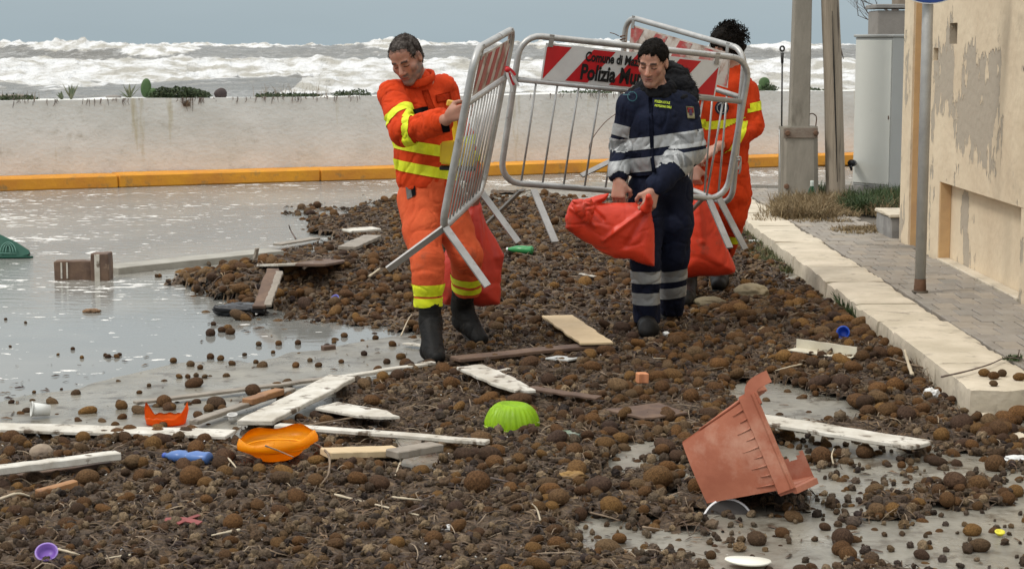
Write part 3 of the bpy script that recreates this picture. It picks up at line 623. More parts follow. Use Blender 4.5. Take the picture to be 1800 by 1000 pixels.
def surf_z(x, y):
    d = float(dens(x, y)); return max(float(litter_z(x, y, d)), -.012, float(ground_z(x, y)))
def GS(px, py, lift=0.0):
    """point on the surface (litter, water or road) seen through px, py, raised by lift"""
    z = 0.0
    for _ in range(8): g0 = G(px, py, z); z = .5 * z + .5 * (surf_z(g0.x, g0.y) + lift)
    return G(px, py, z)
# ================================================================== SIGNED DISTANCE MODELLING
class Sdf:
    def __init__(s): s.p = []
    def cone(s, a, b, ra, rb, k=.02, u=None, sc=1.0, neg=False, tagn=None):
        """round cone; u, sc: section widened sc times along u"""
        s.p.append(('c', np.array(a, float), np.array(b, float), ra, rb, k, None if u is None else np.array(Vector(u).normalized()), sc, neg)); return s
    def ell(s, c, r, k=.02, rot=None, neg=False):
        s.p.append(('e', np.array(c, float), np.array(r, float), k, None if rot is None else np.array(rot), neg)); return s
    def half(s, c, n, k=.01):
        """cut away everything on the n side of plane"""
        s.p.append(('h', np.array(c, float), np.array(Vector(n).normalized()), k)); return s
    def fn(s, f): s.p.append(('f', f)); return s
    def chain(s, pts, rad, k=.02, u=None, sc=1.0):
        for i in range(len(pts) - 1): s.cone(pts[i], pts[i + 1], rad[i], rad[i + 1], k, u, sc)
        return s
    def mesh(s, h, name):
        lo = np.full(3, 1e9); hi = -lo
        for q in s.p:
            if q[0] == 'c' and not q[8]:
                r = max(q[3], q[4]) * max(q[7], 1) + 3 * h; lo = np.minimum(lo, np.minimum(q[1], q[2]) - r); hi = np.maximum(hi, np.maximum(q[1], q[2]) + r)
            elif q[0] == 'e' and not q[5]: r = q[2].max() + 3 * h; lo = np.minimum(lo, q[1] - r); hi = np.maximum(hi, q[1] + r)
        lo = np.floor(lo / h) * h; n = (np.ceil((hi - lo) / h)).astype(int) + 1
        Fv = np.full(n, .06, np.float32); ax = [lo[i] + h * np.arange(n[i]) for i in range(3)]
        for q in s.p:
            if q[0] == 'f':
                Gx = np.meshgrid(*ax, indexing='ij'); Fv = q[1](Fv, *Gx).astype(np.float32); continue
            if q[0] == 'h':
                X = ((ax[0] - q[1][0]) * q[2][0])[:, None, None] + ((ax[1] - q[1][1]) * q[2][1])[None, :, None] + ((ax[2] - q[1][2]) * q[2][2])[None, None, :]
                Fv = s._smax(Fv, X, q[3]); continue
            if q[0] == 'c': k = q[5]; r = max(q[3], q[4]) * max(q[7], 1) + k + 2 * h; l = np.minimum(q[1], q[2]) - r; u = np.maximum(q[1], q[2]) + r
            else: k = q[3]; r = q[2].max() + k + 2 * h; l = q[1] - r; u = q[1] + r
            i0 = np.clip(((l - lo) / h).astype(int), 0, n); i1 = np.clip(((u - lo) / h).astype(int) + 2, 0, n)
            if (i1 <= i0).any(): continue
            sl = tuple(slice(a, b) for a, b in zip(i0, i1))
            x, y, z = (ax[i][sl[i]] for i in range(3))
            Pp = np.stack(np.broadcast_arrays(x[:, None, None], y[None, :, None], z[None, None, :]), -1)
            if q[0] == 'c':
                a, b, ra, rb = q[1:5]; P0 = Pp - a; ba = b - a
                if q[6] is not None:
                    f_ = 1 - 1 / q[7]; P0 = P0 - (P0 @ q[6])[..., None] * q[6] * f_; ba = ba - (ba @ q[6]) * q[6] * f_
                t = np.clip((P0 @ ba) / max(ba @ ba, 1e-9), 0, 1); d = np.sqrt(((P0 - t[..., None] * ba) ** 2).sum(-1)) - (ra + (rb - ra) * t); neg = q[8]
            else:
                P0 = Pp - q[1]
                if q[4] is not None: P0 = P0 @ q[4]
                kk = np.sqrt(((P0 / q[2]) ** 2).sum(-1)); k1 = np.sqrt(((P0 / q[2] ** 2) ** 2).sum(-1)) + 1e-9; d = kk * (kk - 1) / k1; neg = q[5]
            Fv[sl] = s._smax(Fv[sl], -d, k) if neg else s._smin(Fv[sl], d, k)
        return surface_nets(Fv, lo, h)
    @staticmethod
    def _smin(a, b, k):
        t = np.clip(.5 + .5 * (a - b) / k, 0, 1); return a * (1 - t) + b * t - k * t * (1 - t)
    @staticmethod
    def _smax(a, b, k):
        t = np.clip(.5 - .5 * (a - b) / k, 0, 1); return a * (1 - t) + b * t + k * t * (1 - t)
def surface_nets(Fv, lo, h):
    n = np.array(Fv.shape); S = Fv < 0
    c = np.zeros(n - 1, np.int8)
    offs = [(i, j, k) for i in (0, 1) for j in (0, 1) for k in (0, 1)]
    for o in offs: c += S[o[0]:n[0] - 1 + o[0], o[1]:n[1] - 1 + o[1], o[2]:n[2] - 1 + o[2]]
    ci = np.argwhere((c > 0) & (c < 8)); idx = np.full(n - 1, -1, np.int64); idx[tuple(ci.T)] = np.arange(len(ci))
    vals = {o: Fv[ci[:, 0] + o[0], ci[:, 1] + o[1], ci[:, 2] + o[2]].astype(float) for o in offs}
    acc = np.zeros((len(ci), 3)); cnt = np.zeros(len(ci))
    for a in offs:
        for ax in range(3):
            if a[ax]: continue
            b = list(a); b[ax] = 1; b = tuple(b); fa, fb = vals[a], vals[b]; m = (fa < 0) != (fb < 0)
            t = np.where(m, fa / np.where(m, fa - fb, 1), 0)
            p = np.array(a, float)[None, :].repeat(len(ci), 0); p[:, ax] += t; acc += p * m[:, None]; cnt += m
    V = lo + h * (ci + acc / cnt[:, None]); Qs = []
    for ax in range(3):
        o = [0, 0, 0]; o[ax] = 1
        A = S[:n[0] - o[0], :n[1] - o[1], :n[2] - o[2]]; B = S[o[0]:, o[1]:, o[2]:]
        e = np.argwhere(A != B); e1, e2 = [q for q in range(3) if q != ax]
        e = e[(e[:, e1] > 0) & (e[:, e2] > 0) & (e[:, e1] < n[e1] - 1) & (e[:, e2] < n[e2] - 1)]
        sg = A[tuple(e.T)]
        def at_(d1, d2):
            q = e.copy(); q[:, e1] -= d1; q[:, e2] -= d2; return idx[tuple(q.T)]
        q = np.stack([at_(1, 1), at_(0, 1), at_(0, 0), at_(1, 0)], 1)
        flip = sg if ax != 1 else ~sg
        q[~flip] = q[~flip][:, ::-1]; Qs.append(q)
    Q = np.concatenate(Qs); Q = Q[(Q >= 0).all(1)]; return V, Q
def vnormals(V, Q):
    n = np.cross(V[Q[:, 2]] - V[Q[:, 0]], V[Q[:, 3]] - V[Q[:, 1]]); N = np.zeros_like(V)
    for i in range(4): np.add.at(N, Q[:, i], n)
    return N / (np.linalg.norm(N, axis=1)[:, None] + 1e-12)
def smooth(V, Q, it=1, f=.5):
    for _ in range(it):
        A = np.zeros_like(V); C = np.zeros(len(V))
        for i in range(4):
            for j in (1, 3): np.add.at(A, Q[:, i], V[Q[:, (i + j) % 4]]); np.add.at(C, Q[:, i], 1)
        V = V * (1 - f) + f * A / C[:, None]
    return V
def folds(V, amp, sx=9., seed=0, stretch=(1, 1, .6)):
    """creased cloth: ridged, warped noise"""
    x, y, z = V[:, 0] * stretch[0], V[:, 1] * stretch[1], V[:, 2] * stretch[2]
    wx = fbm(x * 4, y * 4, z * 4, 2, seed) * .16; wz = fbm(x * 4 + 7, y * 4, z * 4, 2, seed + 3) * .16
    c = lambda f, s_, w_: np.exp(-(vn((x + wx) * f, y * f, (z + wz) * f, s_) / w_) ** 2)
    low = fbm(x * sx * .7, y * sx * .7, z * sx * .7, 2, seed + 13)
    return amp * (1.0 * low - .95 * c(sx, seed + 5, .13) - .62 * c(sx * 1.9, seed + 9, .15) - .25 * c(sx * 3.9, seed + 11, .2) + .5)
def band_mesh(V, Q, N, c, ax, hw, sel, off=.004):
    """strip of tape lying on a garment between two planes"""
    c = np.array(c); ax = np.array(Vector(ax).normalized()); d = (V - c) @ ax; ok = (np.abs(d) < hw + .02) & sel
    qi = Q[ok[Q].all(1)]; used = np.unique(qi); 
    if len(used) < 4: return None
    mp = -np.ones(len(V), int); mp[used] = np.arange(len(used)); bm = bmesh.new()
    vs = [bm.verts.new(v) for v in (V[used] + N[used] * off)]
    for q in mp[qi]:
        if len(set(q)) == 4:
            try: bm.faces.new([vs[i] for i in q])
            except ValueError: pass
    for sgn in (1, -1):
        bmesh.ops.bisect_plane(bm, geom=bm.verts[:] + bm.edges[:] + bm.faces[:], plane_co=Vector(c + ax * hw * sgn), plane_no=Vector(ax * sgn), clear_outer=True)
    # drop slivers that do not belong to the main ring
    seen = set(); comps = []
    for f0 in bm.faces:
        if f0 in seen: continue
        st = [f0]; comp = []
        while st:
            q = st.pop()
            if q in seen: continue
            seen.add(q); comp.append(q)
            for e_ in q.edges: st += [g for g in e_.link_faces if g not in seen]
        if comp: comps.append(comp)
    comps.sort(key=len, reverse=True)
    bmesh.ops.delete(bm, geom=[f for c_ in comps[1:] if len(c_) < .12 * len(comps[0]) for f in c_], context='FACES')
    me = bpy.data.meshes.new('reflective_band'); bm.to_mesh(me); bm.free(); me.polygons.foreach_set('use_smooth', [True] * len(me.polygons)); return me
def frame(f, u):
    """3x3 columns: left (x), forward (y), up (z) for a head or hand"""
    f = Vector(f).normalized(); u = Vector(u); u = (u - f * u.dot(f)).normalized(); x = f.cross(u)
    return np.array([[x[i], f[i], u[i]] for i in range(3)])
class Loc:
    def __init__(s, c, M, k=1.0): s.c = np.array(c); s.M = M; s.k = k
    def __call__(s, x, y, z): return s.c + s.M @ (np.array([x, y, z]) * s.k)
    def inv(s, V): return (V - s.c) @ s.M / s.k
def head_sdf(S, L, beard=False, plump=1.0):
    k = L.k; e = lambda c, r, kk=.02, neg=False: S.ell(L(*c), np.array(r) * k, kk * k, L.M, neg)
    cn = lambda a, b, ra, rb, kk=.012, neg=False: S.cone(L(*a), L(*b), ra * k, rb * k, kk * k, neg=neg)
    e((0, -.022, .035), (.077, .097, .084)); e((0, .018, -.035), (.062 * plump, .070, .082), .03); e((0, .03, .055), (.062, .055, .055), .02)
    for s in (-1, 1):
        cn((s * .050 * plump, -.005, -.055), (s * .012, .062, -.102), .022, .017, .025)
        e((s * .043 * plump, .050, -.022), (.022, .022, .02), .018)
    e((0, .070, -.100), (.022, .018, .016), .02)
    cn((-.036, .074, .026), (.036, .074, .026), .011, .011, .014)
    for s in (-1, 1):
        e((s * .030, .098, .006), (.021, .022, .013), .010, True); e((s * .031, .069, .004), (.0155, .0155, .0135), .004)
        cn((s * .014, .086, .0245), (s * .047, .072, .023), .0055, .004, .008)
    cn((0, .082, .016), (0, .106, -.026), .0085, .0125, .010); e((0, .108, -.030), (.0115, .0115, .010), .006)
    for s in (-1, 1): e((s * .012, .094, -.034), (.0085, .010, .008), .006); e((s * .0065, .101, -.041), (.0035, .005, .0035), .002, True)
    cn((-.020, .078, -.058), (.020, .078, -.058), .0065, .0065, .008); e((0, .086, -.059), (.012, .008, .007), .008)
    cn((-.017, .079, -.0715), (.017, .079, -.0715), .0075, .0075, .008)
    S.cone(L(-.020, .0905, -.0648), L(.020, .0905, -.0648), .0016 * k, .0016 * k, .003 * k, neg=True)
    for s in (-1, 1):
        e((s * .079, -.008, .0), (.010, .019, .031), .008); e((s * .088, -.002, .004), (.006, .009, .017), .005, True)
def skin_col(V, L, base, brow, stub, stubc, lip=(.33, .14, .11), hair_line=None):
    p = L.inv(V); x, y, z = p.T; C = np.tile(np.array(base), (len(V), 1)); near_h = (p ** 2).sum(1) < .17 ** 2; front = (y > .03) & near_h
    def blend(m, c):
        nonlocal C; m = np.clip(m, 0, 1)[:, None]; C = C * (1 - m) + np.array(c) * m
    nz = fbm(V[:, 0] * 45, V[:, 1] * 45, V[:, 2] * 45, 3, 3)
    blend(.25 + .5 * nz, np.array(base) * (.9, .72, .68))
    blend(front * np.exp(-((np.abs(x) - .042) / .02) ** 2 - ((z + .025) / .022) ** 2) * .5, (base[0], base[1] * .66, base[2] * .6))
    blend(front * np.exp(-(x / .016) ** 2 - ((z + .03) / .018) ** 2) * .45, (base[0], base[1] * .62, base[2] * .55))
    blend(front * sstep(.027, .018, np.abs(x)) * sstep(.014, .007, np.abs(z + .0655)) * .8, lip)
    blend(front * sstep(.024, .018, np.abs(x)) * sstep(.0025, .001, np.abs(z + .065)), (.10, .03, .025))
    # eyebrows and the lash line of lowered lids
    bz = .0285 - .10 * (np.abs(x) - .030) ** 2 * 40
    blend(front * sstep(.0075, .0045, np.abs(z - bz)) * sstep(.050, .046, np.abs(x)) * sstep(.010, .014, np.abs(x)) * .9, brow)
    blend(front * sstep(.0042, .0022, np.abs(z - .0005 + .0012 * np.cos((np.abs(x) - .031) * 90))) * sstep(.0175, .014, np.abs(np.abs(x) - .031)) * .92, (.035, .022, .018))
    blend(front * sstep(.010, .004, np.abs(z - .014)) * sstep(.02, .014, np.abs(np.abs(x) - .031)) * .35, np.array(base) * .40)  # eye-socket shade painted into the skin above each lid
    if stub > 0:
        m = sstep(-.035, -.055, z + .0 * x) * (y > -.03) + (np.abs(x) > .045) * sstep(.0, -.03, z) * (y > -.01)
        m = m * near_h * sstep(.006, .016, np.abs(z + .0655) + (np.abs(x) > .02) * .02); m = np.clip(m, 0, 1) * stub * (.65 + .8 * nz)
        blend(m, stubc)
        blend(sstep(.03, .02, np.abs(x)) * sstep(.012, .006, np.abs(z + .047)) * (y > .06) * stub * .8, stubc)
    if hair_line is not None: blend(hair_line(x, y, z) * near_h, brow)
    return C
def hand_sdf(S, W, d, n, s, curl=(.5, .8, .6), k=1.0, thumb=(.6, .7), spread=.0, tlen=1.0):
    """W wrist, d to knuckles, n palm side, s thumb side; curled fingers"""
    W = np.array(W); d = np.array(Vector(d).normalized()); n = np.array(Vector(n)); n = n - d * (n @ d); n /= np.linalg.norm(n)
    s_ = np.cross(d, n); s_ = s_ * np.sign(s_ @ np.array(Vector(s)) + 1e-9); k *= 1.0
    for o in (-.028, -.010, .010, .028): S.cone(W + (d * .012 + s_ * o * .6) * k, W + (d * .085 + s_ * o) * k, .015 * k, .0125 * k, .014 * k)
    S.cone(W + (d * .02 + s_ * .022 + n * .008) * k, W + (d * .055 + s_ * .034 + n * .012) * k, .016 * k, .014 * k, .012 * k)
    L3 = ((.044, .026, .021), (.048, .030, .022), (.044, .028, .022), (.035, .021, .019))
    for o, ls in zip((.030, .0105, -.0105, -.029), L3):
        p = W + (d * (.088 - abs(o - .008) * .18) + s_ * o) * k; a = 0; r = .0098 * k
        for c_, l in zip(curl, ls):
            a += c_; v = d * math.cos(a) + n * math.sin(a) + s_ * o * spread; v = v / np.linalg.norm(v); q = p + v * l * k; S.cone(p, q, r, r * .93, .0035 * k); p = q; r *= .93
    p = W + (d * .030 + s_ * .034 + n * .008) * k; v1 = d * .62 + s_ * .62 + n * thumb[0]; v1 /= np.linalg.norm(v1); q = p + v1 * .036 * k; S.cone(p, q, .0135 * k, .012 * k, .012 * k)
    v2 = d * .70 - s_ * .05 + n * thumb[1]; v2 /= np.linalg.norm(v2); q2 = q + v2 * .030 * k * tlen; S.cone(q, q2, .0118 * k, .0108 * k, .004 * k)
    v3 = d * .45 - s_ * .5 + n * (thumb[1] + .2); v3 /= np.linalg.norm(v3); S.cone(q2, q2 + v3 * .024 * k, .0108 * k, .009 * k, .004 * k)
def seg_dist(V, pts, rad):
    b = np.full(len(V), 1e9)
    for i in range(len(pts) - 1):
        a, c = np.array(pts[i]), np.array(pts[i + 1]); ba = c - a; t = np.clip((V - a) @ ba / (ba @ ba), 0, 1)
        b = np.minimum(b, np.linalg.norm(V - a - t[:, None] * ba, axis=1) - (rad[i] + (rad[i + 1] - rad[i]) * t))
    return b
skin_m = mat('skin', (1, 1, 1), .5, attr='Col', bump=.12, bscale=160, bdist=.002); 
try: skin_m.node_tree.nodes['Principled BSDF'].inputs['Subsurface Weight'].default_value = .08; skin_m.node_tree.nodes['Principled BSDF'].inputs['Subsurface Scale'].default_value = .01
except Exception: pass
def fabric(name, c, c2, c3=None, rough=.85, t3=(.6, .78)):
    return mat(name, c, rough, c2, 5, bump=.55, bscale=26, col3=c3, n3=6, t3=t3, bdist=.010, spec=.15, coord='World')
# ================================================================== PEOPLE
orange_j = fabric('orange_jacket_cloth', (.62, .056, .010), (.50, .042, .009), (.33, .035, .012), t3=(.55, .75))
orange_t = fabric('orange_trouser_cloth', (.66, .118, .042), (.52, .078, .026), (.32, .085, .045), t3=(.58, .74))
hi_yellow = mat('hi_vis_yellow', (.72, .78, .015), .55, (.60, .66, .02), 12, bump=.2, bscale=200)
silver_m = mat('silver_tape', (.36, .37, .37), .42, (.28, .29, .29), 10, bump=.2, bscale=200, metal=.15, col3=(.2, .19, .17), n3=18, t3=(.62, .72))
navy_m = fabric('navy_cloth', (.010, .014, .032), (.007, .009, .020)); navy_t = fabric('navy_trouser_cloth', (.010, .013, .030), (.007, .009, .02), (.035, .032, .03), t3=(.66, .85))
black_m = fabric('black_cloth', (.007, .007, .009), (.012, .012, .013))
boot_m = mat('black_boot_leather', (.006, .006, .006), .58, (.011, .010, .009), 12, spec=.14, bump=.6, bscale=60, col3=(.06, .045, .03), n3=10, t3=(.62, .78), bdist=.004)
sole_m = mat('boot_sole', (.012, .011, .01), .8)
hair_dark = mat('dark_hair', (.004, .0035, .003), .7, (.011, .008, .006), 60, spec=.08, bump=.9, bscale=120, bdist=.006)
hair_grey = mat('greying_hair', (.030, .023, .019), .7, (.16, .14, .125), 26, spec=.08, bump=.9, bscale=170, bdist=.004, lo=.45, hi=.75)
def garment(name, S, h, m, parent, amp, sx, seed, regions=None, sm=1, stretch=(1, 1, .6)):
    V, Q = S.mesh(h, name); V = smooth(V, Q, sm, .4); N = vnormals(V, Q); a = amp
    if regions:
        a = np.full(len(V), amp)
        for c, r, g_ in regions: a = a + g_ * np.exp(-((V - np.array(c)) ** 2).sum(1) / r ** 2)
    V = V + N * (folds(V, 1.0, sx, seed, stretch) * a)[:, None]; N = vnormals(V, Q)
    o = link(name, np_mesh(name, V, Q), m, parent); return V, Q, N, o
def boot(S, ank, heel, toe, knee, h=.22, ra=.058, rf=.045):
    """shaft from the ankle towards the knee, foot from heel to toe"""
    ank, heel, toe, knee = map(Vector, (ank, heel, toe, knee)); up = (knee - ank).normalized(); f = (toe - heel).normalized(); side = f.cross(Vector((0, 0, 1))).normalized()
    S.chain([ank, ank + up * h * .5, ank + up * h], [ra * .92, ra, ra * 1.08], .02); S.cone(ank, heel.lerp(toe, .55) + Vector((0, 0, .028)), ra * .92, rf * .98, .03)
    S.cone(heel, heel + f * .06, rf * .9, rf * .95, .03); S.cone(ank, heel + f * .05, ra * .9, rf, .03); S.cone(heel + f * .05 + Vector((0, 0, .012)), toe - f * .03, rf, rf * .82, .03, side, 1.15); S.cone(ank, toe - f * .07, ra * .7, rf * .75, .035)
def sole(parent, heel, toe, rf=.045, dz=-.03, tilt=0):
    heel, toe = Vector(heel), Vector(toe); f = (toe - heel).normalized(); side = f.cross(Vector((0, 0, 1))).normalized(); up = side.cross(f); L = (toe - heel).length
    S = Sdf(); o = up * dz
    S.cone(heel + o, heel + f * .07 + o, .034, .032, .01, up, .34); S.cone(heel + f * .05 + o, toe - f * .05 + o, .032, .043, .01, up, .28); S.cone(toe - f * .05 + o, toe + o, .043, .036, .01, up, .28)
    V, Q = S.mesh(.006, 'sole'); link('boot_sole', np_mesh('boot_sole', V, Q), sole_m, parent)
HN = np.array
# ------------------------------------------------------------------ person 1: man in orange holding the narrow-looking barrier
p1 = wempty('person', tuple(G(790, 625)), 'bearded man with greying hair in orange work clothes with yellow bands, gripping the nearest barrier', 'person', 'workers clearing the road')
hipC = P(756, 338, 10.50); belly = P(752, 270, 10.52); chest = P(742, 205, 10.50); neck = P(738, 150, 10.46); hd = P(714, 105, 10.36)
RS, RE, RW, RHd = P(691, 167, 10.38), P(712, 232, 10.08), P(784, 211, 9.78), P(797, 200, 9.70)
LS, LE, LW = P(778, 157, 10.52), P(810, 242, 10.58), P(832, 312, 10.47)
RH, RK, RA = P(733, 350, 10.50), P(752, 456, 10.22), P(757, 566, 10.20)
LH, LK, LA = P(783, 352, 10.54), P(819, 448, 10.42), P(812, 538, 10.74)
_z = GS(768, 634).z; toeR = G(771, 630, _z + .045); heelR = Vector((P(755, 610, 10.3).x, toeR.y + .235, _z + .052))
toeL = P(851, 601, 10.60); heelL = P(806, 560, 10.80)
hf = Vector((-.30, -.86, -.52)); hu = Vector((-.36, -.45, .86)); Lh = Loc(hd, frame(hf, hu), 1.03)
S = Sdf(); head_sdf(S, Lh, plump=1.06)
S.chain([Lh(0, -.03, -.06), Vector(neck) + Vector((0, .0, .0)), chest], [.056, .062, .08], .03)
S.chain([neck, chest, belly, hipC], [.07, .12, .115, .12], .04, (1, 0, 0), 1.3)
S.chain([RS, RE, RW], [.055, .045, .032], .02); S.chain([LS, LE, LW], [.055, .045, .032], .02); S.chain([RH, RK, RA], [.085, .055, .036], .02); S.chain([LH, LK, LA], [.085, .055, .036], .02)
hand_sdf(S, P(786, 206, 9.76), (.62, -.35, .22), (.35, .8, .1), (0, 0, 1), (.35, .95, .7), 1.0, (.5, .7))
hand_sdf(S, P(833, 316, 10.46), (.12, .0, -1), (-.3, -.8, 0), (-1, -.2, 0), (.9, 1.1, .8), 1.0)
V, Q = S.mesh(.0048, 'body'); V = smooth(V, Q, 1, .3)
hl = lambda x, y, z: .55 * sstep(.070, .080, z) * (y > 0) * (y < .075) + .5 * (np.abs(x) > .055) * sstep(-.01, .02, z) * (y < .035)
C = skin_col(V, Lh, (.40, .205, .142), (.028, .02, .016), .95, (.13, .11, .10), hair_line=hl)
me = np_mesh('body', V, Q); set_col(me, 'Col', C); link('body', me, skin_m, p1)
# hair: short cap with grey temples
def hair_cap(name, L, m, parent, grow=.009, line=((0, .075, .078), (0, .012, -.035)), h=.005, seed=1, rough=.006, curly=0, freq=60, back=-.075, ears=True, tmpl=.012, strands=2600):
    S = Sdf(); k = L.k; g_ = grow
    S.ell(L(0, -.024, .037), HN((.078 + g_ * .45, .098 + g_ * .8, .085 + g_ * 1.15)) * k, .02, L.M); S.ell(L(0, .03, .055), HN((.062 + g_ * .8, .055 + g_ * .8, .055 + g_)) * k, .02, L.M); S.ell(L(0, -.045, -.02), HN((.066 + g_, .062 + g_, .06)) * k, .03, L.M)
    a, b = HN(line[0]), HN(line[1]); dv = b - a; nn = HN((0, -dv[2], dv[1])); nn = nn if nn[1] > 0 else -nn
    def cut(Fv, X, Y, Z):
        pp = L.inv(np.stack([X, Y, Z], -1).reshape(-1, 3)); x, y, z = pp.T
        nz = fbm(x * freq, y * freq, z * freq, 3, seed); F2 = Fv.ravel() + rough * nz * 2 + (curly * vn(x * 42, y * 42, z * 42, seed + 4) if curly else 0)
        d = ((pp - a) @ (nn / np.linalg.norm(nn))) + .018 * nz + .006 * vn(x * 130, y * 60, z * 60, seed + 8) - .018 * sstep(.035, .065, np.abs(x)) * (z < .045) * 0
        temple = -tmpl * np.exp(-((np.abs(x) - .042) / .016) ** 2) * (z > .04)
        d = d - temple; F2 = np.maximum(F2, d * k)
        if ears: F2 = np.maximum(F2, -(np.sqrt((y + .006) ** 2 + (z + .004) ** 2) - .036) * k * (np.abs(x) > .05) + (np.abs(x) <= .05) * -1)
        F2 = np.maximum(F2, (back - z) * k); return F2.reshape(Fv.shape)
    S.fn(cut); V, Q = S.mesh(h * k, name); link(name, np_mesh(name, V, Q), m, parent)
    if strands:
        N = vnormals(V, Q); rs = np.random.default_rng(seed + 40); ids = rs.choice(len(V), strands); p0 = V[ids]; nn_ = N[ids]; fl = L.M @ np.array([0., .55, -.25]); d = fl[None, :] + rs.normal(0, .38, (strands, 3)); d -= nn_ * (d * nn_).sum(1)[:, None] * .75; d /= np.linalg.norm(d, axis=1)[:, None]
        l = rs.uniform(.007, .015, strands)[:, None]; sd_ = np.cross(d, nn_) * .0011; a0 = p0 + nn_ * .0005; b0 = p0 + d * l * .6 + nn_ * .0035; c0 = p0 + d * l + nn_ * .0022
        VV = np.stack([a0 - sd_, a0 + sd_, b0 + sd_ * .8, b0 - sd_ * .8, c0 + sd_ * .2, c0 - sd_ * .2], 1).reshape(-1, 3); b_ = np.arange(strands)[:, None] * 6; QQ = np.concatenate([b_ + np.array([[0, 1, 2, 3]]), b_ + np.array([[3, 2, 4, 5]])])
        so = link('hair_strands', np_mesh('hair_strands', VV, QQ), m, parent); so['kind'] = 'stuff'
hair_cap('hair', Lh, hair_grey, p1, .005, ((0, .066, .089), (0, .006, -.030)), rough=.005, freq=95, tmpl=.014)
# jacket
S = Sdf(); ux = Vector((1, -.12, 0))
S.chain([P(737, 154, 10.47), P(737, 180, 10.48)], [.078, .135], .04, ux, 1.2)
S.chain([P(737, 190, 10.49), chest, belly, P(752, 318, 10.50)], [.128, .142, .135, .132], .045, ux, 1.32)
S.chain([P(744, 165, 10.49), P(738, 142, 10.44)], [.090, .066], .03)
S.half(P(752, 330, 10.5), (.05, 0, -1), .006); S.chain([P(726, 164, 10.46), RS, RE, P(776, 213, 9.84)], [.080, .078, .074, .066], .028); S.chain([P(752, 160, 10.5), LS, LE, P(831, 306, 10.48)], [.080, .076, .068, .058], .028)
S.ell(Lh(0, -.01, -.075), (.062, .062, .075), .01, neg=True)
S.ell(P(790, 209, 9.72), (.035, .035, .035), .004, neg=True)
jV, jQ, jN, jo = garment('jacket', S, .0062, orange_j, p1, .009, 9, 4, [(RE, .16, .009), (LE, .12, .006), (P(745, 320, 10.4), .12, .004), (P(712, 200, 10.2), .09, .005)])
# yellow bands of jacket
torso = [P(737, 190, 10.49), chest, belly, P(752, 318, 10.5)]; ta = seg_dist(jV, torso, [.13 * 1.2] * 4); rarm = seg_dist(jV, [RS, RE, RW], [.086, .072, .064]); larm = seg_dist(jV, [LS, LE, LW], [.084, .068, .058])
sR = rarm < .028; sL = larm < .025; sT = (rarm > .012) & (larm > .012) & (jV[:, 2] < P(0, 225, 10.5).z)
upR = (Vector(RE) - Vector(RS)).normalized(); foR = (Vector(RW) - Vector(RE)).normalized()
for c, ax, w, sel in ((P(703, 207, 10.22), Vector((.55, -.45, -.72)), .030, sR), (P(722, 231, 10.05), Vector((1, -.45, .16)), .032, sR & (jV[:, 0] > P(708, 0, 10.2).x)),
                      (P(735, 259, 10.4), (-.16, .0, -1), .031, sT), (P(745, 299, 10.4), (-.17, 0, -1), .029, sT), (P(812, 250, 10.55), (.25, 0, -1), .028, sL), (P(822, 278, 10.5), (.25, 0, -1), .028, sL)):
    b_ = band_mesh(jV, jQ, jN, c, ax, w, sel)
    if b_: link('reflective_band', b_, hi_yellow, p1)
# dark name strip, sleeve tab, placket, pocket flap
def patch(name, pts, m, parent, V, N, off=.007, th=.003):
    """small sewn-on patch: four corner points dropped onto the garment's front"""
    g_ = 7; co = [[None] * g_ for _ in range(g_)]; bm = bmesh.new(); a, b, c, d = [HN(q) for q in pts]
    for i in range(g_):
        for j in range(g_):
            s, t_ = i / (g_ - 1), j / (g_ - 1); q = (a * (1 - s) + b * s) * (1 - t_) + (d * (1 - s) + c * s) * t_
            D = (V[:, 0] - q[0]) ** 2 + (V[:, 2] - q[2]) ** 2; m_ = (D < .03 ** 2) & (np.abs(V[:, 1] - q[1]) < .25); ids = np.where(m_)[0]
            if len(ids): yy = V[ids, 1]; lim = yy.min() + .03; ids = ids[yy < lim]; w_ = 1 / (D[ids] + 1e-5); q = HN((q[0], (V[ids, 1] * w_).sum() / w_.sum() - off, q[2]))
            co[i][j] = bm.verts.new(q)
    for i in range(g_ - 1):
        for j in range(g_ - 1): bm.faces.new((co[i][j], co[i][j + 1], co[i + 1][j + 1], co[i + 1][j]))
    bmesh.ops.solidify(bm, geom=bm.faces[:], thickness=th); return link(name, bm_mesh(bm, name, True), m, parent)
PQ = lambda Y, *xy: [P(x, y, Y) for x, y in xy]
patch('name_strip', PQ(10.35, (729, 190), (755, 187), (758, 195), (733, 199)), black_m, p1, jV, jN)
patch('sleeve_tab', PQ(9.85, (776, 217), (790, 215), (792, 231), (779, 233)), black_m, p1, jV, jN)
patch('pocket_flap', PQ(10.35, (765, 168), (790, 162), (793, 176), (768, 182)), orange_j, p1, jV, jN, .009)
patch('front_placket', PQ(10.35, (741, 160), (752, 158), (770, 205), (759, 207)), orange_j, p1, jV, jN, .008)
S = Sdf(); pts = [Lh(.05 * math.sin(a_) * 1.25, -.005 + .055 * math.cos(a_) * 1.15, -.105 + .018 * math.cos(a_)) for a_ in np.linspace(0, 2 * math.pi, 22)]
nb = Vector(P(738, 138, 10.43)); ring = [nb + Vector((.074 * math.cos(a_), .070 * math.sin(a_), .026 * math.sin(a_) + .014 * math.cos(a_))) for a_ in np.linspace(0, 2 * math.pi, 22)]
for i in range(21): S.cone(ring[i], ring[i + 1], .012, .012, .004, (0, 0, 1), 1.9)
V, Q = S.mesh(.0055, 'collar'); link('collar', np_mesh('collar', V, Q), orange_j, p1)
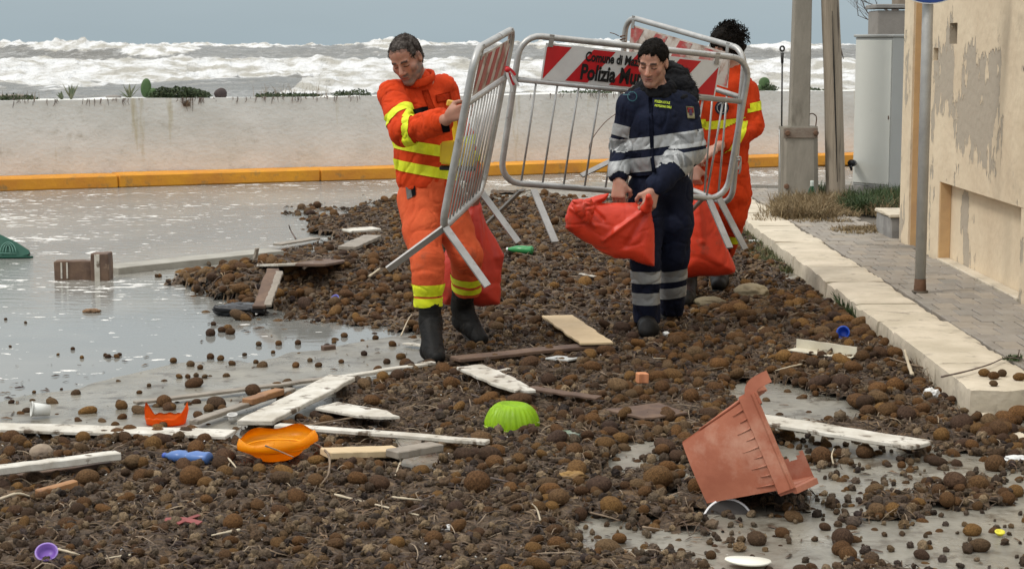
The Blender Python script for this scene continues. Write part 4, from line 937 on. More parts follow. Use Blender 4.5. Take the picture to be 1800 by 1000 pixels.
# trousers
S = Sdf(); S.chain([P(757, 320, 10.5), P(757, 350, 10.5)], [.125, .13], .04, ux, 1.28)
S.chain([RH, P(742, 405, 10.36), RK, P(753, 536, 10.22)], [.112, .104, .088, .076], .03); S.chain([LH, P(800, 402, 10.46), LK, P(820, 508, 10.66)], [.112, .103, .088, .078], .03)
S.cone(P(752, 478, 10.2), P(753, 497, 10.2), .09, .083, .02); S.half(P(753, 541, 10.2), (0, .0, -1), .004)
def cutL(Fv, X, Y, Z):
    n_ = (Vector(P(815, 520, 10.7)) - Vector(LK)).normalized(); c = Vector(P(817, 514, 10.68)); d = (X - c.x) * n_.x + (Y - c.y) * n_.y + (Z - c.z) * n_.z
    return np.where(X > P(783, 0, 10.4).x, Sdf._smax(Fv, d, .006), Fv)
S.fn(cutL)
tV, tQ, tN, to = garment('trousers', S, .0062, orange_t, p1, .0055, 6.5, 12, [(P(748, 480, 10.2), .08, .005), (P(822, 470, 10.5), .08, .005), (P(757, 372, 10.4), .1, .005)], stretch=(1, 1, 1.1))
rl = seg_dist(tV, [RH, RK, RA], [.1, .09, .075]); ll = seg_dist(tV, [LH, LK, LA], [.1, .09, .075])
for c, ax, w, sel in ((P(752, 509, 10.2), (.02, 0, -1), .032, rl < ll), (P(754, 531, 10.2), (.02, 0, -1), .026, rl < ll), (P(818, 489, 10.58), (-.1, .25, -1), .026, ll < rl), (P(818, 506, 10.62), (-.1, .25, -1), .021, ll < rl)):
    b_ = band_mesh(tV, tQ, tN, c, ax, w, sel)
    if b_: link('reflective_band', b_, hi_yellow, p1)
patch('pocket_opening', PQ(10.4, (712, 327), (722, 324), (727, 345), (716, 350)), MATS['grey_cement'], p1, tV, tN, .004); patch('pocket_lining', PQ(10.38, (721, 329), (729, 327), (731, 342), (725, 346)), black_m, p1, tV, tN, .007)
for (ank, heel, toe, kn, hh) in ((RA, heelR, toeR, RK, .16), (LA, heelL, toeL, LK, .12)):
    S = Sdf(); boot(S, ank, heel, toe, kn, hh, .060, .047); V, Q = S.mesh(.006, 'boot'); N = vnormals(V, Q); V = V + N * folds(V, .0025, 11, 5, (1, 1, 1.6))[:, None]
    b_ = link('boot', np_mesh('boot', V, Q), boot_m, p1); sole(p1, heel, toe, .047, -.038)
# ------------------------------------------------------------------ person 2: man in navy
p2 = wempty('person', tuple(G(1150, 585)), 'dark haired man in navy jacket with silver bands and fur-black hood, carrying a red sack', 'person', 'workers clearing the road')
p2['label'] = 'dark haired man in navy uniform with silver bands and black hood, carrying a red sack'
_z2 = GS(1137, 590).z; HY = 11.15; hipC = P(1160, 322, HY); belly = P(1157, 268, HY); chest = P(1153, 210, HY); hd = P(1147, 111, 11.06)
RS, RE, RW = P(1111, 187, 11.12), P(1094, 258, 11.2), P(1088, 314, 11.02); LS, LE, LW = P(1200, 192, 11.16), P(1211, 262, 11.06), P(1153, 328, 10.86)
RH, RK, RA = P(1137, 332, HY), P(1135, 455, 11.02), P(1137, 568, 11.16); LH, LK, LA = P(1184, 332, HY + .03), P(1184, 450, 11.2), P(1178, 542, 11.50)
hf = Vector((-.34, -.86, -.36)); hu = Vector((-.03, -.34, 1)); Lh = Loc(hd, frame(hf, hu), 1.05)
S = Sdf(); head_sdf(S, Lh, plump=.98); S.chain([Lh(0, -.03, -.06), P(1154, 165, 11.14), chest], [.055, .06, .08], .03)
S.chain([P(1154, 165, 11.14), chest, belly, hipC], [.07, .115, .11, .115], .04, (1, 0, 0), 1.3)
S.chain([RS, RE, RW], [.052, .042, .032], .02); S.chain([LS, LE, LW], [.052, .042, .032], .02); S.chain([RH, RK, RA], [.07, .055, .045], .02); S.chain([LH, LK, LA], [.07, .055, .045], .02)
hand_sdf(S, P(1150, 333, 10.85), (-.30, -.12, -.9), (-.35, .95, .0), (-.9, -.3, .2), (.75, 1.15, .8), 1.12, (.5, .7))
hand_sdf(S, P(1088, 317, 11.01), (-.05, -.1, -1), (.35, .9, 0), (.9, -.2, 0), (.7, 1.1, .8), 1.1, (.4, .7))
V, Q = S.mesh(.0048, 'body'); V = smooth(V, Q, 1, .3)
C = skin_col(V, Lh, (.48, .27, .195), (.012, .009, .007), .5, (.10, .07, .06), lip=(.42, .18, .15))
me = np_mesh('body', V, Q); set_col(me, 'Col', C); link('body', me, skin_m, p2)
hair_cap('hair', Lh, hair_dark, p2, .008, ((0, .080, .082), (0, .010, -.020)), rough=.005, freq=45, tmpl=.004)
S = Sdf(); ux = Vector((1, -.05, 0))
S.chain([P(1152, 162, 11.14), P(1152, 176, 11.15), P(1153, 195, 11.16), chest, belly, P(1159, 302, HY)], [.066, .09, .128, .150, .152, .150], .045, ux, 1.22)
S.half(P(1150, 307, HY), (.06, 0, -1), .006)
S.chain([P(1135, 180, 11.14), RS, RE, P(1088, 308, 11.04)], [.09, .086, .074, .062], .028); S.chain([P(1170, 182, 11.15), LS, LE, P(1156, 326, 10.88)], [.09, .094, .088, .070], .028)
S.ell(P(1087, 322, 11.0), (.04, .06, .028), .004, neg=True)
jV, jQ, jN, jo = garment('jacket', S, .0062, navy_m, p2, .0085, 8.0, 24, [(LE, .14, .008), (RE, .12, .007)])
ra_ = seg_dist(jV, [RS, RE, RW], [.088, .07, .058]); la_ = seg_dist(jV, [LS, LE, LW], [.094, .084, .066])
sR = ra_ < .02; sL = la_ < .02; sT = (ra_ > -.004) & (la_ > -.004)
for c, ax, w, sel in ((P(1150, 249, 11.05), (.14, 0, -1), .035, sT), (P(1152, 286, 11.05), (.14, 0, -1), .042, sT),
                      (P(1095, 231, 11.1), (-.25, 0, -1), .034, sR), (P(1092, 257, 11.1), (-.2, 0, -1), .034, sR),
                      (P(1208, 246, 11.05), (.12, .0, -1), .042, sL & (jV[:, 2] > P(0, 262, 11.05).z)), (P(1188, 281, 10.97), (-.62, -.35, -.75), .042, sL & (jV[:, 2] < P(0, 262, 11.05).z))):
    b_ = band_mesh(jV, jQ, jN, c, ax, w, sel)
    if b_: link('reflective_band', b_, silver_m, p2)
# hood: thick black collar ring, slumped at the back with fur edge
S = Sdf(); nb = P(1154, 157, 11.15)
for a0, a1 in zip(np.linspace(-math.pi, math.pi, 22)[:-1], np.linspace(-math.pi, math.pi, 22)[1:]):
    f = lambda a_: Vector(nb) + Vector((.082 * math.sin(a_) + .006, .080 * math.cos(a_), .026 * math.cos(a_) + .002))
    S.cone(f(a0), f(a1), .026, .026, .012, (0, 0, 1), 1.7)
S.chain([P(1170, 118, 11.30), P(1190, 138, 11.32), P(1210, 158, 11.24)], [.045, .072, .058], .04); S.chain([P(1172, 152, 11.30), P(1196, 160, 11.28), P(1216, 172, 11.18)], [.06, .06, .036], .04); S.chain([P(1112, 166, 11.14), P(1130, 158, 11.24), P(1160, 150, 11.30)], [.034, .045, .06], .03)
S.chain([P(1196, 176, 11.10), P(1214, 176, 11.16)], [.026, .030], .02)
S.ell(Lh(0, .01, -.06), (.068, .085, .095), .012, neg=True)
V, Q = S.mesh(.007, 'hood'); V = smooth(V, Q, 1, .4); N = vnormals(V, Q); V = V + N * (folds(V, .012, 9, 8, (1, 1, 1)) + .004 * vn(V[:, 0] * 80, V[:, 1] * 80, V[:, 2] * 80, 3))[:, None]; link('hood', np_mesh('hood', V, Q), black_m, p2)
bm = bmesh.new(); rs = random.Random(3); idx_ = [i for i in range(len(V)) if V[i, 0] > P(1203, 0, 11.2).x]
for i in rs.choices(idx_, k=420):
    p, n_ = Vector(V[i]), Vector(N[i]); q = p + n_ * rs.uniform(.008, .02) + Vector((rs.uniform(-.008, .008), 0, rs.uniform(-.01, .006))); sd_ = n_.orthogonal() * .0015; bm.faces.new((bm.verts.new(p + sd_), bm.verts.new(p - sd_), bm.verts.new(q)))
o = link('fur_trim', bm_mesh(bm, 'fur_trim'), black_m, p2)
# text on the chest, round teal emblem, regional shield on the sleeve
def text_mesh(name, body, size, M, m, parent, ext=.0008, sx=1.0, align='CENTER', shear=0, off=0.0):
    cu = bpy.data.curves.new(name, 'FONT'); cu.body = body; cu.size = size; cu.extrude = ext; cu.align_x = align; cu.align_y = 'CENTER'; cu.shear = shear; cu.resolution_u = 3; cu.offset = off
    ob = bpy.data.objects.new('tmp_text', cu); COL.objects.link(ob); dg = bpy.context.evaluated_depsgraph_get(); dg.update(); me = bpy.data.meshes.new_from_object(ob.evaluated_get(dg)); COL.objects.unlink(ob); bpy.data.objects.remove(ob)
    me.name = name; me.transform(M @ Matrix.Diagonal((sx, 1, 1, 1))); me.materials.clear(); return link(name, me, m, parent)
def surf_y(V, x, z, y0=11.2):
    D = (V[:, 0] - x) ** 2 + (V[:, 2] - z) ** 2; ids = np.where(D < .02 ** 2)[0]; return V[ids, 1].min() if len(ids) else y0
def drape(me, V, off=.004):
    for v in me.vertices: v.co.y = surf_y(V, v.co.x, v.co.z) - off - (v.co.y)
    me.update()
lime_t = mat('lime_lettering', (.50, .62, .04), .6)
for tx, (cx, cy), sz in (('POLIZIA LOCALE', (1164.5, 180), .021), ('PROTEZIONE CIVILE', (1165.5, 187.5), .019)):
    c = P(cx, cy, 0.0001 + 11.0); Mt = Matrix.Translation((c.x, 0, c.z)) @ Matrix.Rotation(R(7), 4, 'Y') @ Matrix.Rotation(R(90), 4, 'X')
    o = text_mesh('chest_lettering', tx, sz * .92, Mt, lime_t, p2, .0004, .62, off=.0006); drape(o.data, jV, .005)
teal = mat('teal_print', (.01, .07, .085), .6)
c = P(1112, 170, 11.0); bm = bmesh.new(); add_lathe(bm, [(.024, 0), (.029, 0), (.029, .001), (.024, .001)], 24, Matrix.Translation((c.x, 0, c.z)) @ Matrix.Rotation(R(90), 4, 'X')); add_box(bm, (c.x - .034, 0, c.z + .010), (.040, .001, .005))
o = link('round_emblem', bm_mesh(bm, 'round_emblem'), teal, p2); drape(o.data, jV, .005)
patch('front_placket', PQ(11.0, (1141, 172), (1147, 172), (1150, 300), (1143, 300)), navy_t, p2, jV, jN, .006)
patch('pocket_flap', PQ(11.0, (1100, 268), (1126, 270), (1125, 276), (1100, 274)), navy_t, p2, jV, jN, .006)
patch('sleeve_badge', PQ(11.05, (1206, 187), (1220, 188), (1222, 209), (1208, 208)), mat('badge_cream', (.62, .58, .36), .6), p2, jV, jN, .005)
patch('badge_field', PQ(11.04, (1208, 189), (1219.5, 190), (1220, 199), (1209, 198.5)), mat('badge_red', (.42, .05, .05), .6), p2, jV, jN, .008)
patch('badge_mark', PQ(11.03, (1212, 192), (1217, 193), (1218, 204), (1212, 203)), mat('badge_violet', (.15, .09, .16), .6), p2, jV, jN, .010)
S = Sdf(); S.chain([P(1160, 302, HY), P(1160, 330, HY)], [.125, .13], .04, ux, 1.2)
S.chain([RH, P(1136, 395, 11.08), RK, P(1137, 566, 11.14)], [.112, .105, .088, .078], .03); S.chain([LH, P(1186, 392, HY), LK, P(1181, 546, 11.46)], [.112, .106, .09, .072], .03)
S.half(P(1137, 567, 11.14), (0, 0, -1), .004)
tV, tQ, tN, to = garment('trousers', S, .0065, navy_t, p2, .008, 7.5, 33, [(P(1137, 545, 11.1), .07, .006)], stretch=(1, 1, .9))
rl = seg_dist(tV, [RH, RK, RA], [.1, .088, .078]); ll = seg_dist(tV, [LH, LK, LA], [.1, .09, .072])
for c, ax, w, sel in ((P(1137, 486, 11.05), (.0, 0, -1), .037, rl < ll), (P(1137, 525, 11.05), (0, 0, -1), .037, rl < ll), (P(1182, 484, 11.25), (.16, 0, -1), .036, ll < rl), (P(1180, 515, 11.3), (.16, 0, -1), .036, ll < rl)):
    b_ = band_mesh(tV, tQ, tN, c, ax, w, sel)
    if b_: link('reflective_band', b_, silver_m, p2)
for (ank, heel, toe, kn) in ((RA, Vector((P(1138, 580, 11.2).x, G(1137, 588, _z2 + .05).y + .22, _z2 + .048)), G(1134, 586, _z2 + .045), RK), (LA, Vector((P(1176, 560, 11.6).x, 11.66, .07)), Vector((P(1168, 575, 11.4).x, 11.42, .045)), LK)):
    S = Sdf(); boot(S, ank, heel, toe, kn, .08, .056, .045); V, Q = S.mesh(.0065, 'shoe'); link('shoe', np_mesh('shoe', V, Q), boot_m, p2); sole(p2, heel, toe, .045, -.036)
# ------------------------------------------------------------------ person 3: behind, curly hair
p3 = wempty('person', tuple(G(1235, 520)), 'curly black haired worker in orange standing behind the striped barrier, face hidden', 'person', 'workers clearing the road')
HY = 12.95; hipC = P(1272, 285, HY); chest = P(1275, 190, HY); hd = P(1277, 84, 12.9); RS, RE, RW = P(1243, 165, HY), P(1228, 225, HY), P(1222, 285, 12.8); LS, LE, LW = P(1309, 160, 12.98), P(1323, 222, 12.92), P(1262, 258, 12.68)
RH, RK, RA = P(1252, 295, HY), P(1228, 392, 12.75), P(1208, 500, 12.72); LH, LK, LA = P(1288, 298, HY), P(1288, 380, 12.95), P(1263, 470, 13.35)
hf = Vector((-.75, -.5, -.28)); Lh = Loc(hd, frame(hf, (-.15, -.15, 1)), .96)
S = Sdf(); head_sdf(S, Lh); S.chain([Lh(0, -.03, -.06), P(1280, 125, HY), chest], [.055, .06, .08], .03); S.chain([P(1280, 125, HY), chest, hipC], [.07, .115, .115], .04, (1, 0, 0), 1.3)
S.chain([RS, RE, RW], [.052, .042, .032], .02); S.chain([LS, LE, LW], [.052, .042, .032], .02); S.chain([RH, RK, RA], [.07, .055, .045], .02); S.chain([LH, LK, LA], [.07, .055, .045], .02)
hand_sdf(S, P(1258, 262, 12.66), (-.85, -.1, -.45), (.1, .6, -.6), (-.3, -.2, 1), (.5, .9, .7), 1.1); hand_sdf(S, P(1222, 292, 12.79), (0, -.1, -1), (.6, .8, 0), (.8, -.2, 0), (.8, 1.1, .8), 1.05)
V, Q = S.mesh(.0062, 'body'); C = skin_col(V, Lh, (.50, .29, .22), (.018, .013, .010), 0.3, (.14, .10, .085)); me = np_mesh('body', V, Q); set_col(me, 'Col', C); link('body', me, skin_m, p3)
hair_cap('hair', Lh, hair_dark, p3, .038, ((0, .10, .055), (0, .035, -.05)), h=.006, rough=.012, curly=.013, freq=26, back=-.10, ears=False, strands=0)
bm = bmesh.new(); rs = random.Random(8)
for i in range(520):   # loose curls round the outline
    th, ph_ = rs.uniform(0, 2 * math.pi), rs.uniform(-.3, 1.5); dv = Vector(Lh.M @ HN((math.cos(th) * math.cos(ph_), math.sin(th) * math.cos(ph_) - .15, math.sin(ph_))))
    if Vector(hf).normalized().dot(dv) > .62: continue
    p = Vector(Lh(0, -.024, .037)) + dv * rs.uniform(.105, .128); t1 = dv.orthogonal().normalized(); t2 = dv.cross(t1); a0 = rs.uniform(0, 6.28); r_ = rs.uniform(.006, .012)
    add_tube(bm, [p + (t1 * math.cos(a0 + q) + t2 * math.sin(a0 + q)) * r_ + dv * .004 * q for q in (0, 1.3, 2.6, 3.9, 5.2)], .0022, 3, caps=False)
link('curls', bm_mesh(bm, 'curls', True), hair_dark, p3)
S = Sdf(); ux = Vector((1, -.2, 0)); S.chain([P(1279, 128, HY), P(1277, 155, HY), chest, P(1272, 275, HY)], [.085, .125, .145, .14], .045, ux, 1.22); S.half(P(1272, 286, HY), (0, 0, -1), .006)
S.chain([P(1262, 155, HY), RS, RE, P(1223, 275, 12.82)], [.09, .085, .070, .058], .03); S.chain([P(1290, 150, HY), LS, LE, P(1272, 252, 12.74)], [.09, .088, .076, .064], .03); 
jV, jQ, jN, jo = garment('jacket', S, .009, orange_j, p3, .010, 8, 44, [(LE, .12, .007)])
ra_ = seg_dist(jV, [RS, RE, RW], [.085, .07, .058]); la_ = seg_dist(jV, [LS, LE, LW], [.088, .076, .064]); sL = la_ < .02; sT = (ra_ > .008) & (la_ > .008)
for c, ax, w, sel in ((P(1262, 219, 12.85), (.12, 0, -1), .028, sT), (P(1316, 190, 12.9), (.2, 0, -1), .030, sL & (jV[:, 2] > P(0, 202, 12.9).z)), (P(1298, 228, 12.83), (-.75, -.2, .45), .030, sL & (jV[:, 2] < P(0, 212, 12.9).z)), (P(1222, 217, 12.9), (0, 0, -1), .028, ra_ < .02)):
    b_ = band_mesh(jV, jQ, jN, c, ax, w, sel)
    if b_: link('reflective_band', b_, hi_yellow, p3)
c = P(1269, 190, 12.8); bm = bmesh.new(); add_lathe(bm, [(0, 0), (.048, 0), (.048, .001), (0, .001)], 24, Matrix.Translation((c.x, 0, c.z)) @ Matrix.Rotation(R(90), 4, 'X')); bmesh.ops.subdivide_edges(bm, edges=bm.edges[:], cuts=1)
o = link('chest_badge', bm_mesh(bm, 'chest_badge'), mat('badge_dark', (.03, .035, .06), .6), p3); 
for v in o.data.vertices: v.co.y = surf_y(jV, v.co.x, v.co.z, 12.8) - .006
bm = bmesh.new(); add_lathe(bm, [(.030, 0), (.036, 0), (.036, .001), (.030, .001)], 20, Matrix.Translation((c.x, 0, c.z)) @ Matrix.Rotation(R(90), 4, 'X')); o = link('badge_ring', bm_mesh(bm, 'badge_ring'), silver_m, p3)
for v in o.data.vertices: v.co.y = surf_y(jV, v.co.x, v.co.z, 12.8) - .009
S = Sdf(); S.chain([P(1272, 272, HY), P(1272, 298, HY)], [.125, .13], .04, ux, 1.2)
S.chain([RH, P(1242, 345, 12.85), RK, P(1210, 492, 12.72)], [.115, .11, .09, .078], .03); S.chain([LH, P(1292, 345, 12.95), LK, P(1272, 440, 13.25)], [.115, .112, .09, .075], .03)
S.half(P(1209, 468, 12.7), (0, 0, -1), .004)
tV, tQ, tN, to = garment('trousers', S, .009, orange_j, p3, .009, 7, 53, stretch=(1, 1, 1))
ll = seg_dist(tV, [LH, LK, LA], [.1, .09, .075]); rl = seg_dist(tV, [RH, RK, RA], [.1, .09, .078])
for c, ax, w, sel in ((P(1282, 417, 13.1), (-.15, .2, -1), .035, ll < rl), (P(1217, 448, 12.7), (-.1, 0, -1), .03, rl < ll)):
    b_ = band_mesh(tV, tQ, tN, c, ax, w, sel)
    if b_: link('reflective_band', b_, hi_yellow, p3)
for (ank, heel, toe, kn) in ((RA, GS(1208, 522, .05), GS(1201, 532, .045) + Vector((0, -.02, 0)), RK), (LA, GS(1266, 494, .05), GS(1261, 501, .05) + Vector((0, -.05, 0)), LK)):
    S = Sdf(); boot(S, ank, heel, toe, kn, .26, .062, .05); V, Q = S.mesh(.008, 'boot'); link('boot', np_mesh('boot', V, Q), boot_m, p3); sole(p3, heel, toe, .045, -.036)
# ================================================================== STEEL CROWD BARRIERS
bar_m = mat('barrier_steel', (.46, .455, .44), .42, (.34, .335, .32), 10, metal=.5, bump=.3, bscale=50, col3=(.15, .125, .10), n3=16, t3=(.62, .72), bdist=.003)
leg_m = mat('barrier_leg_steel', (.36, .35, .335), .5, (.27, .26, .245), 8, metal=.45, bump=.3, bscale=40, col3=(.17, .12, .09), n3=10, t3=(.6, .75), bdist=.003)
red_m = mat('sign_red', (.52, .018, .022), .38, (.44, .016, .02), 6, bump=.05, bscale=40, col3=(.22, .035, .03), n3=14, t3=(.68, .8)); white_m = mat('sign_reflective_white', (.66, .66, .64), .38, (.58, .575, .56), 6, col3=(.34, .32, .29), n3=9, t3=(.64, .8))
ink = mat('black_lettering', (.012, .012, .012), .5)
worn_w = mat('worn_sign_white', (.56, .52, .47), .6, (.40, .32, .26), 7, col3=(.24, .15, .11), n3=6, t3=(.5, .62), bump=.4, bscale=30); worn_r = mat('worn_sign_red', (.38, .04, .04), .55, (.34, .12, .10), 6, col3=(.40, .34, .29), n3=5, t3=(.5, .6), bump=.4, bscale=30)
def clip_poly(pts, x0, x1, y0, y1):
    def cl(ps, ax, v, keep_less):
        out = []
        for i in range(len(ps)):
            a, b = ps[i], ps[(i + 1) % len(ps)]; ia = (a[ax] <= v) if keep_less else (a[ax] >= v); ib = (b[ax] <= v) if keep_less else (b[ax] >= v)
            if ia: out.append(a)
            if ia != ib: t_ = (v - a[ax]) / (b[ax] - a[ax]); out.append((a[0] + (b[0] - a[0]) * t_, a[1] + (b[1] - a[1]) * t_))
        return out
    for ax, v, k_ in ((0, x0, 0), (0, x1, 1), (1, y0, 0), (1, y1, 1)):
        if pts: pts = cl(pts, ax, v, k_)
    return pts
def barrier(label, BL, BR, TL, legs, nb=11, mid=.70, panel=(.09, .86, .735, .955), text=False, rm=red_m, wm=white_m, rad=.0195, cr=.11, tilt=1, clean=True, group='steel crowd barriers', bar_r=.0065):
    BL, BR, TL = Vector(BL), Vector(BR), Vector(TL); U = BR - BL; W = U.length; U.normalize(); Vv = TL - BL; Vv = Vv - U * Vv.dot(U); Hh = Vv.length; Vv.normalize(); Nn = U.cross(Vv)
    if Nn.y > 0: Nn = -Nn              # towards the camera
    pt = lambda u, v, o=0: BL + U * u + Vv * v + Nn * o
    t = wempty('crowd_barrier', tuple(pt(W / 2, 0)), label, 'barrier', group)
    # rounded frame tube
    loop = []
    for cx, cy, a0 in ((W - cr, Hh - cr, 90), (W - cr, cr, 0), (cr, cr, -90), (cr, Hh - cr, -180)):
        for q in range(7):
            a = R(a0 - q * 15); loop.append((cx + cr * math.cos(a), cy + cr * math.sin(a)))
    path = [pt(*q) for q in loop]; bm = bmesh.new(); path = path + [path[0]]
    full = []
    for i in range(len(path) - 1):
        n_ = max(1, int((path[i + 1] - path[i]).length / .12)); full += [path[i].lerp(path[i + 1], q / n_) for q in range(n_)]
    full.append(path[0]); add_tube(bm, full, rad, 12, caps=False, side=Nn); link('frame', bm_mesh(bm, 'frame', True), bar_m, t)
    vm = Hh * mid; tube_obj('middle_rail', [pt(rad, vm), pt(W - rad, vm)], rad * .88, bar_m, t, 12)
    for i in range(1, nb + 1):
        u = W * i / (nb + 1); tube_obj('bar', [pt(u, rad * .6), pt(u + random.uniform(-.003, .003), vm / 2, random.uniform(-.003, .003)), pt(u, vm)], bar_r, bar_m, t, 8)
    pu0, pu1, pv0, pv1 = W * panel[0], W * panel[1], Hh * panel[2], Hh * panel[3]; o0 = .012
    def plate(name, poly, oo, m, th=.0012):
        bm = bmesh.new(); fr = [bm.verts.new(pt(x, y, oo)) for x, y in poly]; bk = [bm.verts.new(pt(x, y, oo - th)) for x, y in poly]; bm.faces.new(fr); bm.faces.new(bk[::-1])
        for i in range(len(poly)): j = (i + 1) % len(poly); bm.faces.new((fr[i], fr[j], bk[j], bk[i]))
        return link(name, bm_mesh(bm, name), m, t)
    plate('sign_panel', [(pu0, pv0), (pu1, pv0), (pu1, pv1), (pu0, pv1)], o0, wm, .003)
    LW = pu1 - pu0; per = LW * .247; sl = LW * .145 * (pv1 - pv0) / (pv1 - pv0)
    for k_ in range(6):
        x0 = pu0 - LW * .118 + per * k_; ps = [(x0, pv0), (x0 + per / 2, pv0), (x0 + per / 2 + sl, pv1), (x0 + sl, pv1)]; g_ = .010
        ps = clip_poly(ps, pu0 + g_, pu1 - g_, pv0 + g_, pv1 - g_)
        if len(ps) > 2: plate('red_stripe', ps, o0 + .0022, rm)
    for u in (pu0 + .03, pu1 - .03):        # clips that hold the panel
        bm = bmesh.new(); add_tube(bm, [pt(u, pv1 - .02, .016), pt(u, Hh + rad, .016)], .01, flat=(.03, .004), side=U); link('clip', bm_mesh(bm, 'clip'), leg_m, t)
    if text:
        Mb = Matrix((( U.x, Vv.x, Nn.x, 0), (U.y, Vv.y, Nn.y, 0), (U.z, Vv.z, Nn.z, 0), (0, 0, 0, 1)))
        for tx, uu, vv, sz, sx_ in text:
            c = pt(pu0 + LW * uu, pv0 + (pv1 - pv0) * vv, o0 + .0042); text_mesh('lettering', tx, sz, Matrix.Translation(c) @ Mb, ink, t, .0005, sx_, off=.0045 if sz > .09 else .0028)
    for a, b, w_ in legs:
        a = pt(*a) if not isinstance(a, Vector) else a; tube_obj('foot', [a, b], 0, leg_m, t, flat=(w_, .012), side=Vector((1, .5, .2)), smooth=False)
        bm = bmesh.new(); 
    for u in (W * .93,):                      # hook for coupling
        tube_obj('hook', catmull([pt(W + rad, Hh * .30), pt(W + .05, Hh * .31), pt(W + .055, Hh * .25), pt(W + .045, Hh * .22)], 3), .006, bar_m, t, 6)
    return t, pt, W, Hh
Yl, Yr = 9.35, 10.42
barrier('seen nearly end on, steel barrier with faded striped panel held by the bearded man', P(776, 404, Yl), P(846, 337, Yr), P(832, 90, Yl - .20),
        [(P(779, 402, Yl), P(681, 474, Yl - .05), .038), (P(783, 400, Yl), P(857, 503, Yl - .12), .038), (P(846, 338, Yr), P(911, 426, Yr - .1), .038), (P(842, 340, Yr), P(835, 360, Yr + .3), .038)], nb=11, rm=worn_r, wm=worn_w, panel=(.07, .90, .735, .955), bar_r=.0055)
barrier('wide steel barrier with bold red and white lettered panel beside the navy-clad man', P(878, 320, 11.42), P(1276, 351, 11.95), P(910, 60, 11.31),
        [(P(917, 334, 11.44), P(858, 391, 11.75), .036), (P(938, 334, 11.44), P(976, 426, 11.10), .042), (P(1246, 350, 11.9), P(1283, 436, 11.66), .042), (P(1236, 349, 11.9), P(1195, 392, 12.2), .036)], nb=10,
        text=(('Comune di Mazara del Vallo', .492, .745, .080, .68), ('Polizia Municipale', .488, .31, .130, .70)), cr=.13, panel=(.105, .865, .715, .962))
barrier('tilted steel barrier at the back with a scraped peeling striped panel', P(1083, 282, 13.2), P(1286, 362, 12.12), P(1099, 28, 13.03),
        [(P(1084, 278, 13.2), P(1022, 309, 13.0), .036), (P(1262, 345, 12.12), P(1310, 438, 11.98), .042)], nb=8, rm=worn_r, wm=worn_w, panel=(.06, .90, .735, .955), cr=.12)
# red-white tape knotted between the first two barriers
tp = wempty('barrier_tape', tuple(P(905, 125, 10.6)), 'short knotted strip of red and white tape tied to the barrier corner', 'tape')
for i, (pts, m_) in enumerate((([(894, 118), (903, 120), (910, 126), (915, 133)], red_m), ([(900, 122), (908, 128), (914, 140), (921, 152)], white_m), ([(899, 121), (902, 136), (907, 150), (909, 162)], white_m), ([(903, 124), (908, 142), (913, 150)], red_m))):
    bm = bmesh.new(); add_tube(bm, catmull([P(x - 9, y, 10.27 + .02 * i) for x, y in pts], 4), 0, flat=(.014, .002), side=(1, 0, .3)); link('tape_strand', bm_mesh(bm, 'tape_strand'), m_, tp)
bm = bmesh.new(); bmesh.ops.create_icosphere(bm, subdivisions=2, radius=.016, matrix=Matrix.Translation(P(892, 123, 10.27))); link('knot', bm_mesh(bm, 'knot', True), red_m, tp)
# wire tied round the back barrier's corner
tw = wempty('tie_wire', tuple(P(1092, 65, 12.15)), 'thin rusty tie wire wound round the back barrier upright', 'wire')
tube_obj('wire_coil', [P(1095 + 5 * math.cos(q), 62 + q * .9, 13.05 - .03 * math.sin(q)) for q in np.linspace(0, 16, 60)], .004, rust, tw, 5)
tube_obj('wire_end', catmull([P(1088, 64, 13.03), P(1080, 60, 13.0), P(1072, 58, 13.0)], 4), .003, rust, tw, 5)
tube_obj('hanging_wire', catmull([P(1086, 198, 13.15), P(1064, 215, 13.12), P(1044, 240, 13.12), P(1036, 258, 13.12), P(1038, 272, 13.12)], 5), .003, rust, tw, 5)
# yellow hazard lamp hung behind the first barrier
yl = mat('yellow_plastic', (.74, .52, .02), .4, (.62, .42, .03), 10, col3=(.4, .28, .05), n3=16, t3=(.64, .8)); hz = wempty('hazard_lamp', tuple(P(803, 270, 10.05)), 'yellow roadwork hazard lamp box hanging behind the nearest barrier bars', 'lamp')
for (a, b, c, d) in (((774, 250), (800, 246), (798, 291), (773, 288)), ((814, 252), (834, 254), (836, 292), (812, 293))):
    bm = bmesh.new(); f = [bm.verts.new(P(x, y, 10.02)) for x, y in (a, b, c, d)]; g_ = [bm.verts.new(P(x, y, 10.14)) for x, y in (a, b, c, d)]
    bm.faces.new(f); bm.faces.new(g_[::-1])
    for i in range(4): bm.faces.new((f[i], f[(i + 1) % 4], g_[(i + 1) % 4], g_[i]))
    bmesh.ops.bevel(bm, geom=bm.edges[:], offset=.008, segments=2, affect='EDGES'); link('battery_box', bm_mesh(bm, 'battery_box'), yl, hz)
bm = bmesh.new(); add_box(bm, P(804, 296, 10.08), (.19, .11, .02), Matrix.Rotation(R(2), 3, 'Y'), .005); link('base', bm_mesh(bm, 'base'), MATS['black_plastic'], hz)
bm = bmesh.new(); add_box(bm, P(806, 262, 10.10), (.07, .08, .10), None, .008); link('middle_housing', bm_mesh(bm, 'middle_housing'), yl, hz)
S = Sdf(); S.chain([P(803, 250, 10.09), P(798, 215, 10.09), P(794, 192, 10.07)], [.018, .016, .02], .01); V, Q = S.mesh(.006, 'stem'); link('stem', np_mesh('stem', V, Q), yl, hz)
bm = bmesh.new(); add_box(bm, P(792, 182, 10.0), (.042, .05, .034), Matrix.Rotation(R(12), 3, 'Y'), .006); link('lens', bm_mesh(bm, 'lens'), mat('amber_lens', (.62, .40, .06), .35), hz)
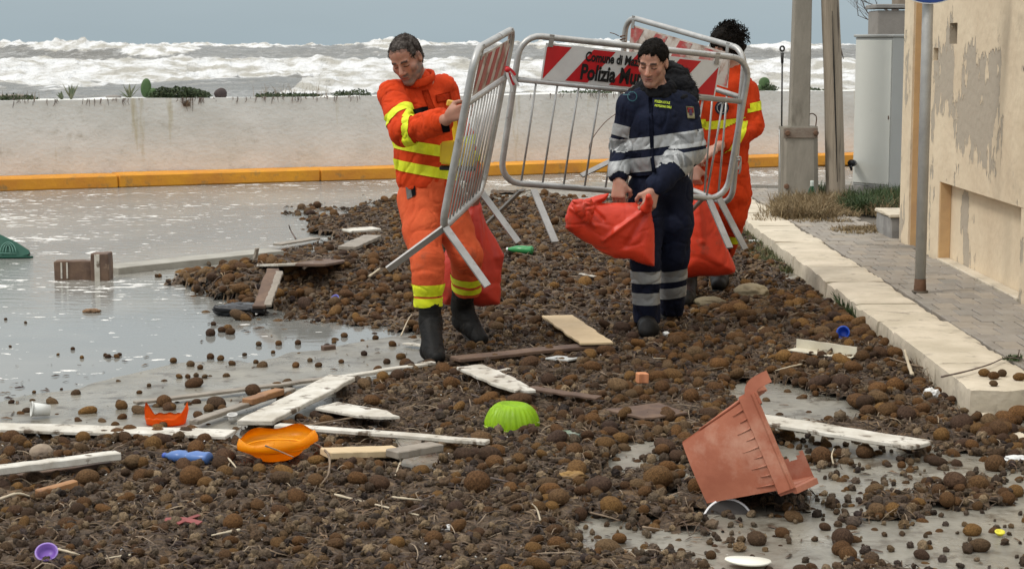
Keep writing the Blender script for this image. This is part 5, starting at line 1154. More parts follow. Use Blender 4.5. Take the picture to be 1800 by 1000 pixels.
# ------------------------------------------------------------------ red sacks
sackm = mat('red_sack_fabric', (.66, .050, .018), .42, (.52, .034, .014), 4, bump=.3, bscale=16, col3=(.26, .055, .03), n3=7, t3=(.58, .76), bdist=.008); 
def pillow(name, outline, Y, T, m, parent, h=.008, amp=.012, seed=1, sx=8, round_=.08, yaw=0., folds_at=(), stretch=(1, 1, 1), dirs=None):
    """stuffed shape: a rounded body whose silhouette is the outline and whose belly is T deep"""
    pts = [P(x, y, Y) for x, y in outline]; uv = [(p.x, p.z) for p in pts]; U_ = [p[0] for p in uv]; W_ = [p[1] for p in uv]
    S = Sdf(); mid = HN(((min(U_) + max(U_)) / 2, Y, (min(W_) + max(W_)) / 2)); S.ell(mid, ((max(U_) - min(U_)) / 2 + .03, T + .04, (max(W_) - min(W_)) / 2 + .03))
    def f(Fv, X, Yg, Z):
        d2 = poly_sd(X[:, 0, :], Z[:, 0, :], uv)[:, None, :]; ins = np.clip(-d2, 0, None); w = T * np.sqrt(np.clip(1 - (1 - np.clip(ins / round_, 0, 1)) ** 2, 0, 1)) * (0.62 + .38 * np.clip(ins / (round_ * 2), 0, 1))
        return np.where(d2 > 0, np.sqrt(d2 ** 2 + (Yg - Y) ** 2), (np.abs(Yg - Y) - w) * .7) - .004
    S.fn(f); V, Q = S.mesh(h, name); V = smooth(V, Q, 2, .5); N = vnormals(V, Q); dsp = folds(V, amp, sx, seed, stretch)
    for (ax_, ay), (bx, by), w_, a_ in folds_at:
        A, B = P(ax_, ay, Y), P(bx, by, Y); q = seg_dist(HN([[v[0], Y, v[2]] for v in V]), [A, B], [0, 0]); dsp = dsp + a_ * np.exp(-(q / w_) ** 2)
    V = V + N * dsp[:, None]; return link(name, np_mesh(name, V, Q), m, parent)
def tiplist(o, label, cat, group=None): return tag(o, label, cat, group)
b1 = wempty('red_sack', tuple(P(1075, 440, 10.84)), 'dirty orange-red sack slung between the hands of the man in navy', 'sack', 'red rubbish sacks')
pillow('bag', [(994, 384), (999, 366), (1007, 352), (1030, 350), (1047, 345), (1070, 341), (1063, 352), (1052, 358), (1080, 358), (1110, 357), (1137, 356), (1143, 366), (1149, 400), (1150, 468), (1130, 465), (1110, 456), (1080, 453), (1060, 444), (1030, 425), (1010, 412), (995, 401)],
       10.90, .062, sackm, b1, .0065, .004, 3, 6, .07, folds_at=(((1140, 362), (1060, 420), .014, .016), ((1140, 364), (1100, 430), .018, -.012), ((1010, 360), (1045, 395), .014, .016), ((1030, 352), (1060, 385), .012, -.014), ((1004, 366), (1030, 384), .010, .012)))
pillow('folded_mouth', [(1007, 353), (1040, 350), (1045, 362), (1038, 392), (1024, 386), (1012, 372)], 10.80, .025, sackm, b1, .006, .010, 9, 10, .03)
S = Sdf(); S.chain([P(1136, 366, 10.84), P(1141, 356, 10.81), P(1140, 346, 10.79)], [.035, .022, .018], .012); V, Q = S.mesh(.006, 'gathered_neck'); link('gathered_neck', np_mesh('gathered_neck', V, Q), sackm, b1)
b2 = wempty('red_sack', tuple(P(1245, 485, 12.5)), 'plump orange-red sack standing low behind the navy trousers', 'sack', 'red rubbish sacks')
pillow('bag', [(1216, 345), (1232, 342), (1246, 360), (1262, 395), (1278, 436), (1292, 470), (1291, 480), (1260, 484), (1230, 484), (1200, 489), (1188, 470), (1192, 420), (1204, 370)], 12.45, .11, sackm, b2, .009, .004, 17, 5, .11, folds_at=(((1222, 348), (1232, 420), .02, .014),))
b3 = wempty('red_sack', tuple(P(855, 530, 10.75)), 'dull red sack hanging by the legs of the bearded man', 'sack', 'red rubbish sacks')
pillow('bag', [(838, 345), (846, 366), (858, 398), (886, 449), (880, 480), (878, 534), (850, 537), (815, 536), (780, 534), (768, 505), (775, 460), (800, 400), (826, 350)], 10.86, .10, mat('dark_red_sack', (.52, .04, .02), .5, (.42, .034, .02), 4, bump=.3, bscale=16, col3=(.22, .05, .03), n3=6, t3=(.6, .8), bdist=.008), b3, .009, .005, 23, 5, .10, folds_at=(((842, 350), (850, 480), .02, .016), ((840, 350), (875, 470), .02, -.012)))
lx = axis([(-4.5, 2.3, .034)]); ly = axis([(5.0, 9.5, .03), (9.5, 14, .05), (14, 22.4, .09)])
X, Y, Q = grid(lx, ly); D = dens(X, Y); Z = litter_z(X, Y, D); Z += .010 * vn(X * 31, Y * 31, 0, 5) * sstep(.6, .9, D) + .012 * np.abs(vn(X * 17, Y * 15, 0, 9)) * sstep(.6, .9, D)
kq = (D > .58).ravel(); Q = Q[kq[Q].all(1)]
lit = mat('seaweed_litter', (.150, .102, .064), .75, (.034, .024, .018), 26, spec=.2, bump=1.0, bscale=75, col3=(.20, .125, .065), n3=5.5, t3=(.55, .68), coord='World', rvar=.2, bdist=.02, detail=9)
o = link('seaweed_litter', np_mesh('seaweed_litter', np.stack([X, Y, Z], -1).reshape(-1, 3), Q), lit); tag(o, 'dark brown mat of broken seaweed spread over the road', 'seaweed litter', kind='stuff')
# ---- fibre balls
ballm = mat('fibre_ball', (1.30, 1.23, 1.12), .85, (.40, .36, .32), 7, rand=[(.085, .050, .032), (.175, .092, .038), (.115, .068, .038), (.245, .140, .052), (.060, .038, .028), (.175, .118, .068), (.135, .072, .032), (.070, .048, .040), (.20, .105, .042)], bump=1.0, bscale=15, bdist=.008, detail=9, spec=.12)
protos = []
for q in range(6):
    bm = bmesh.new(); bmesh.ops.create_icosphere(bm, subdivisions=4 if q < 3 else 3, radius=1.0)
    sc = [(1, .95, .9), (1.25, .9, .78), (1.1, 1.0, .7), (1.35, .85, .7), (1, .9, .82), (1.15, 1.05, .85)][q]
    A_ = HN([v.co[:] for v in bm.verts]); ds = .10 * fbm(A_[:, 0] * 1.3, A_[:, 1] * 1.3, A_[:, 2] * 1.3, 3, q * 7) + .035 * vn(A_[:, 0] * 6, A_[:, 1] * 6, A_[:, 2] * 6, q) + .035 * vn(A_[:, 0] * 15, A_[:, 1] * 15, A_[:, 2] * 15, q + 2)
    for v, d_ in zip(bm.verts, ds): v.co *= 1 + d_; v.co.x *= sc[0]; v.co.y *= sc[1]; v.co.z *= sc[2]
    me = bm_mesh(bm, 'seaweed_ball', True); me.materials.append(ballm); protos.append(me)
cell = .6; pts = []
xs_ = rng.uniform(-5.2, 3.1, 95000); ys_ = rng.uniform(5.4, 21.5, 95000) ; D = dens(xs_, ys_); patch_n = sstep(-.12, .22, fbm(xs_ * 1.1, ys_ * .9, 0, 3, 101))
EXC = [((-120, 748), (406, 763), .085), ((448, 743), (601, 664), .09), ((488, 748), (858, 777), .045), ((572, 714), (690, 734), .09), ((572, 797), (700, 793), .06), ((688, 799), (768, 785), .06), ((-80, 836), (207, 800), .05), ((20, 834), (190, 812), .07), ((826, 645), (922, 688), .085), ((980, 556), (1048, 604), .10), ((800, 631), (1052, 607), .06),
       ((1330, 736), (1622, 783), .09), ((1098, 729), (1184, 718), .13), ((456, 540), (480, 474), .05), ((592, 664), (762, 638), .03), ((1400, 603), (1506, 618), .05), ((899, 743), (901, 741), .135), ((486, 806), (488, 804), .17), ((286, 740), (298, 740), .11), ((280, 800), (370, 805), .045), ((1250, 870), (1400, 850), .16), ((765, 632), (768, 625), .07), ((83, 984), (84, 982), .05), ((545, 466), (642, 449), .10), ((66, 868), (134, 850), .02), ((1300, 522), (1340, 522), .09), ((1262, 898), (1296, 898), .06), ((608, 406), (662, 402), .1), ((73, 800), (74, 800), .05)]
def excluded(x, y, pad=.0):
    m = np.zeros(len(x), bool)
    for a, b, r in EXC:
        A, B = GS(*a), GS(*b); bx, by = B.x - A.x, B.y - A.y; t = np.clip(((x - A.x) * bx + (y - A.y) * by) / (bx * bx + by * by + 1e-9), 0, 1); m |= np.hypot(x - A.x - t * bx, y - A.y - t * by) < r + pad
    return m
pr = np.where(D > .5, D * (.30 + .55 * patch_n), D * np.where(xs_ > .3, 1.7, .5)) * np.where(ys_ > 14, .45, 1) * np.where(ys_ < 6.7, .8, 1); kp = (rng.random(len(xs_)) < pr * .47) & ~excluded(xs_, ys_, .015)
xs_, ys_, D = xs_[kp], ys_[kp], D[kp]
r_ = np.clip(rng.lognormal(math.log(.0195), .40, len(xs_)), .009, .048) * np.where(ys_ < 7.0, .85, 1)
r_ = np.where(D < .5, r_ * .92, r_)
# big balls reported one by one: (px, py, radius px)
BIG = [(445, 683, 14), (487, 676, 11), (506, 671, 10), (509, 697, 14), (494, 700, 9), (533, 700, 7), (214, 710, 11), (298, 712, 10), (210, 706, 7), (302, 714, 8), (367, 715, 10), (391, 716, 9), (287, 745, 8), (322, 754, 7), (348, 727, 9), (395, 800, 19), (345, 785, 17), (494, 838, 18), (842, 762, 9),
       (838, 845, 25), (800, 890, 15), (560, 800, 11), (1019, 897, 14), (970, 888, 12), (1395, 905, 14), (1385, 890, 10), (1480, 960, 18), (1225, 852, 17), (1390, 655, 11), (1430, 636, 14), (1445, 640, 12), (1410, 660, 10), (1740, 738, 15), (1732, 760, 16), (1770, 750, 14), (1655, 762, 15), (1520, 790, 17), (1475, 795, 10), (1557, 812, 7), (1632, 805, 9),
       (1720, 848, 20), (1650, 860, 14), (1665, 880, 15), (1770, 873, 15), (1585, 815, 8), (1480, 940, 20), (1330, 942, 18), (1620, 972, 12), (1250, 973, 10), (1720, 955, 17), (1570, 870, 7), (1545, 905, 9), (1450, 923, 10), (1375, 588 + 345, 12), (1760, 640 + 58, 8), (1790, 705, 10), (1745, 703, 9), (1728, 697, 9), (1745, 718, 7), (1700, 700 + 52, 9),
       (405, 581, 8), (370, 583, 9), (400, 575, 8), (390, 578, 7), (375, 568, 5), (370, 625, 7), (388, 628, 7), (335, 638, 7), (352, 644, 6), (408, 637, 6), (360, 660, 5), (305, 632, 7), (330, 660, 5), (345, 658, 5), (315, 660, 6), (135, 688, 5), (108, 683, 3), (455, 603, 6), (490, 602, 6), (524, 601, 6), (605, 588, 6), (575, 608, 8), (520, 640, 7), (545, 632, 5), (587, 600, 4), (660, 592, 6), (690, 603, 7), (720, 640, 9), (705, 625, 8), (640, 620, 6), (680, 634, 7),
       (185, 597 + 26, 4), (205, 625, 5), (128, 612, 4), (144, 627, 4), (190, 625, 5), (210, 622, 4), (102, 622, 3), (60, 688, 4), (20, 705, 5), (245, 688, 5), (262, 676, 4), (450, 635, 5), (430, 622, 4), (480, 618, 4), (560, 640, 6), (600, 634, 5), (10, 560, 3), (45, 566, 3), (18, 608, 3)]
inds = []
for px, py, rp in BIG:
    c = GS(px, py + rp * .75); r0 = rp / (F / c.y); inds.append((c.x, c.y, r0 * 1.02, 1))
ub, vb = proj(xs_, ys_, litter_z(xs_, ys_, D)); app = r_ * F / ys_; vis = (ub > 5) & (ub < 1795) & (vb < 992)
ord_ = np.argsort(-(app * vis)); n_ind = 296 - len(inds); top = ord_[:n_ind]; restm = np.ones(len(xs_), bool); restm[top] = False
for i in top: inds.append((xs_[i], ys_[i], r_[i], 0))
print('balls', len(xs_), 'individuals', len(inds))
MARKS = [(900, 727, 'the lime green mould'), (488, 797, 'the orange-yellow bowl'), (290, 733, 'the orange shard'), (1330, 790, 'the terracotta planter'), (1500, 765, 'the long flaked white board'), (325, 805, 'the blue bottle'), (83, 983, 'the purple lid'), (100, 815, 'the white rail'),
         (660, 765, 'the narrow white batten'), (530, 705, 'the diagonal white board'), (130, 752, 'the long white board'), (1450, 603, 'the cream gutter strip'), (1637, 693, 'the crumpled scrap by the kerb'), (1128, 663, 'the orange block'), (1015, 580, 'the plywood board'), (870, 665, 'the snapped white board'),
         (1315, 990, 'the flat cream lid'), (1755, 940, 'the yellow cap'), (592, 527, 'the violet cap'), (1140, 722, 'the brown board'), (768, 610, 'the front boot'), (1140, 585, 'the navy man'), (1320, 515, 'the beige bag'), (660, 890, 'the pale stick'), (1770, 755, 'the flush edging'), (325, 916, 'the red strap'),
         (160, 547, 'the floating tan clump'), (1740, 655, 'the last kerb slab'), (400, 585, 'the black bag'), (1278, 890, 'the white plate'), (1480, 940, 'the lower right puddle')]
def ball_label(u, v, r0):
    m = min(MARKS, key=lambda q: (q[0] - u) ** 2 + 2 * (q[1] - v) ** 2); dx, dy = u - m[0], (v - m[1]) * 1.4; dist = math.hypot(dx, dy); a = math.degrees(math.atan2(dy, dx)) % 360
    dr = ['right of', 'to the front right of', 'in front of', 'to the front left of', 'left of', 'to the back left of', 'behind', 'to the back right of'][int((a + 22.5) // 45) % 8]
    sz = 'big' if r0 > .041 else 'middling' if r0 > .030 else 'small'; nr = 'close ' if dist < 60 else '' if dist < 130 else 'well '
    return '%s brown seaweed ball %s%s %s' % (sz, nr, dr, m[2]), 'seaweed balls washed onto the road'
ind_objs = []
for i, (x, y, r0, lone) in enumerate(inds):
    me = protos[random.choice((0, 0, 1, 2, 4, 5)) % 6 if lone else random.randrange(6)]; d_ = float(dens(x, y)); z = surf_z(x, y)
    on_pave = x > KX0 and y > 8.5
    o = bpy.data.objects.new('seaweed_ball', me); COL.objects.link(o); o.location = (x, y, (z + r0 * (.62 if d_ > .58 else .52)) if not on_pave else KT + r0 * .7); o.scale = (r0,) * 3
    o.rotation_euler = (random.uniform(-.35, .35), random.uniform(-.35, .35), random.uniform(0, 6.28)); u, v = proj(x, y, z); lb, gp = ball_label(float(u), float(v), r0); tag(o, lb, 'seaweed ball', gp); ind_objs.append(o)
# the rest: one object, instanced on a cloud of points
xr, yr, rr_ = xs_[restm], ys_[restm], r_[restm]; zr = litter_z(xr, yr, D[restm]) + rr_ * np.where(D[restm] > .58, rng.uniform(.15, .95, len(xr)), .55)
me = bpy.data.meshes.new('seaweed_balls'); me.from_pydata(np.stack([xr, yr, zr], 1).tolist(), [], [])
set_f(me, 'scl', rr_); set_f(me, 'kind_n', rng.integers(0, 6, len(xr)).astype(float))
a = me.attributes.new('rot', 'FLOAT_VECTOR', 'POINT'); a.data.foreach_set('vector', np.stack([rng.uniform(-.6, .6, len(xr)), rng.uniform(-.6, .6, len(xr)), rng.uniform(0, 6.28, len(xr))], 1).astype(np.float32).ravel())
def scatter(name, me, proto_objs, label, cat):
    o = bpy.data.objects.new(name, me); COL.objects.link(o); tag(o, label, cat, kind='stuff')
    g = bpy.data.node_groups.new(name, 'GeometryNodeTree'); g.interface.new_socket('Geometry', in_out='INPUT', socket_type='NodeSocketGeometry'); g.interface.new_socket('Geometry', in_out='OUTPUT', socket_type='NodeSocketGeometry')
    n_in = g.nodes.new('NodeGroupInput'); n_out = g.nodes.new('NodeGroupOutput'); j = g.nodes.new('GeometryNodeJoinGeometry')
    def na(nm, ty):
        q = g.nodes.new('GeometryNodeInputNamedAttribute'); q.data_type = ty; q.inputs['Name'].default_value = nm; return q.outputs['Attribute']
    rot_, scl_, kn = na('rot', 'FLOAT_VECTOR'), na('scl', 'FLOAT'), na('kind_n', 'FLOAT')
    for i, po in enumerate(proto_objs):
        c = g.nodes.new('FunctionNodeCompare'); c.data_type = 'FLOAT'; c.operation = 'EQUAL'; c.inputs['Epsilon'].default_value = .1; g.links.new(kn, c.inputs[0]); c.inputs[1].default_value = float(i)
        oi = g.nodes.new('GeometryNodeObjectInfo'); oi.inputs['Object'].default_value = po; oi.inputs['As Instance'].default_value = False
        ip = g.nodes.new('GeometryNodeInstanceOnPoints'); g.links.new(n_in.outputs[0], ip.inputs['Points']); g.links.new(c.outputs[0], ip.inputs['Selection']); g.links.new(oi.outputs['Geometry'], ip.inputs['Instance'])
        g.links.new(rot_, ip.inputs['Rotation']); g.links.new(scl_, ip.inputs['Scale']); g.links.new(ip.outputs[0], j.inputs[0])
    g.links.new(j.outputs[0], n_out.inputs[0]); m = o.modifiers.new('scatter', 'NODES'); m.node_group = g; return o
pobj = []
for me_p in protos:
    pobj.append(next(o for o in ind_objs if o.data == me_p))
scatter('seaweed_balls', me, pobj, 'countless brown seaweed balls packed over the road', 'seaweed balls')
# ---- small torn clumps between the balls
clm = mat('litter_clump', (1.3, 1.2, 1.05), .75, (.42, .38, .34), 3, spec=.2, rand=[(.035, .026, .022), (.12, .08, .05), (.07, .05, .038), (.20, .14, .08), (.03, .024, .024), (.14, .11, .08), (.30, .23, .15), (.06, .045, .045), (.17, .135, .10)], bump=1.0, bscale=9, bdist=.005)
cl_o = []
for q in range(4):
    bm = bmesh.new(); bmesh.ops.create_icosphere(bm, subdivisions=3, radius=1); A_ = HN([v.co[:] for v in bm.verts]); ds = .55 * (1 - 2 * np.abs(fbm(A_[:, 0] * 1.8, A_[:, 1] * 1.8, A_[:, 2] * 1.8, 4, q * 5))) - .3 + .15 * vn(A_[:, 0] * 7, A_[:, 1] * 7, A_[:, 2] * 7, q)
    for v, d_ in zip(bm.verts, ds): v.co *= 1 + d_; v.co.z *= .7
    px, py, w_ = ((640, 905, 'front left'), (1080, 870, 'front middle'), (250, 850, 'left'), (1250, 640, 'right'))[q]; g0 = G(px, py)
    o = link('seaweed_clump', bm_mesh(bm, 'seaweed_clump', q != 1), clm, None, (g0.x, g0.y, surf_z(g0.x, g0.y) + .012)); o.scale = (.022,) * 3; tag(o, 'torn brown seaweed clump in the %s part of the litter' % w_, 'seaweed clump', 'torn seaweed clumps'); cl_o.append(o)
n = 75000; cx, cy = rng.uniform(-4.6, 2.2, n), rng.uniform(5.5, 21, n); dd = dens(cx, cy); k = (dd > .55) & ~excluded(cx, cy) & (rng.random(n) < dd * np.where(cy < 8, .95, np.where(cy < 12, .55, .5))); cx, cy, dd = cx[k], cy[k], dd[k]
q_ = rng.uniform(-.2, 3.0, 9000), rng.uniform(5.6, 8.6, 9000); dq = dens(*q_); kq2 = (dq <= .55) & (rng.random(9000) < dq * 1.2); cx, cy, dd = np.r_[cx, q_[0][kq2]], np.r_[cy, q_[1][kq2]], np.r_[dd, dq[kq2]]
me = bpy.data.meshes.new('seaweed_clumps'); cr_ = np.clip(rng.lognormal(math.log(.0105), .35, len(cx)), .005, .026); me.from_pydata(np.stack([cx, cy, litter_z(cx, cy, dd) + cr_ * .6 + rng.uniform(0, .008, len(cx)) * (dd > .6) + .012 * (dd <= .6)], 1).tolist(), [], [])
set_f(me, 'scl', cr_); set_f(me, 'kind_n', rng.integers(0, 4, len(cx)).astype(float)); a = me.attributes.new('rot', 'FLOAT_VECTOR', 'POINT'); a.data.foreach_set('vector', rng.uniform(-1.2, 3, (len(cx), 3)).astype(np.float32).ravel())
scatter('seaweed_clumps', me, cl_o, 'torn brown clumps covering the road between the balls', 'seaweed clumps'); print('clumps', len(cx))
# ---- loose blades, stalks and crumbs
def ribbons(name, n, m, x0, x1, y0, y1, lmin, lmax, wmin, wmax, lift, label, cat, dmin=.62, seed=3, seg=4):
    g_ = np.random.default_rng(seed); x = g_.uniform(x0, x1, n * 3); y = g_.uniform(y0, y1, n * 3); d = dens(x, y); k = (d > dmin) & (g_.random(n * 3) < d); x, y, d = x[k][:n], y[k][:n], d[k][:n]; n = len(x)
    a = g_.uniform(0, 2 * np.pi, n); l = g_.uniform(lmin, lmax, n); w = g_.uniform(wmin, wmax, n); cv = g_.normal(0, .5, n); tl = g_.uniform(-.7, .7, n); lf = g_.uniform(.2, 1, n) * lift
    dx, dy = np.cos(a), np.sin(a); t = np.linspace(0, 1, seg + 1)[None, :]; px = x[:, None] + l[:, None] * (dx[:, None] * t - dy[:, None] * cv[:, None] * t * t); py = y[:, None] + l[:, None] * (dy[:, None] * t + dx[:, None] * cv[:, None] * t * t)
    z0 = litter_z(px.ravel(), py.ravel()).reshape(px.shape); pz = z0 + .008 + lf[:, None] * np.sin(np.pi * t * g_.uniform(.5, 1.3, n)[:, None] + g_.uniform(0, .5, n)[:, None])
    wx_ = -dy[:, None] * np.cos(tl)[:, None]; wy_ = dx[:, None] * np.cos(tl)[:, None]; wz_ = np.sin(tl)[:, None]; ww = w[:, None] * np.sin(np.pi * np.clip(t * .9 + .1, 0, 1)) ** .5 * .5 + .0006
    A_ = np.stack([px + wx_ * ww, py + wy_ * ww, pz + wz_ * ww], -1); B_ = np.stack([px - wx_ * ww, py - wy_ * ww, pz - wz_ * ww], -1); V = np.stack([A_, B_], 2).reshape(-1, 3)
    b = (np.arange(n) * (seg + 1) * 2)[:, None] + np.arange(seg)[None, :] * 2; Q = np.stack([b, b + 1, b + 3, b + 2], -1).reshape(-1, 4)
    return tag(link(name, np_mesh(name, V, Q), m), label, cat, kind='stuff')
blade = mat('dead_seagrass', (1.15, 1.05, .92), .55, (.55, .5, .45), 20, spec=.25, rand=[(.030, .021, .018), (.09, .06, .04), (.045, .03, .028), (.16, .105, .06), (.06, .045, .035), (.20, .145, .09), (.08, .06, .04), (.03, .022, .02)], coord='World')
ribbons('seagrass_blades', 24000, blade, -4.3, 2.1, 5.6, 11.5, .03, .10, .002, .0055, .016, 'fine dark dead seagrass blades strewn through the litter', 'seagrass')
ribbons('seagrass_strands', 7000, blade, -3.2, 2.1, 11.5, 21, .06, .20, .006, .012, .03, 'tangled seagrass strands on the far pile', 'seagrass', seed=5)
ribbons('pale_stalks', 900, mat('pale_stalk', (.32, .25, .17), .8, (.18, .13, .09), 15), -4.3, 2.1, 5.6, 14, .04, .16, .002, .004, .03, 'pale straw stalks scattered in the seaweed', 'straw', seed=9)
# crumbs of shell, plastic and foam
g_ = np.random.default_rng(12); n = 2600; x = g_.uniform(-4, 3.0, n); y = g_.uniform(5.7, 14, n); d = dens(x, y); k = g_.random(n) < d * .8 + .02; x, y, d = x[k], y[k], d[k]; bm = bmesh.new()
for a, b_, dd in zip(x, y, d):
    s = random.uniform(.002, .007) * (2.4 if random.random() < .06 else 1); z = float(litter_z(a, b_, dd)) + .018; c = Vector((a, b_, max(z, .008)))
    vs = [bm.verts.new(c + Vector((random.uniform(-1, 1), random.uniform(-1, 1), random.uniform(-.4, .8))) * s) for _ in range(4)]
    for f in ((0, 1, 2), (0, 3, 1), (1, 3, 2), (0, 2, 3)): bm.faces.new([vs[i] for i in f])
tag(link('shell_crumbs', bm_mesh(bm, 'shell_crumbs'), mat('crumb_white', (.8, .8, .8), .6, rand=[(.75, .72, .66), (.5, .46, .4), (.8, .8, .8), (.3, .25, .2), (.6, .6, .55)])), 'tiny pale bits of shell and plastic in the litter', 'crumbs', kind='stuff')
# small dark scraps on the wet sheet and bare concrete
n = 11000; x = g_.uniform(-4.2, 3.1, n); y = g_.uniform(5.7, 12.5, n); u, v = proj(x, y, 0.); d = dens(x, y); cl = fbm(x * 2, y * 2, 0, 3, 7); k = (d < .5) & (g_.random(n) < (.05 + .55 * sstep(-.05, .25, cl)) * np.where(x > -.2, 1.0, .45)) & ~((u < 350) & (v < 620)) & ~((x > KX0) & (y > 8.5)); bm = bmesh.new()
for a, b_ in zip(x[k], y[k]):
    an = random.uniform(0, 6.28); l = random.uniform(.005, .028) * (1.8 if random.random() < .08 else 1); w_ = l * random.uniform(.15, .5); z = max(float(ground_z(a, b_)), -.012) + .003; dx, dy = math.cos(an), math.sin(an)
    p = [bm.verts.new((a + dx * l * s_ - dy * w_ * q, b_ + dy * l * s_ + dx * w_ * q, z + random.uniform(0, .004))) for s_, q in ((-1, -.4), (1, -.6), (.8, .7), (-.9, .5))]; tpv = bm.verts.new((a, b_, z + w_ * .8))
    for i in range(4): bm.faces.new((p[i], p[(i + 1) % 4], tpv))
tag(link('seaweed_scraps', bm_mesh(bm, 'seaweed_scraps'), blade), 'dark seaweed scraps on the wet concrete', 'scraps', kind='stuff')

# ================================================================== WRECKAGE, ONE BY ONE
white_wood = mat('peeling_white_wood', (.64, .61, .54), .6, (.42, .38, .31), 6, bump=.7, bscale=30, col3=(.12, .088, .06), n3=10, t3=(.55, .63), coord='World', bdist=.004)
grey_wood = mat('wet_grey_wood', (.30, .26, .21), .6, (.20, .17, .135), 9, bump=.5, bscale=40, col3=(.08, .06, .045), n3=8, t3=(.6, .7), coord='World', bdist=.004)
brown_wood = mat('rotten_brown_wood', (.16, .10, .065), .7, (.09, .055, .04), 9, bump=.6, bscale=40, col3=(.30, .22, .15), n3=8, t3=(.64, .72), coord='World', bdist=.005)
ply = mat('pale_plywood', (.60, .46, .28), .65, (.50, .37, .21), 5, bump=.3, bscale=30, col3=(.20, .14, .09), n3=14, t3=(.66, .74), coord='World', bdist=.003)
def plank(name, label, cat, a, b, w, th, m, dz=.015, za=0, zb=0, ends=0.0, jag=None, roll=0, group=None, cuts=14):
    A, B = GS(*a), GS(*b); lv = [surf_z(*A.lerp(B, q)[:2]) for q in np.linspace(0, 1, 13)]; sl = (B.z - A.z); up_ = max(max(l - (A.z + sl * q / 12) for q, l in enumerate(lv)) * .8, 0) + (.012 if w > .05 else .004); A, B = G(a[0], a[1], A.z + up_ + dz + za), G(b[0], b[1], B.z + up_ + dz + zb); d = B - A; L_ = d.length; d.normalize()
    s = Vector((0, 0, 1)).cross(d).normalized(); u = d.cross(s)
    if roll: q = Quaternion(d, roll); s = q @ s; u = q @ u
    bm = bmesh.new(); add_box(bm, (0, 0, 0), (L_, w, th), bevel=min(th * .18, .004), cuts=(cuts, 3, 1)); sd = random.randrange(99)
    for v in bm.verts:
        x, y, z = v.co; n_ = float(fbm(x * 5, y * 9, z * 9, 3, sd)); v.co.y += .010 * n_ + (.006 if abs(y) > w * .4 else 0) * float(vn(x * 40, sd, 0, 2)); v.co.z += .003 * float(fbm(x * 3, y * 6, 0, 2, sd + 4)) 
        e_ = abs(x) / (L_ / 2)
        if ends and e_ > .97: v.co.x += math.copysign(1, x) * (ends * (y / w) * 1.4 + ends * .35 * float(vn(y * 90, z * 30, sd, 3)))
        if jag and x > L_ * .2: v.co.y *= 1 - jag * (x - L_ * .2) / (L_ * .3)
    Mx = Matrix((( d.x, s.x, u.x, 0), (d.y, s.y, u.y, 0), (d.z, s.z, u.z, 0), (0, 0, 0, 1)))
    bmesh.ops.transform(bm, matrix=Mx, verts=bm.verts); c = (A + B) / 2; o = link(name, bm_mesh(bm, name), m, None, c); return tag(o, label, cat, group)
plank('white_board', 'long straight white board lying across the left edge of the seaweed', 'board', (-120, 748), (406, 763), .145, .016, white_wood, .03)
plank('white_board', 'wide peeling white board lying diagonally over the long boards', 'board', (448, 743), (601, 664), .155, .024, white_wood, .05, 0, .02, .02)
plank('white_batten', 'narrow white batten running right from the diagonal board', 'batten', (488, 748), (858, 777), .055, .018, white_wood, .045)
plank('white_board', 'short splintered white board behind the narrow batten', 'board', (572, 714), (690, 734), .17, .014, white_wood, .035, 0, 0, .04, .75)
plank('timber_piece', 'pale timber offcut just right of the orange-yellow bowl', 'timber', (572, 797), (700, 793), .11, .03, ply, .03)
plank('timber_wedge', 'grey-ended timber wedge pointing right below the narrow batten', 'timber', (688, 799), (768, 785), .08, .032, grey_wood, .03, .0, .015, .0, None)
plank('white_rail', 'rounded white rail reaching in from the left edge', 'rail', (-80, 836), (207, 800), .06, .032, white_wood, .05)
plank('dark_plank', 'dark wet plank lying under the white rail at left', 'plank', (20, 834), (190, 812), .12, .02, brown_wood, .012)
plank('white_strip', 'thin white strip ending beneath the front boot', 'strip', (592, 664), (762, 638), .045, .016, white_wood, .028)
plank('grey_strip', 'thin grey strip in the wet behind the orange shard', 'strip', (238, 708), (600, 662), .05, .014, grey_wood, .02)
plank('splintered_stick', 'splintered brown lath next to the diagonal white board', 'lath', (340, 742), (512, 684), .05, .02, grey_wood, .03)
plank('splintered_stick', 'orange-brown lath under the ball cluster at the water edge', 'lath', (436, 706), (492, 688), .06, .03, mat('orange_wood', (.34, .17, .07), .6, (.2, .1, .05), 9, coord='World'), .04)
plank('white_board', 'white rectangular board with a snapped tip, right of the front boot', 'board', (826, 645), (922, 688), .15, .016, white_wood, .035, .02, 0, .03, .35)
plank('plywood_board', 'pale yellow plywood board lying between the two leading men', 'board', (980, 556), (1048, 604), .19, .014, ply, .04)
plank('dark_plank', 'long dark plank below the plywood board with muddy edge', 'plank', (800, 631), (1052, 607), .11, .02, brown_wood, .025)
plank('white_board', 'long flaked white board lying right of the terracotta planter', 'board', (1330, 736), (1622, 783), .16, .018, white_wood, .04, .02, 0, .02)
plank('brown_board', 'flat brown board scrap left of the terracotta planter', 'board', (1098, 729), (1184, 718), .26, .012, brown_wood, .02, 0, 0, .02)
plank('brown_plank', 'grooved brown plank propped on the front of the seaweed heap', 'plank', (456, 540), (480, 474), .085, .022, brown_wood, .035, 0, .03, 0, None)
plank('brown_plank', 'second narrower plank leaning against the grooved brown plank', 'plank', (470, 538), (492, 478), .05, .02, grey_wood, .045, 0, .03)
plank('white_offcut', 'small white square offcut on top of the propped plank', 'board', (480, 466), (520, 465), .26, .018, white_wood, .07)
plank('brown_plank', 'flat brown plank lying at the rear edge of the heap', 'plank', (545, 466), (642, 449), .22, .02, brown_wood, .04)
plank('pale_lath', 'thin pale slat poking into the flood water', 'slat', (487, 430), (556, 419), .10, .016, grey_wood, .03)
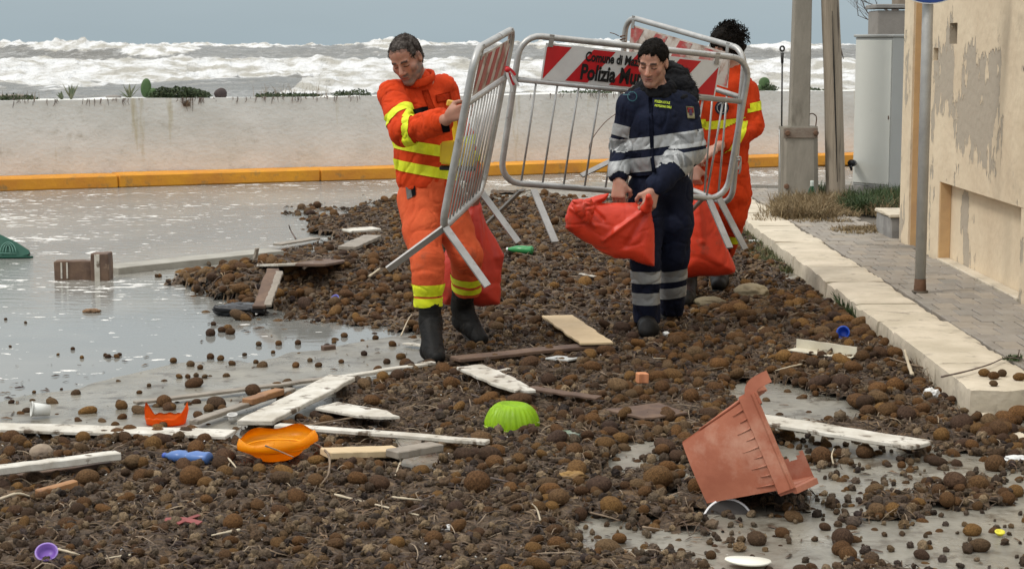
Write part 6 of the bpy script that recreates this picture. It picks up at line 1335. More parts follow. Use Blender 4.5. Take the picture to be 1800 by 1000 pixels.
plank('grey_plank', 'dark grey plank leaning behind the seaweed heap', 'plank', (610, 436), (655, 416), .16, .03, grey_wood, .05)
plank('white_offcut', 'white offcut with green weed on the far seaweed', 'board', (608, 406), (662, 402), .22, .02, white_wood, .05)
plank('concrete_beam', 'long pale beam half drowned beside the brown timber', 'beam', (190, 480), (482, 449), .26, .10, mat('beam_grey', (.36, .34, .29), .6, (.26, .24, .2), 4, bump=.3, bscale=30, coord='World'), -.01)
plank('upright_splinter', 'thin splinter standing up from the drowned beam', 'splinter', (446, 462), (452, 436), .035, .02, grey_wood, .02, 0, .12)
plank('orange_block', 'small orange wooden block on the dark litter', 'block', (1119, 664), (1138, 664), .05, .05, mat('orange_block', (.62, .27, .12), .6, (.5, .2, .1), 9), .045)
plank('white_slip', 'small white slip near the pale grey litter', 'scrap', (875, 652), (895, 648), .025, .01, white_wood, .02)
plank('brown_strip', 'faded brown strip beside the lime bowl', 'strip', (930, 682), (1052, 700), .07, .012, brown_wood, .03)
plank('cane', 'rusty orange cane stub in the left foreground', 'cane', (66, 868), (134, 850), .035, .03, MATS['orange_wood'], .02)
plank('pale_slip', 'thin white slip left of the hanging red sack foot', 'scrap', (712, 603), (748, 608), .05, .008, white_wood, .02)
plank('white_sliver', 'white sliver lying in the seaweed behind the navy man', 'scrap', (1020, 481), (1046, 486), .03, .008, white_wood, .02)
plank('wood_chip', 'splintered red-brown chip floating in the shallow water', 'chip', (566, 612), (588, 610), .05, .03, MATS['brown_wood'] if 'brown_wood' in MATS else brown_wood, .01)
plank('foam_strip', 'pale grey strip in the wet patch by the navy shoes', 'scrap', (970, 628), (1008, 632), .10, .01, mat('grey_film', (.5, .5, .47), .3), .012)
# twigs
stick_m = mat('dry_twig', (.26, .19, .125), .8, (.14, .10, .07), 12, coord='World')
def stick(label, pts, r, m=stick_m, lift=.02, name='twig', cat='twig', group=None):
    q = []
    for i, (x, y, *zz) in enumerate(pts): q.append(GS(x, y, lift + (zz[0] if zz else 0)))
    bm = bmesh.new(); cq = catmull(q, 5); c = q[0]; n_ = len(cq); add_tube(bm, [v - c for v in cq], [r * (1 - .55 * i / n_) * (1 + .15 * math.sin(i * 2.1)) for i in range(n_)], 6)
    return tag(link(name, bm_mesh(bm, name, True), m, None, c), label, cat, group)
stick('straight pale stick lying in the litter below the timber wedge', [(588, 869), (650, 884), (736, 905)], .006, mat('pale_stick', (.5, .42, .3), .7))
stick('curved bare twig rising beside the orange-yellow bowl', [(540, 772), (575, 795, .05), (578, 830, .03), (565, 850)], .006)
stick('bent twig standing in front of the timber offcut', [(716, 790, .04), (705, 810, .03), (695, 835)], .006, MATS['pale_stick'])
stick('long thin twig lying over the diagonal board and batten', [(430, 770), (520, 752, .03), (625, 733, .03)], .009)
stick('pale curled stalk at the far left foreground', [(0, 877), (30, 867, .02), (52, 872)], .007, MATS['pale_stick'])
stick('thin pale twig upright among balls right of centre', [(950, 915), (944, 895, .03), (935, 885, .05)], .004, MATS['pale_stick'])
stick('grey stick slanting in the litter behind the boots', [(648, 487), (668, 472, .04)], .012, MATS['pale_stick'])
stick('slim twig leaning at the heap edge near the water', [(705, 590), (716, 565, .06), (724, 552, .10)], .005, MATS['pale_stick'])
stick('dark bare branch with side shoots in the flood water', [(520, 420, .0), (511, 405, .05), (508, 396, .1)], .008, bark)
stick('dead stalk leaning against the limestone kerb front', [(1604, 660), (1597, 640, .04), (1590, 615, .10)], .012, MATS['pale_stick'])
stick('second thin dead stem lying by the kerb foot', [(1655, 655, .0), (1600, 640, .02), (1560, 628)], .006)
stick('thin wavy wire trailing over the concrete behind the planter', [(1465, 815), (1462, 800, .03), (1466, 788, .04)], .004, MATS['pale_stick'])
stick('dark vine trailing over the last limestone slab', [(1655, 662, .13), (1700, 652, .13), (1740, 640, .13), (1770, 628, .13), (1800, 632, .13)], .005, bark, .012, 'vine', 'vine')
stick('thin upright stem on the paving near the vine', [(1790, 632, .11), (1790, 624, .17), (1792, 615, .27)], .004, bark, .0)
rs = random.Random(77)
for i in range(26):
    x, y = rs.uniform(60, 1500), rs.uniform(620, 980); a_ = rs.uniform(0, 3.14); l_ = rs.uniform(18, 60)
    if float(dens(*G(x, y)[:2])) < .5: continue
    _m = min(MARKS, key=lambda q: (q[0] - x) ** 2 + 2 * (q[1] - y) ** 2); _c = ('brown', 'dark', 'pale')[i % 3]; _d = ('left of' if x < _m[0] - 25 else 'right of' if x > _m[0] + 25 else 'in front of' if y > _m[1] else 'behind')
    stick('%s %s twig lying loose in the litter %s %s' % ('long' if l_ > 38 else 'short', _c, _d, _m[2]), [(x, y), (x + l_ * .5 * math.cos(a_), y + l_ * .2 * math.sin(a_), rs.uniform(0, .03)), (x + l_ * math.cos(a_), y + l_ * .45 * math.sin(a_))], rs.uniform(.003, .006), (stick_m, bark, MATS['pale_stick'])[i % 3], .02, 'twig', 'twig', 'loose twigs in the litter')
# brown timber bracket standing in the water
tb = wempty('timber_bracket', tuple(G(142, 488)), 'brown L-shaped timber standing in flood water with a white stripe', 'timber')
Yt = G(142, 490).y; a, b = P(94, 474, Yt), P(162, 475, Yt); w_ = b.x - a.x
bm = bmesh.new(); add_box(bm, ((a.x + b.x) / 2, Yt + .06, .055), (w_, .10, .15), None, .006, .003, (6, 1, 2)); link('crosspiece', bm_mesh(bm, 'crosspiece'), brown_wood, tb)
c, d = P(161, 474, Yt), P(192, 474, Yt); bm = bmesh.new(); add_box(bm, ((c.x + d.x) / 2 + .001, Yt + .05, .08), (d.x - c.x, .16, .22), None, .006, .003, (2, 1, 3)); link('end_block', bm_mesh(bm, 'end_block'), brown_wood, tb)
for x0, x1 in ((168, 177),): q0, q1 = P(x0, 474, Yt), P(x1, 474, Yt); bm = bmesh.new(); add_box(bm, ((q0.x + q1.x) / 2, Yt - .032, .085), (q1.x - q0.x, .006, .20), None, .001, .001); link('white_stripe', bm_mesh(bm, 'white_stripe'), white_wood, tb)
for x0, x1 in ((106, 109), (116, 119)): q0, q1 = P(x0, 474, Yt), P(x1, 474, Yt); bm = bmesh.new(); add_box(bm, ((q0.x + q1.x) / 2, Yt + .008, .06), (q1.x - q0.x, .006, .12), None, .001, .001); link('paint_mark', bm_mesh(bm, 'paint_mark'), white_wood, tb)
# ---- terracotta plastic planter, broken
terra = mat('terracotta_plastic', (.46, .165, .095), .6, (.36, .115, .065), 6, bump=.35, bscale=40, col3=(.56, .30, .21), n3=5, t3=(.50, .72), bdist=.003)
PC = GS(1300, 862); tpz = wempty('terracotta_planter', tuple(PC), 'broken square terracotta plastic planter lying on its side', 'planter')
wv = Vector((math.sin(R(19)), math.cos(R(19)), 0)); av = Vector((math.cos(R(19)) * math.cos(R(26)), -math.sin(R(19)) * math.cos(R(26)), math.sin(R(26)))); vv = wv.cross(av); vv = vv if vv.z > 0 else -vv
Lp, hb, hr = .335, .118, .180; _rl = Quaternion(av, R(-7)); wv = _rl @ wv; vv = _rl @ vv; Bp = GS(1244, 883); Bp.z += .012; Bp = G(1244, 883, Bp.z); base_c = Bp + vv * hb + wv * hb
def pt_pot(al, sv, sw, out=0.0):
    h_ = hb + (hr - hb) * al; return base_c + av * (Lp * al) + vv * (sv * (h_ + out)) + wv * (sw * (h_ + out))
def pot_wall(name, f, keep, nu=26, nt=22, th=.007):
    bm = bmesh.new(); g_ = [[bm.verts.new(f(i / nu, j / nt)) for j in range(nt + 1)] for i in range(nu + 1)]
    for i in range(nu):
        for j in range(nt):
            if keep((i + .5) / nu, (j + .5) / nt): bm.faces.new((g_[i][j], g_[i + 1][j], g_[i + 1][j + 1], g_[i][j + 1]))
    bmesh.ops.delete(bm, geom=[v for v in bm.verts if not v.link_faces], context='VERTS'); bmesh.ops.solidify(bm, geom=bm.faces[:], thickness=th)
    o = link(name, bm_mesh(bm, name, False), terra, tpz); return o
zig = lambda x, k=9.: abs((x * k) % 1 - .5) * 2
bulge = lambda s, t: .012 * math.sin(math.pi * s) * (1 - t * .3)
pot_wall('side_wall', lambda s, t: pt_pot(t, s * 2 - 1, -1) - wv * bulge(s, t), lambda s, t: True)
pot_wall('side_wall', lambda s, t: pt_pot(t, 1, s * 2 - 1) + vv * (bulge(s, t) * .5), lambda s, t: s < .32 + .10 * zig(t, 3.3) + .25 * (t > .55) or t < .10)
pot_wall('side_wall', lambda s, t: pt_pot(t, -1, s * 2 - 1) - vv * (bulge(s, t) * .5), lambda s, t: True)
pot_wall('side_wall', lambda s, t: pt_pot(t, s * 2 - 1, 1), lambda s, t: s < .26 + .10 * zig(t, 4.1) - .05 * t)
pot_wall('pot_base', lambda s, t: pt_pot(.02, s * 2 - 1, t * 2 - 1), lambda s, t: True)
# flared rim, curling outward
def rim(name, p0, p1, outv, curl=0):
    bm = bmesh.new(); n_ = 14; rows = []
    for i in range(n_ + 1):
        s = i / n_; b = Vector(p0).lerp(Vector(p1), s); cq = curl * max(0, s - .78) ** 1.5
        rows.append([bm.verts.new(b + outv * o_ + av * (l_ + cq * .9) ) for o_, l_ in ((0, -.055), (.010, -.050), (.013, -.004), (.022 , .004), (.024, .013), (.002, .015), (-.006, .0))])
    for i in range(n_):
        for q in range(6): bm.faces.new((rows[i][q], rows[i + 1][q], rows[i + 1][q + 1], rows[i][q + 1]))
        bm.faces.new((rows[i][6], rows[i + 1][6], rows[i + 1][0], rows[i][0]))
    bm.faces.new(rows[0]); bm.faces.new(rows[-1][::-1]); link(name, bm_mesh(bm, name, False), terra, tpz)
rim('rim', pt_pot(1, -1, -1, .004), pt_pot(1, 1.0, -1, .004), -wv)
rim('rim', pt_pot(1, -1, -1, .004), pt_pot(1, -1, .85, .004), -vv)
rim('rim', pt_pot(1, 1, -1, .004), pt_pot(1, 1, -.1, .004), vv)
# a torn strip of rim standing up at the top corner
c0_ = pt_pot(1, 1, -1, .01); bm = bmesh.new(); add_tube(bm, catmull([c0_ - vv * .05, c0_ + vv * .0, c0_ + vv * .022 + av * .02, c0_ + vv * .028 + av * .050, c0_ + vv * .030 + av * .085], 5), 0, flat=(.046, .011), side=av); link('torn_rim', bm_mesh(bm, 'torn_rim', False), terra, tpz)
for i in range(9):      # embossed ribs near the rim
    s = .10 + i * .10; l_ = (.22, .12, .18, .10, .20, .11, .18, .10, .15)[i]
    bm = bmesh.new(); p0 = pt_pot(.84, s * 2 - 1, -1, .012) - wv * bulge(s, .84) * .6; p1 = pt_pot(.84 - l_, s * 2 - 1, -1, .010) - wv * bulge(s, .7) * .75; add_tube(bm, [p0, p1], [.0034, .001], 6); link('rib', bm_mesh(bm, 'rib', True), terra, tpz)
for i in range(7):
    bm = bmesh.new(); s = -.95 + i * .16; add_tube(bm, [pt_pot(.9, 1, s, .010), pt_pot(.25, 1, s, .008)], [.007, .004], 6); link('rib', bm_mesh(bm, 'rib', True), terra, tpz)
# ---- lime green fluted mould, upside down
limep = mat('lime_plastic', (.45, .72, .012), .38, (.36, .60, .012), 9, spec=.5, col3=(.25, .30, .06), n3=22, t3=(.68, .76))
lc = GS(900, 747); lm = wempty('jelly_mould', tuple(lc), 'lime green fluted plastic mould upside down on the seaweed', 'bowl')
zb = surf_z(lc.x, lc.y) - .008; bm = bmesh.new(); nf = 26
fl_ = lambda a, z: 1 + .030 * math.cos(nf * a + z * 32) * (1 if z < .092 else max(0, 1 - (z - .092) / .01))
add_lathe(bm, [(.121, 0), (.125, .002), (.124, .010), (.121, .03), (.113, .055), (.100, .078), (.084, .096), (.068, .106), (.054, .108), (.045, .100), (.03, .092), (.0, .090)], 208, Matrix.Translation((lc.x, lc.y, zb)) @ Matrix.Rotation(R(4), 4, 'Y'), lambda a, z: fl_(a, z)); bmesh.ops.solidify(bm, geom=bm.faces[:], thickness=.0025); link('fluted_shell', bm_mesh(bm, 'fluted_shell', True), limep, lm)
bm = bmesh.new(); add_lathe(bm, [(.122, -.004), (.1295, -.003), (.1295, .004), (.122, .005)], 72, Matrix.Translation((lc.x, lc.y, zb)) @ Matrix.Rotation(R(4), 4, 'Y')); link('rim', bm_mesh(bm, 'rim', True), limep, lm)
# ---- orange-yellow broken bowl
def shell_lathe(name, prof, c, M, m, parent, top=None, n=72, th=.005, wob=.0):
    """open bowl whose top edge follows top(angle)"""
    bm = bmesh.new(); ring = []
    for j, (r0, z0) in enumerate(prof):
        row = []
        for q in range(n):
            a = 2 * math.pi * q / n; k_ = top(a) if top else 1.0; t_ = j / (len(prof) - 1); jj = t_ * k_ * (len(prof) - 1); i0 = min(int(jj), len(prof) - 2); f_ = jj - i0; r = prof[i0][0] * (1 - f_) + prof[i0 + 1][0] * f_; z = prof[i0][1] * (1 - f_) + prof[i0 + 1][1] * f_
            r *= 1 + wob * math.cos(5 * a + .6) * t_; row.append(bm.verts.new(M @ Vector((r * math.cos(a), r * math.sin(a), z))))
        ring.append(row)
    for j in range(len(ring) - 1):
        for q in range(n): bm.faces.new((ring[j][q], ring[j][(q + 1) % n], ring[j + 1][(q + 1) % n], ring[j + 1][q]))
    bm.faces.new(ring[0][::-1]); bmesh.ops.solidify(bm, geom=bm.faces[:], thickness=th); bmesh.ops.translate(bm, vec=c, verts=bm.verts); return link(name, bm_mesh(bm, name, True), m, parent)
oy = mat('orange_yellow_plastic', (.92, .40, .004), .4, (.88, .37, .004), 5, col3=(.5, .2, .03), n3=16, t3=(.7, .8))
oc = GS(487, 812); ob_ = wempty('orange_bowl', tuple(oc), 'orange-yellow plastic bowl with broken scalloped rim sitting in the seaweed', 'bowl')
M1 = Matrix.Rotation(R(1), 4, 'X') @ Matrix.Rotation(R(-5), 4, 'Y'); topf = lambda a: .94 + .05 * math.cos(5 * a + 1)
shell_lathe('bowl_shell', [(.075, 0), (.090, .012), (.118, .035), (.145, .050), (.167, .062), (.164, .078), (.150, .108)], Vector((oc.x + .005, oc.y + .03, surf_z(oc.x, oc.y) + .012)), M1, oy, ob_, topf, 80, .005, .03)
tube_obj('inner_seam', catmull([Vector((oc.x + .13 * math.cos(a), oc.y + .02 + .13 * math.sin(a), surf_z(oc.x, oc.y) + .062)) for a in np.linspace(0, 2 * math.pi, 30)], 2), .003, oy, ob_, 5)
stick('bare twig lying inside the orange-yellow bowl', [(466, 783, .09), (490, 792, .075), (516, 803, .05)], .004)
o2 = mat('bright_orange_plastic', (.88, .17, .004), .42, (.80, .14, .004), 5)
sc_ = GS(292, 744); os_ = wempty('orange_shard', tuple(sc_), 'bright orange broken pot shard with two jagged points behind the long board', 'shard')
def crown(a):
    a = a % (2 * math.pi); return .40 + .60 * max(0, 1 - abs(a - 2.75) / .42) + .62 * max(0, 1 - abs(((a - 6.0 + math.pi) % (2 * math.pi)) - math.pi) / .62) + .03 * math.sin(a * 13)
shell_lathe('shard_shell', [(.088, 0), (.093, .02), (.098, .045), (.104, .07), (.108, .10)], Vector((sc_.x, sc_.y, surf_z(sc_.x, sc_.y))), Matrix.Rotation(R(-3), 4, 'X'), o2, os_, crown, 90, .004)
# ---- blue bottle
blue_b = mat('blue_bottle_plastic', (.10, .19, .42), .3, (.07, .14, .36), 6, bump=.3, bscale=18)
def bottle(label, a, b, prof, m, capm, lift, group=None, n=16, squash=1.0, label_m=None):
    A, B = GS(*a, lift), GS(*b, lift); d = (B - A); L_ = d.length; d.normalize(); t = wempty('plastic_bottle', tuple(A), label, 'bottle', group)
    s = d.cross(Vector((0, 0, 1))).normalized(); u = s.cross(d); Mx = Matrix(((s.x, u.x, d.x, A.x), (s.y, u.y, d.y, A.y), (s.z, u.z, d.z, A.z), (0, 0, 0, 1))) @ Matrix.Diagonal((1, squash, 1, 1))
    bm = bmesh.new(); add_lathe(bm, [(0, 0)] + [(r, z * L_) for r, z in prof], n, Mx); link('bottle_body', bm_mesh(bm, 'bottle_body', True), m, t)
    r_ = prof[-1][0]; bm = bmesh.new(); add_lathe(bm, [(r_ * 1.15, L_ * .965), (r_ * 1.15, L_ * 1.03), (0, L_ * 1.03)], n, Mx); link('cap', bm_mesh(bm, 'cap', True), capm, t); return t
bottle('crumpled blue plastic bottle lying in the left foreground', (368, 805), (290, 800), [(.030, .0), (.034, .03), (.032, .15), (.036, .3), (.028, .42), (.022, .50), (.034, .56), (.034, .72), (.026, .85), (.014, .93), (.013, 1)], blue_b, mat('blue_cap', (.05, .1, .4), .4), .030, squash=.75)
bottle('green plastic bottle lying near the splayed foot of the first barrier', (936, 440), (892, 438), [(.036, .0), (.040, .05), (.038, .2), (.040, .35), (.038, .6), (.026, .8), (.015, .93), (.014, 1)], mat('green_pet', (.03, .22, .06), .25, (.05, .28, .10), 7, bump=.2, bscale=20), mat('white_cap', (.7, .7, .68), .5), .045, squash=.85)
gb = wempty('green_bottle', tuple(P(1427, 345, 19.0)), 'dark green glass bottle standing between the concrete and wooden poles', 'bottle')
g0 = Vector((P(1427, 340, 19.0).x, 19.0, .11)); bm = bmesh.new(); add_lathe(bm, [(0, 0), (.042, .0), (.044, .02), (.043, .12), (.03, .17), (.016, .20), (.015, .245)], 16, Matrix.Translation(g0)); link('bottle_body', bm_mesh(bm, 'bottle_body', True), mat('green_glass', (.006, .05, .018), .12), gb)
bm = bmesh.new(); add_lathe(bm, [(.018, .19), (.018, .235), (.018, .25), (0, .252)], 14, Matrix.Translation(g0)); link('neck_foil', bm_mesh(bm, 'neck_foil', True), mat('foil_white', (.55, .6, .55), .5), gb)
# ---- caps and cups
def cup(name, label, cat, c, r, h_, m, tilt, yaw, r2=None, rimm=None):
    g0 = GS(*c); z = surf_z(g0.x, g0.y) + r * math.sin(abs(tilt)) * .8 + .006; t = wempty(name, (g0.x, g0.y, 0), label, cat); Mx = Matrix.Translation((g0.x, g0.y, z)) @ Matrix.Rotation(yaw, 4, 'Z') @ Matrix.Rotation(tilt, 4, 'X'); r2 = r2 or r * .9
    bm = bmesh.new(); add_lathe(bm, [(0, .001), (r2, 0), (r, h_), (r - .003, h_), (r2 - .003, .004), (0, .004)], 28, Mx); link('shell', bm_mesh(bm, 'shell', True), m, t)
    bm = bmesh.new(); add_lathe(bm, [(r - .001, h_ - .004), (r + .004, h_ - .004), (r + .004, h_), (r - .001, h_)], 28, Mx); link('rim', bm_mesh(bm, 'rim', True), rimm or m, t); return t
cup('bottle_lid', 'purple plastic lid open side up at the lower left corner', 'lid', (83, 988), .034, .022, mat('purple_plastic', (.16, .07, .34), .4), R(38), R(8), rimm=mat('purple_rim', (.30, .20, .50), .4))
cup('blue_cup', 'round blue plastic cup by the kerb above the cream gutter strip', 'cup', (1484, 597), .035, .05, mat('blue_plastic', (.015, .07, .42), .35), R(70), R(-20))
cup('white_cup', 'translucent white cup on its side near the left edge', 'cup', (88, 733), .033, .085, mat('clear_cup', (.62, .62, .58), .35), R(82), R(-68), .026)
cup('paper_cup', 'crushed grey-white paper cup beside the diagonal board', 'cup', (409, 744), .021, .035, mat('paper_grey', (.52, .51, .48), .7), R(12), 0)
cup('violet_cap', 'small violet-blue cap on the far seaweed heap', 'cap', (592, 534), .026, .03, mat('violet_plastic', (.12, .12, .40), .4), R(50), R(-30))
cup('yellow_cap', 'tiny yellow cap on bare concrete at the lower right', 'cap', (1757, 943), .014, .012, mat('yellow_cap_plastic', (.70, .62, .05), .45), R(15), 0)
# cream gutter strip
gt = wempty('gutter_strip', tuple(G(1450, 606)), 'cream plastic gutter strip lying next to the blue cup', 'gutter'); a, b = GS(1400, 603, .05), GS(1506, 618, .04); d = (b - a).normalized(); s = Vector((0, 0, 1)).cross(d)
for dz, dy, w_, hh in ((0, 0, .006, .05), (-.026, -.05, .10, .005)): bm = bmesh.new(); add_box(bm, (0, 0, 0), ((b - a).length, w_, hh), None, .001, .001, (8, 1, 1)); bmesh.ops.transform(bm, matrix=Matrix.Translation((a + b) / 2 + Vector((0, 0, dz)) + s * dy) @ d.to_track_quat('X', 'Z').to_matrix().to_4x4(), verts=bm.verts); link('strip_side', bm_mesh(bm, 'strip_side'), mat('cream_plastic', (.66, .62, .50), .5, (.5, .45, .34), 6), gt)
# white plate edge under planter, flat white lid at bottom
pl = wempty('white_plate', tuple(G(1278, 895)), 'white plastic plate edge half buried in front of the terracotta planter', 'plate'); c = GS(1279, 902); bm = bmesh.new(); add_lathe(bm, [(0, 0), (.085, .0), (.092, .006), (.092, .010), (.085, .005), (0, .005)], 40, Matrix.Translation((c.x, c.y - .01, c.z - .040)) @ Matrix.Rotation(R(68), 4, 'X')); link('plate_disc', bm_mesh(bm, 'plate_disc', True), mat('plate_shade', (.07, .06, .055), .6), pl); bm = bmesh.new(); add_lathe(bm, [(.090, -.002), (.097, .002), (.097, .012), (.090, .010)], 44, Matrix.Translation((c.x, c.y - .01, c.z - .040)) @ Matrix.Rotation(R(68), 4, 'X')); link('rim', bm_mesh(bm, 'rim', True), mat('plate_white', (.78, .76, .76), .4), pl)  # disc coloured near black as the shade inside the white plate
c = G(1315, 996); bm = bmesh.new(); add_lathe(bm, [(0, 0), (.073, 0), (.078, .004), (.076, .008), (0, .007)], 34, Matrix.Rotation(R(3), 4, 'Y'), lambda a, z: 1 + .05 * math.sin(3 * a)); bmesh.ops.scale(bm, vec=(1, .68, 1), verts=bm.verts); tag(link('cream_disc', bm_mesh(bm, 'cream_disc', True), mat('foam_white', (.74, .72, .62), .6), None, (c.x, c.y, .016)), 'flat cream-white lid on the concrete at the bottom edge', 'lid')
# lumps: stones, bags, scraps
def lump(name, label, cat, c, r, m, seed, n=.25, f=2.0, lift=.5):
    g0 = GS(*c); bm = bmesh.new(); bmesh.ops.create_icosphere(bm, subdivisions=4, radius=1); A_ = HN([v.co[:] for v in bm.verts]); ds = n * (1 - 2 * np.abs(fbm(A_[:, 0] * f, A_[:, 1] * f, A_[:, 2] * f, 4, seed))) - n * .5
    for v, q in zip(bm.verts, ds): v.co *= 1 + q; v.co.x *= r[0]; v.co.y *= r[1]; v.co.z *= r[2]
    return tag(link(name, bm_mesh(bm, name, True), m, None, (g0.x, g0.y, surf_z(g0.x, g0.y) + r[2] * lift)), label, cat)
lump('beige_bag', 'pale beige muddy bag lump between the sacks and kerb', 'bag', (1320, 522), (.115, .08, .06), mat('beige_cloth', (.40, .34, .22), .8, (.26, .21, .13), 5, bump=.5, bscale=30), 3)
lump('muddy_bag', 'dull olive muddy lump left of the beige bag', 'bag', (1246, 540), (.11, .08, .045), mat('olive_mud', (.20, .165, .10), .8, (.13, .10, .06), 8, bump=.5, bscale=30), 6)
lump('pale_stone', 'rounded pale buff stone among the balls at far left', 'stone', (73, 803), (.048, .045, .036), mat('buff_stone', (.33, .26, .19), .9, (.2, .15, .11), 9, bump=.6, bscale=60), 9, .12)
lump('crumpled_paper', 'crumpled white plastic scrap near the kerb corner', 'scrap', (1637, 700), (.038, .03, .032), mat('crumpled_white', (.66, .66, .64), .5), 12, .5, 2.4)
lump('crumpled_paper', 'small white torn scrap before the navy shoes', 'scrap', (1172, 592), (.028, .02, .02), MATS['crumpled_white'], 15, .5, 2.4)
lump('crumpled_paper', 'bright white crumpled scrap at the right picture edge', 'scrap', (1788, 812), (.055, .03, .018), MATS['crumpled_white'], 18, .5, 2.4)
lump('crumpled_paper', 'white scrap lying in the grass by the kerb start', 'scrap', (1325, 428), (.06, .04, .02), MATS['crumpled_white'], 19, .5, 2.4)
lump('green_weed_clump', 'green seaweed tangle with a white tip right of lime mould', 'weed', (1000, 768), (.055, .035, .018), mat('green_weed', (.06, .11, .05), .7, (.3, .33, .28), 14), 22, .5, 3)
lump('white_scrap', 'tiny white scrap in the foreground puddle', 'scrap', (789, 930), (.026, .02, .01), MATS['crumpled_white'], 25, .5, 3)
lump('orange_weed', 'ochre weed tuft in the right middle foreground', 'weed', (1005, 842), (.055, .03, .02), mat('ochre_weed', (.32, .19, .06), .8, (.2, .12, .05), 14, bump=.5), 28, .5, 3)
lump('black_bag', 'wet black plastic bag at the water edge of the heap', 'bag', (425, 551), (.17, .09, .045), mat('black_plastic_bag', (.012, .013, .015), .22, (.03, .03, .032), 6, bump=.5, bscale=9), 31, .35, 2)
lump('floating_clump', 'tan seaweed clump floating alone on the flood water', 'seaweed clump', (161, 549), (.055, .035, .016), mat('tan_clump', (.26, .15, .075), .8, (.15, .09, .05), 12, bump=.6), 33, .4, 3)
lump('plastic_bag', 'white plastic bag caught in the dry grass by the poles', 'bag', (1496, 368), (.10, .06, .06), MATS['crumpled_white'], 35, .5, 2)
stick('black pipe end poking from the heap into water', [(378, 542, .03), (405, 544, .03), (440, 545, .03)], .022, MATS['black_plastic'], .02, 'pipe', 'pipe')
rd = wempty('red_strap', tuple(G(325, 916)), 'torn dull red plastic strap in the left foreground', 'strap')
for q, (pts_, w_) in enumerate(([(290, 913), (320, 912), (352, 919)], .022), ) if False else enumerate(((((290, 913), (320, 912), (352, 919)), .022), (((312, 920), (335, 910), (350, 905)), .012))):
    bm = bmesh.new(); add_tube(bm, catmull([GS(x, y, .025) for x, y in pts_], 4), 0, flat=(w_, .004), side=(0, 1, .3)); link('strap_strip', bm_mesh(bm, 'strap_strip'), mat('dull_red', (.26, .06, .055), .6, (.16, .05, .045), 14), rd)
# green overturned crate with an arched emblem
gc = wempty('green_crate', tuple(G(0, 452)), 'dark green plastic corner with a pale arched emblem rising from the flood water', 'crate')
Yg = G(20, 452).y; ol = [(-130, 452), (-130, 385), (-60, 392), (0, 412), (28, 425), (54, 442), (52, 449), (30, 452)]; bm = bmesh.new()
f1 = [bm.verts.new(P(x, y, Yg + (452 - y) * .0022)) for x, y in ol]; f2 = [bm.verts.new(P(x, y, Yg + .42 + (452 - y) * .0022) - Vector((0, 0, .0))) for x, y in ol]
for v in f2: v.co.z *= .96
bm.faces.new(f1); bm.faces.new(f2[::-1])
for i in range(len(ol)): bm.faces.new((f1[i], f1[(i + 1) % len(ol)], f2[(i + 1) % len(ol)], f2[i]))
bmesh.ops.bevel(bm, geom=bm.edges[:], offset=.01, segments=2, affect='EDGES'); link('crate_body', bm_mesh(bm, 'crate_body'), mat('green_plastic', (.010, .085, .055), .4, (.008, .065, .04), 3, bump=.2, bscale=20), gc)
em = mat('emblem_pale_green', (.11, .24, .19), .5)
for rx in (14, 9, 4): tube_obj('emblem_arch', [P(14 + rx * math.cos(a), 444 - 18 * math.sin(a) * (.6 + rx / 35), Yg - .006 + .042 * math.sin(a)) for a in np.linspace(0, math.pi, 14)], .004, em, gc, 5)
tube_obj('emblem_base', [P(-1, 445, Yg - .006), P(29, 446, Yg - .006)], .004, em, gc, 5)
tube_obj('rim', [P(-130, 453, Yg - .01), P(58, 452, Yg - .01)], .010, MATS['green_plastic'], gc, 6)

# ================================================================== PLANTS
leafg = mat('weed_green', (.9, .9, .9), .7, (.6, .7, .5), 20, rand=[(.045, .085, .025), (.07, .10, .035), (.03, .06, .022), (.10, .11, .05)])
dryg = mat('dry_grass', (.9, .9, .9), .8, (.65, .6, .5), 20, rand=[(.30, .22, .12), (.22, .155, .08), (.36, .28, .16), (.15, .11, .06)])
def tuft(name, label, cat, items, m, kind=None, group=None, lean=.6, seed=1, w=.006, curv=1.0):
    """items: (x, y, z, radius, height, count)"""
    g_ = np.random.default_rng(seed); Vs = []; Qs = []; b0 = 0; c0 = HN(items[0][:3])
    for (x, y, z, r, h_, n) in items:
        a = g_.uniform(0, 2 * np.pi, n); rr = r * np.sqrt(g_.random(n)); bx, by = x + rr * np.cos(a), y + rr * np.sin(a); da = g_.uniform(0, 2 * np.pi, n); ln = g_.uniform(.1, 1, n) * lean; hh = h_ * g_.uniform(.45, 1.1, n); t = np.linspace(0, 1, 5)[None, :]
        px = bx[:, None] + (np.cos(da) * ln * hh)[:, None] * t ** 1.6 * curv; py = by[:, None] + (np.sin(da) * ln * hh)[:, None] * t ** 1.6 * curv; pz = z + hh[:, None] * (t - .35 * ln[:, None] * t ** 2.2 * curv); ww = w * (1 - t) ** .7 * .5 + .0006; wa = g_.uniform(0, np.pi, n); wx_, wy_ = np.cos(wa)[:, None] * ww, np.sin(wa)[:, None] * ww
        A_ = np.stack([px + wx_, py + wy_, pz], -1); B_ = np.stack([px - wx_, py - wy_, pz], -1); Vs.append(np.stack([A_, B_], 2).reshape(-1, 3)); b = (np.arange(n) * 10)[:, None] + np.arange(4)[None, :] * 2 + b0; Qs.append(np.stack([b, b + 1, b + 3, b + 2], -1).reshape(-1, 4)); b0 += n * 10
    return tag(link(name, np_mesh(name, np.concatenate(Vs) - c0, np.concatenate(Qs)), m, None, tuple(c0)), label, cat, group, kind)
def gp(px, py, z=.0): g0 = G(px, py, z); return g0.x, g0.y, g0.z
it = []
rs = random.Random(5)
for i in range(110):
    t_ = i / 110; px = 1370 + 205 * t_ + rs.uniform(-15, 15); py = 388 - 8 * t_ - rs.uniform(0, 26); it.append((*gp(px, py, .12), .15, .13 + .08 * math.sin(t_ * 7), 80))
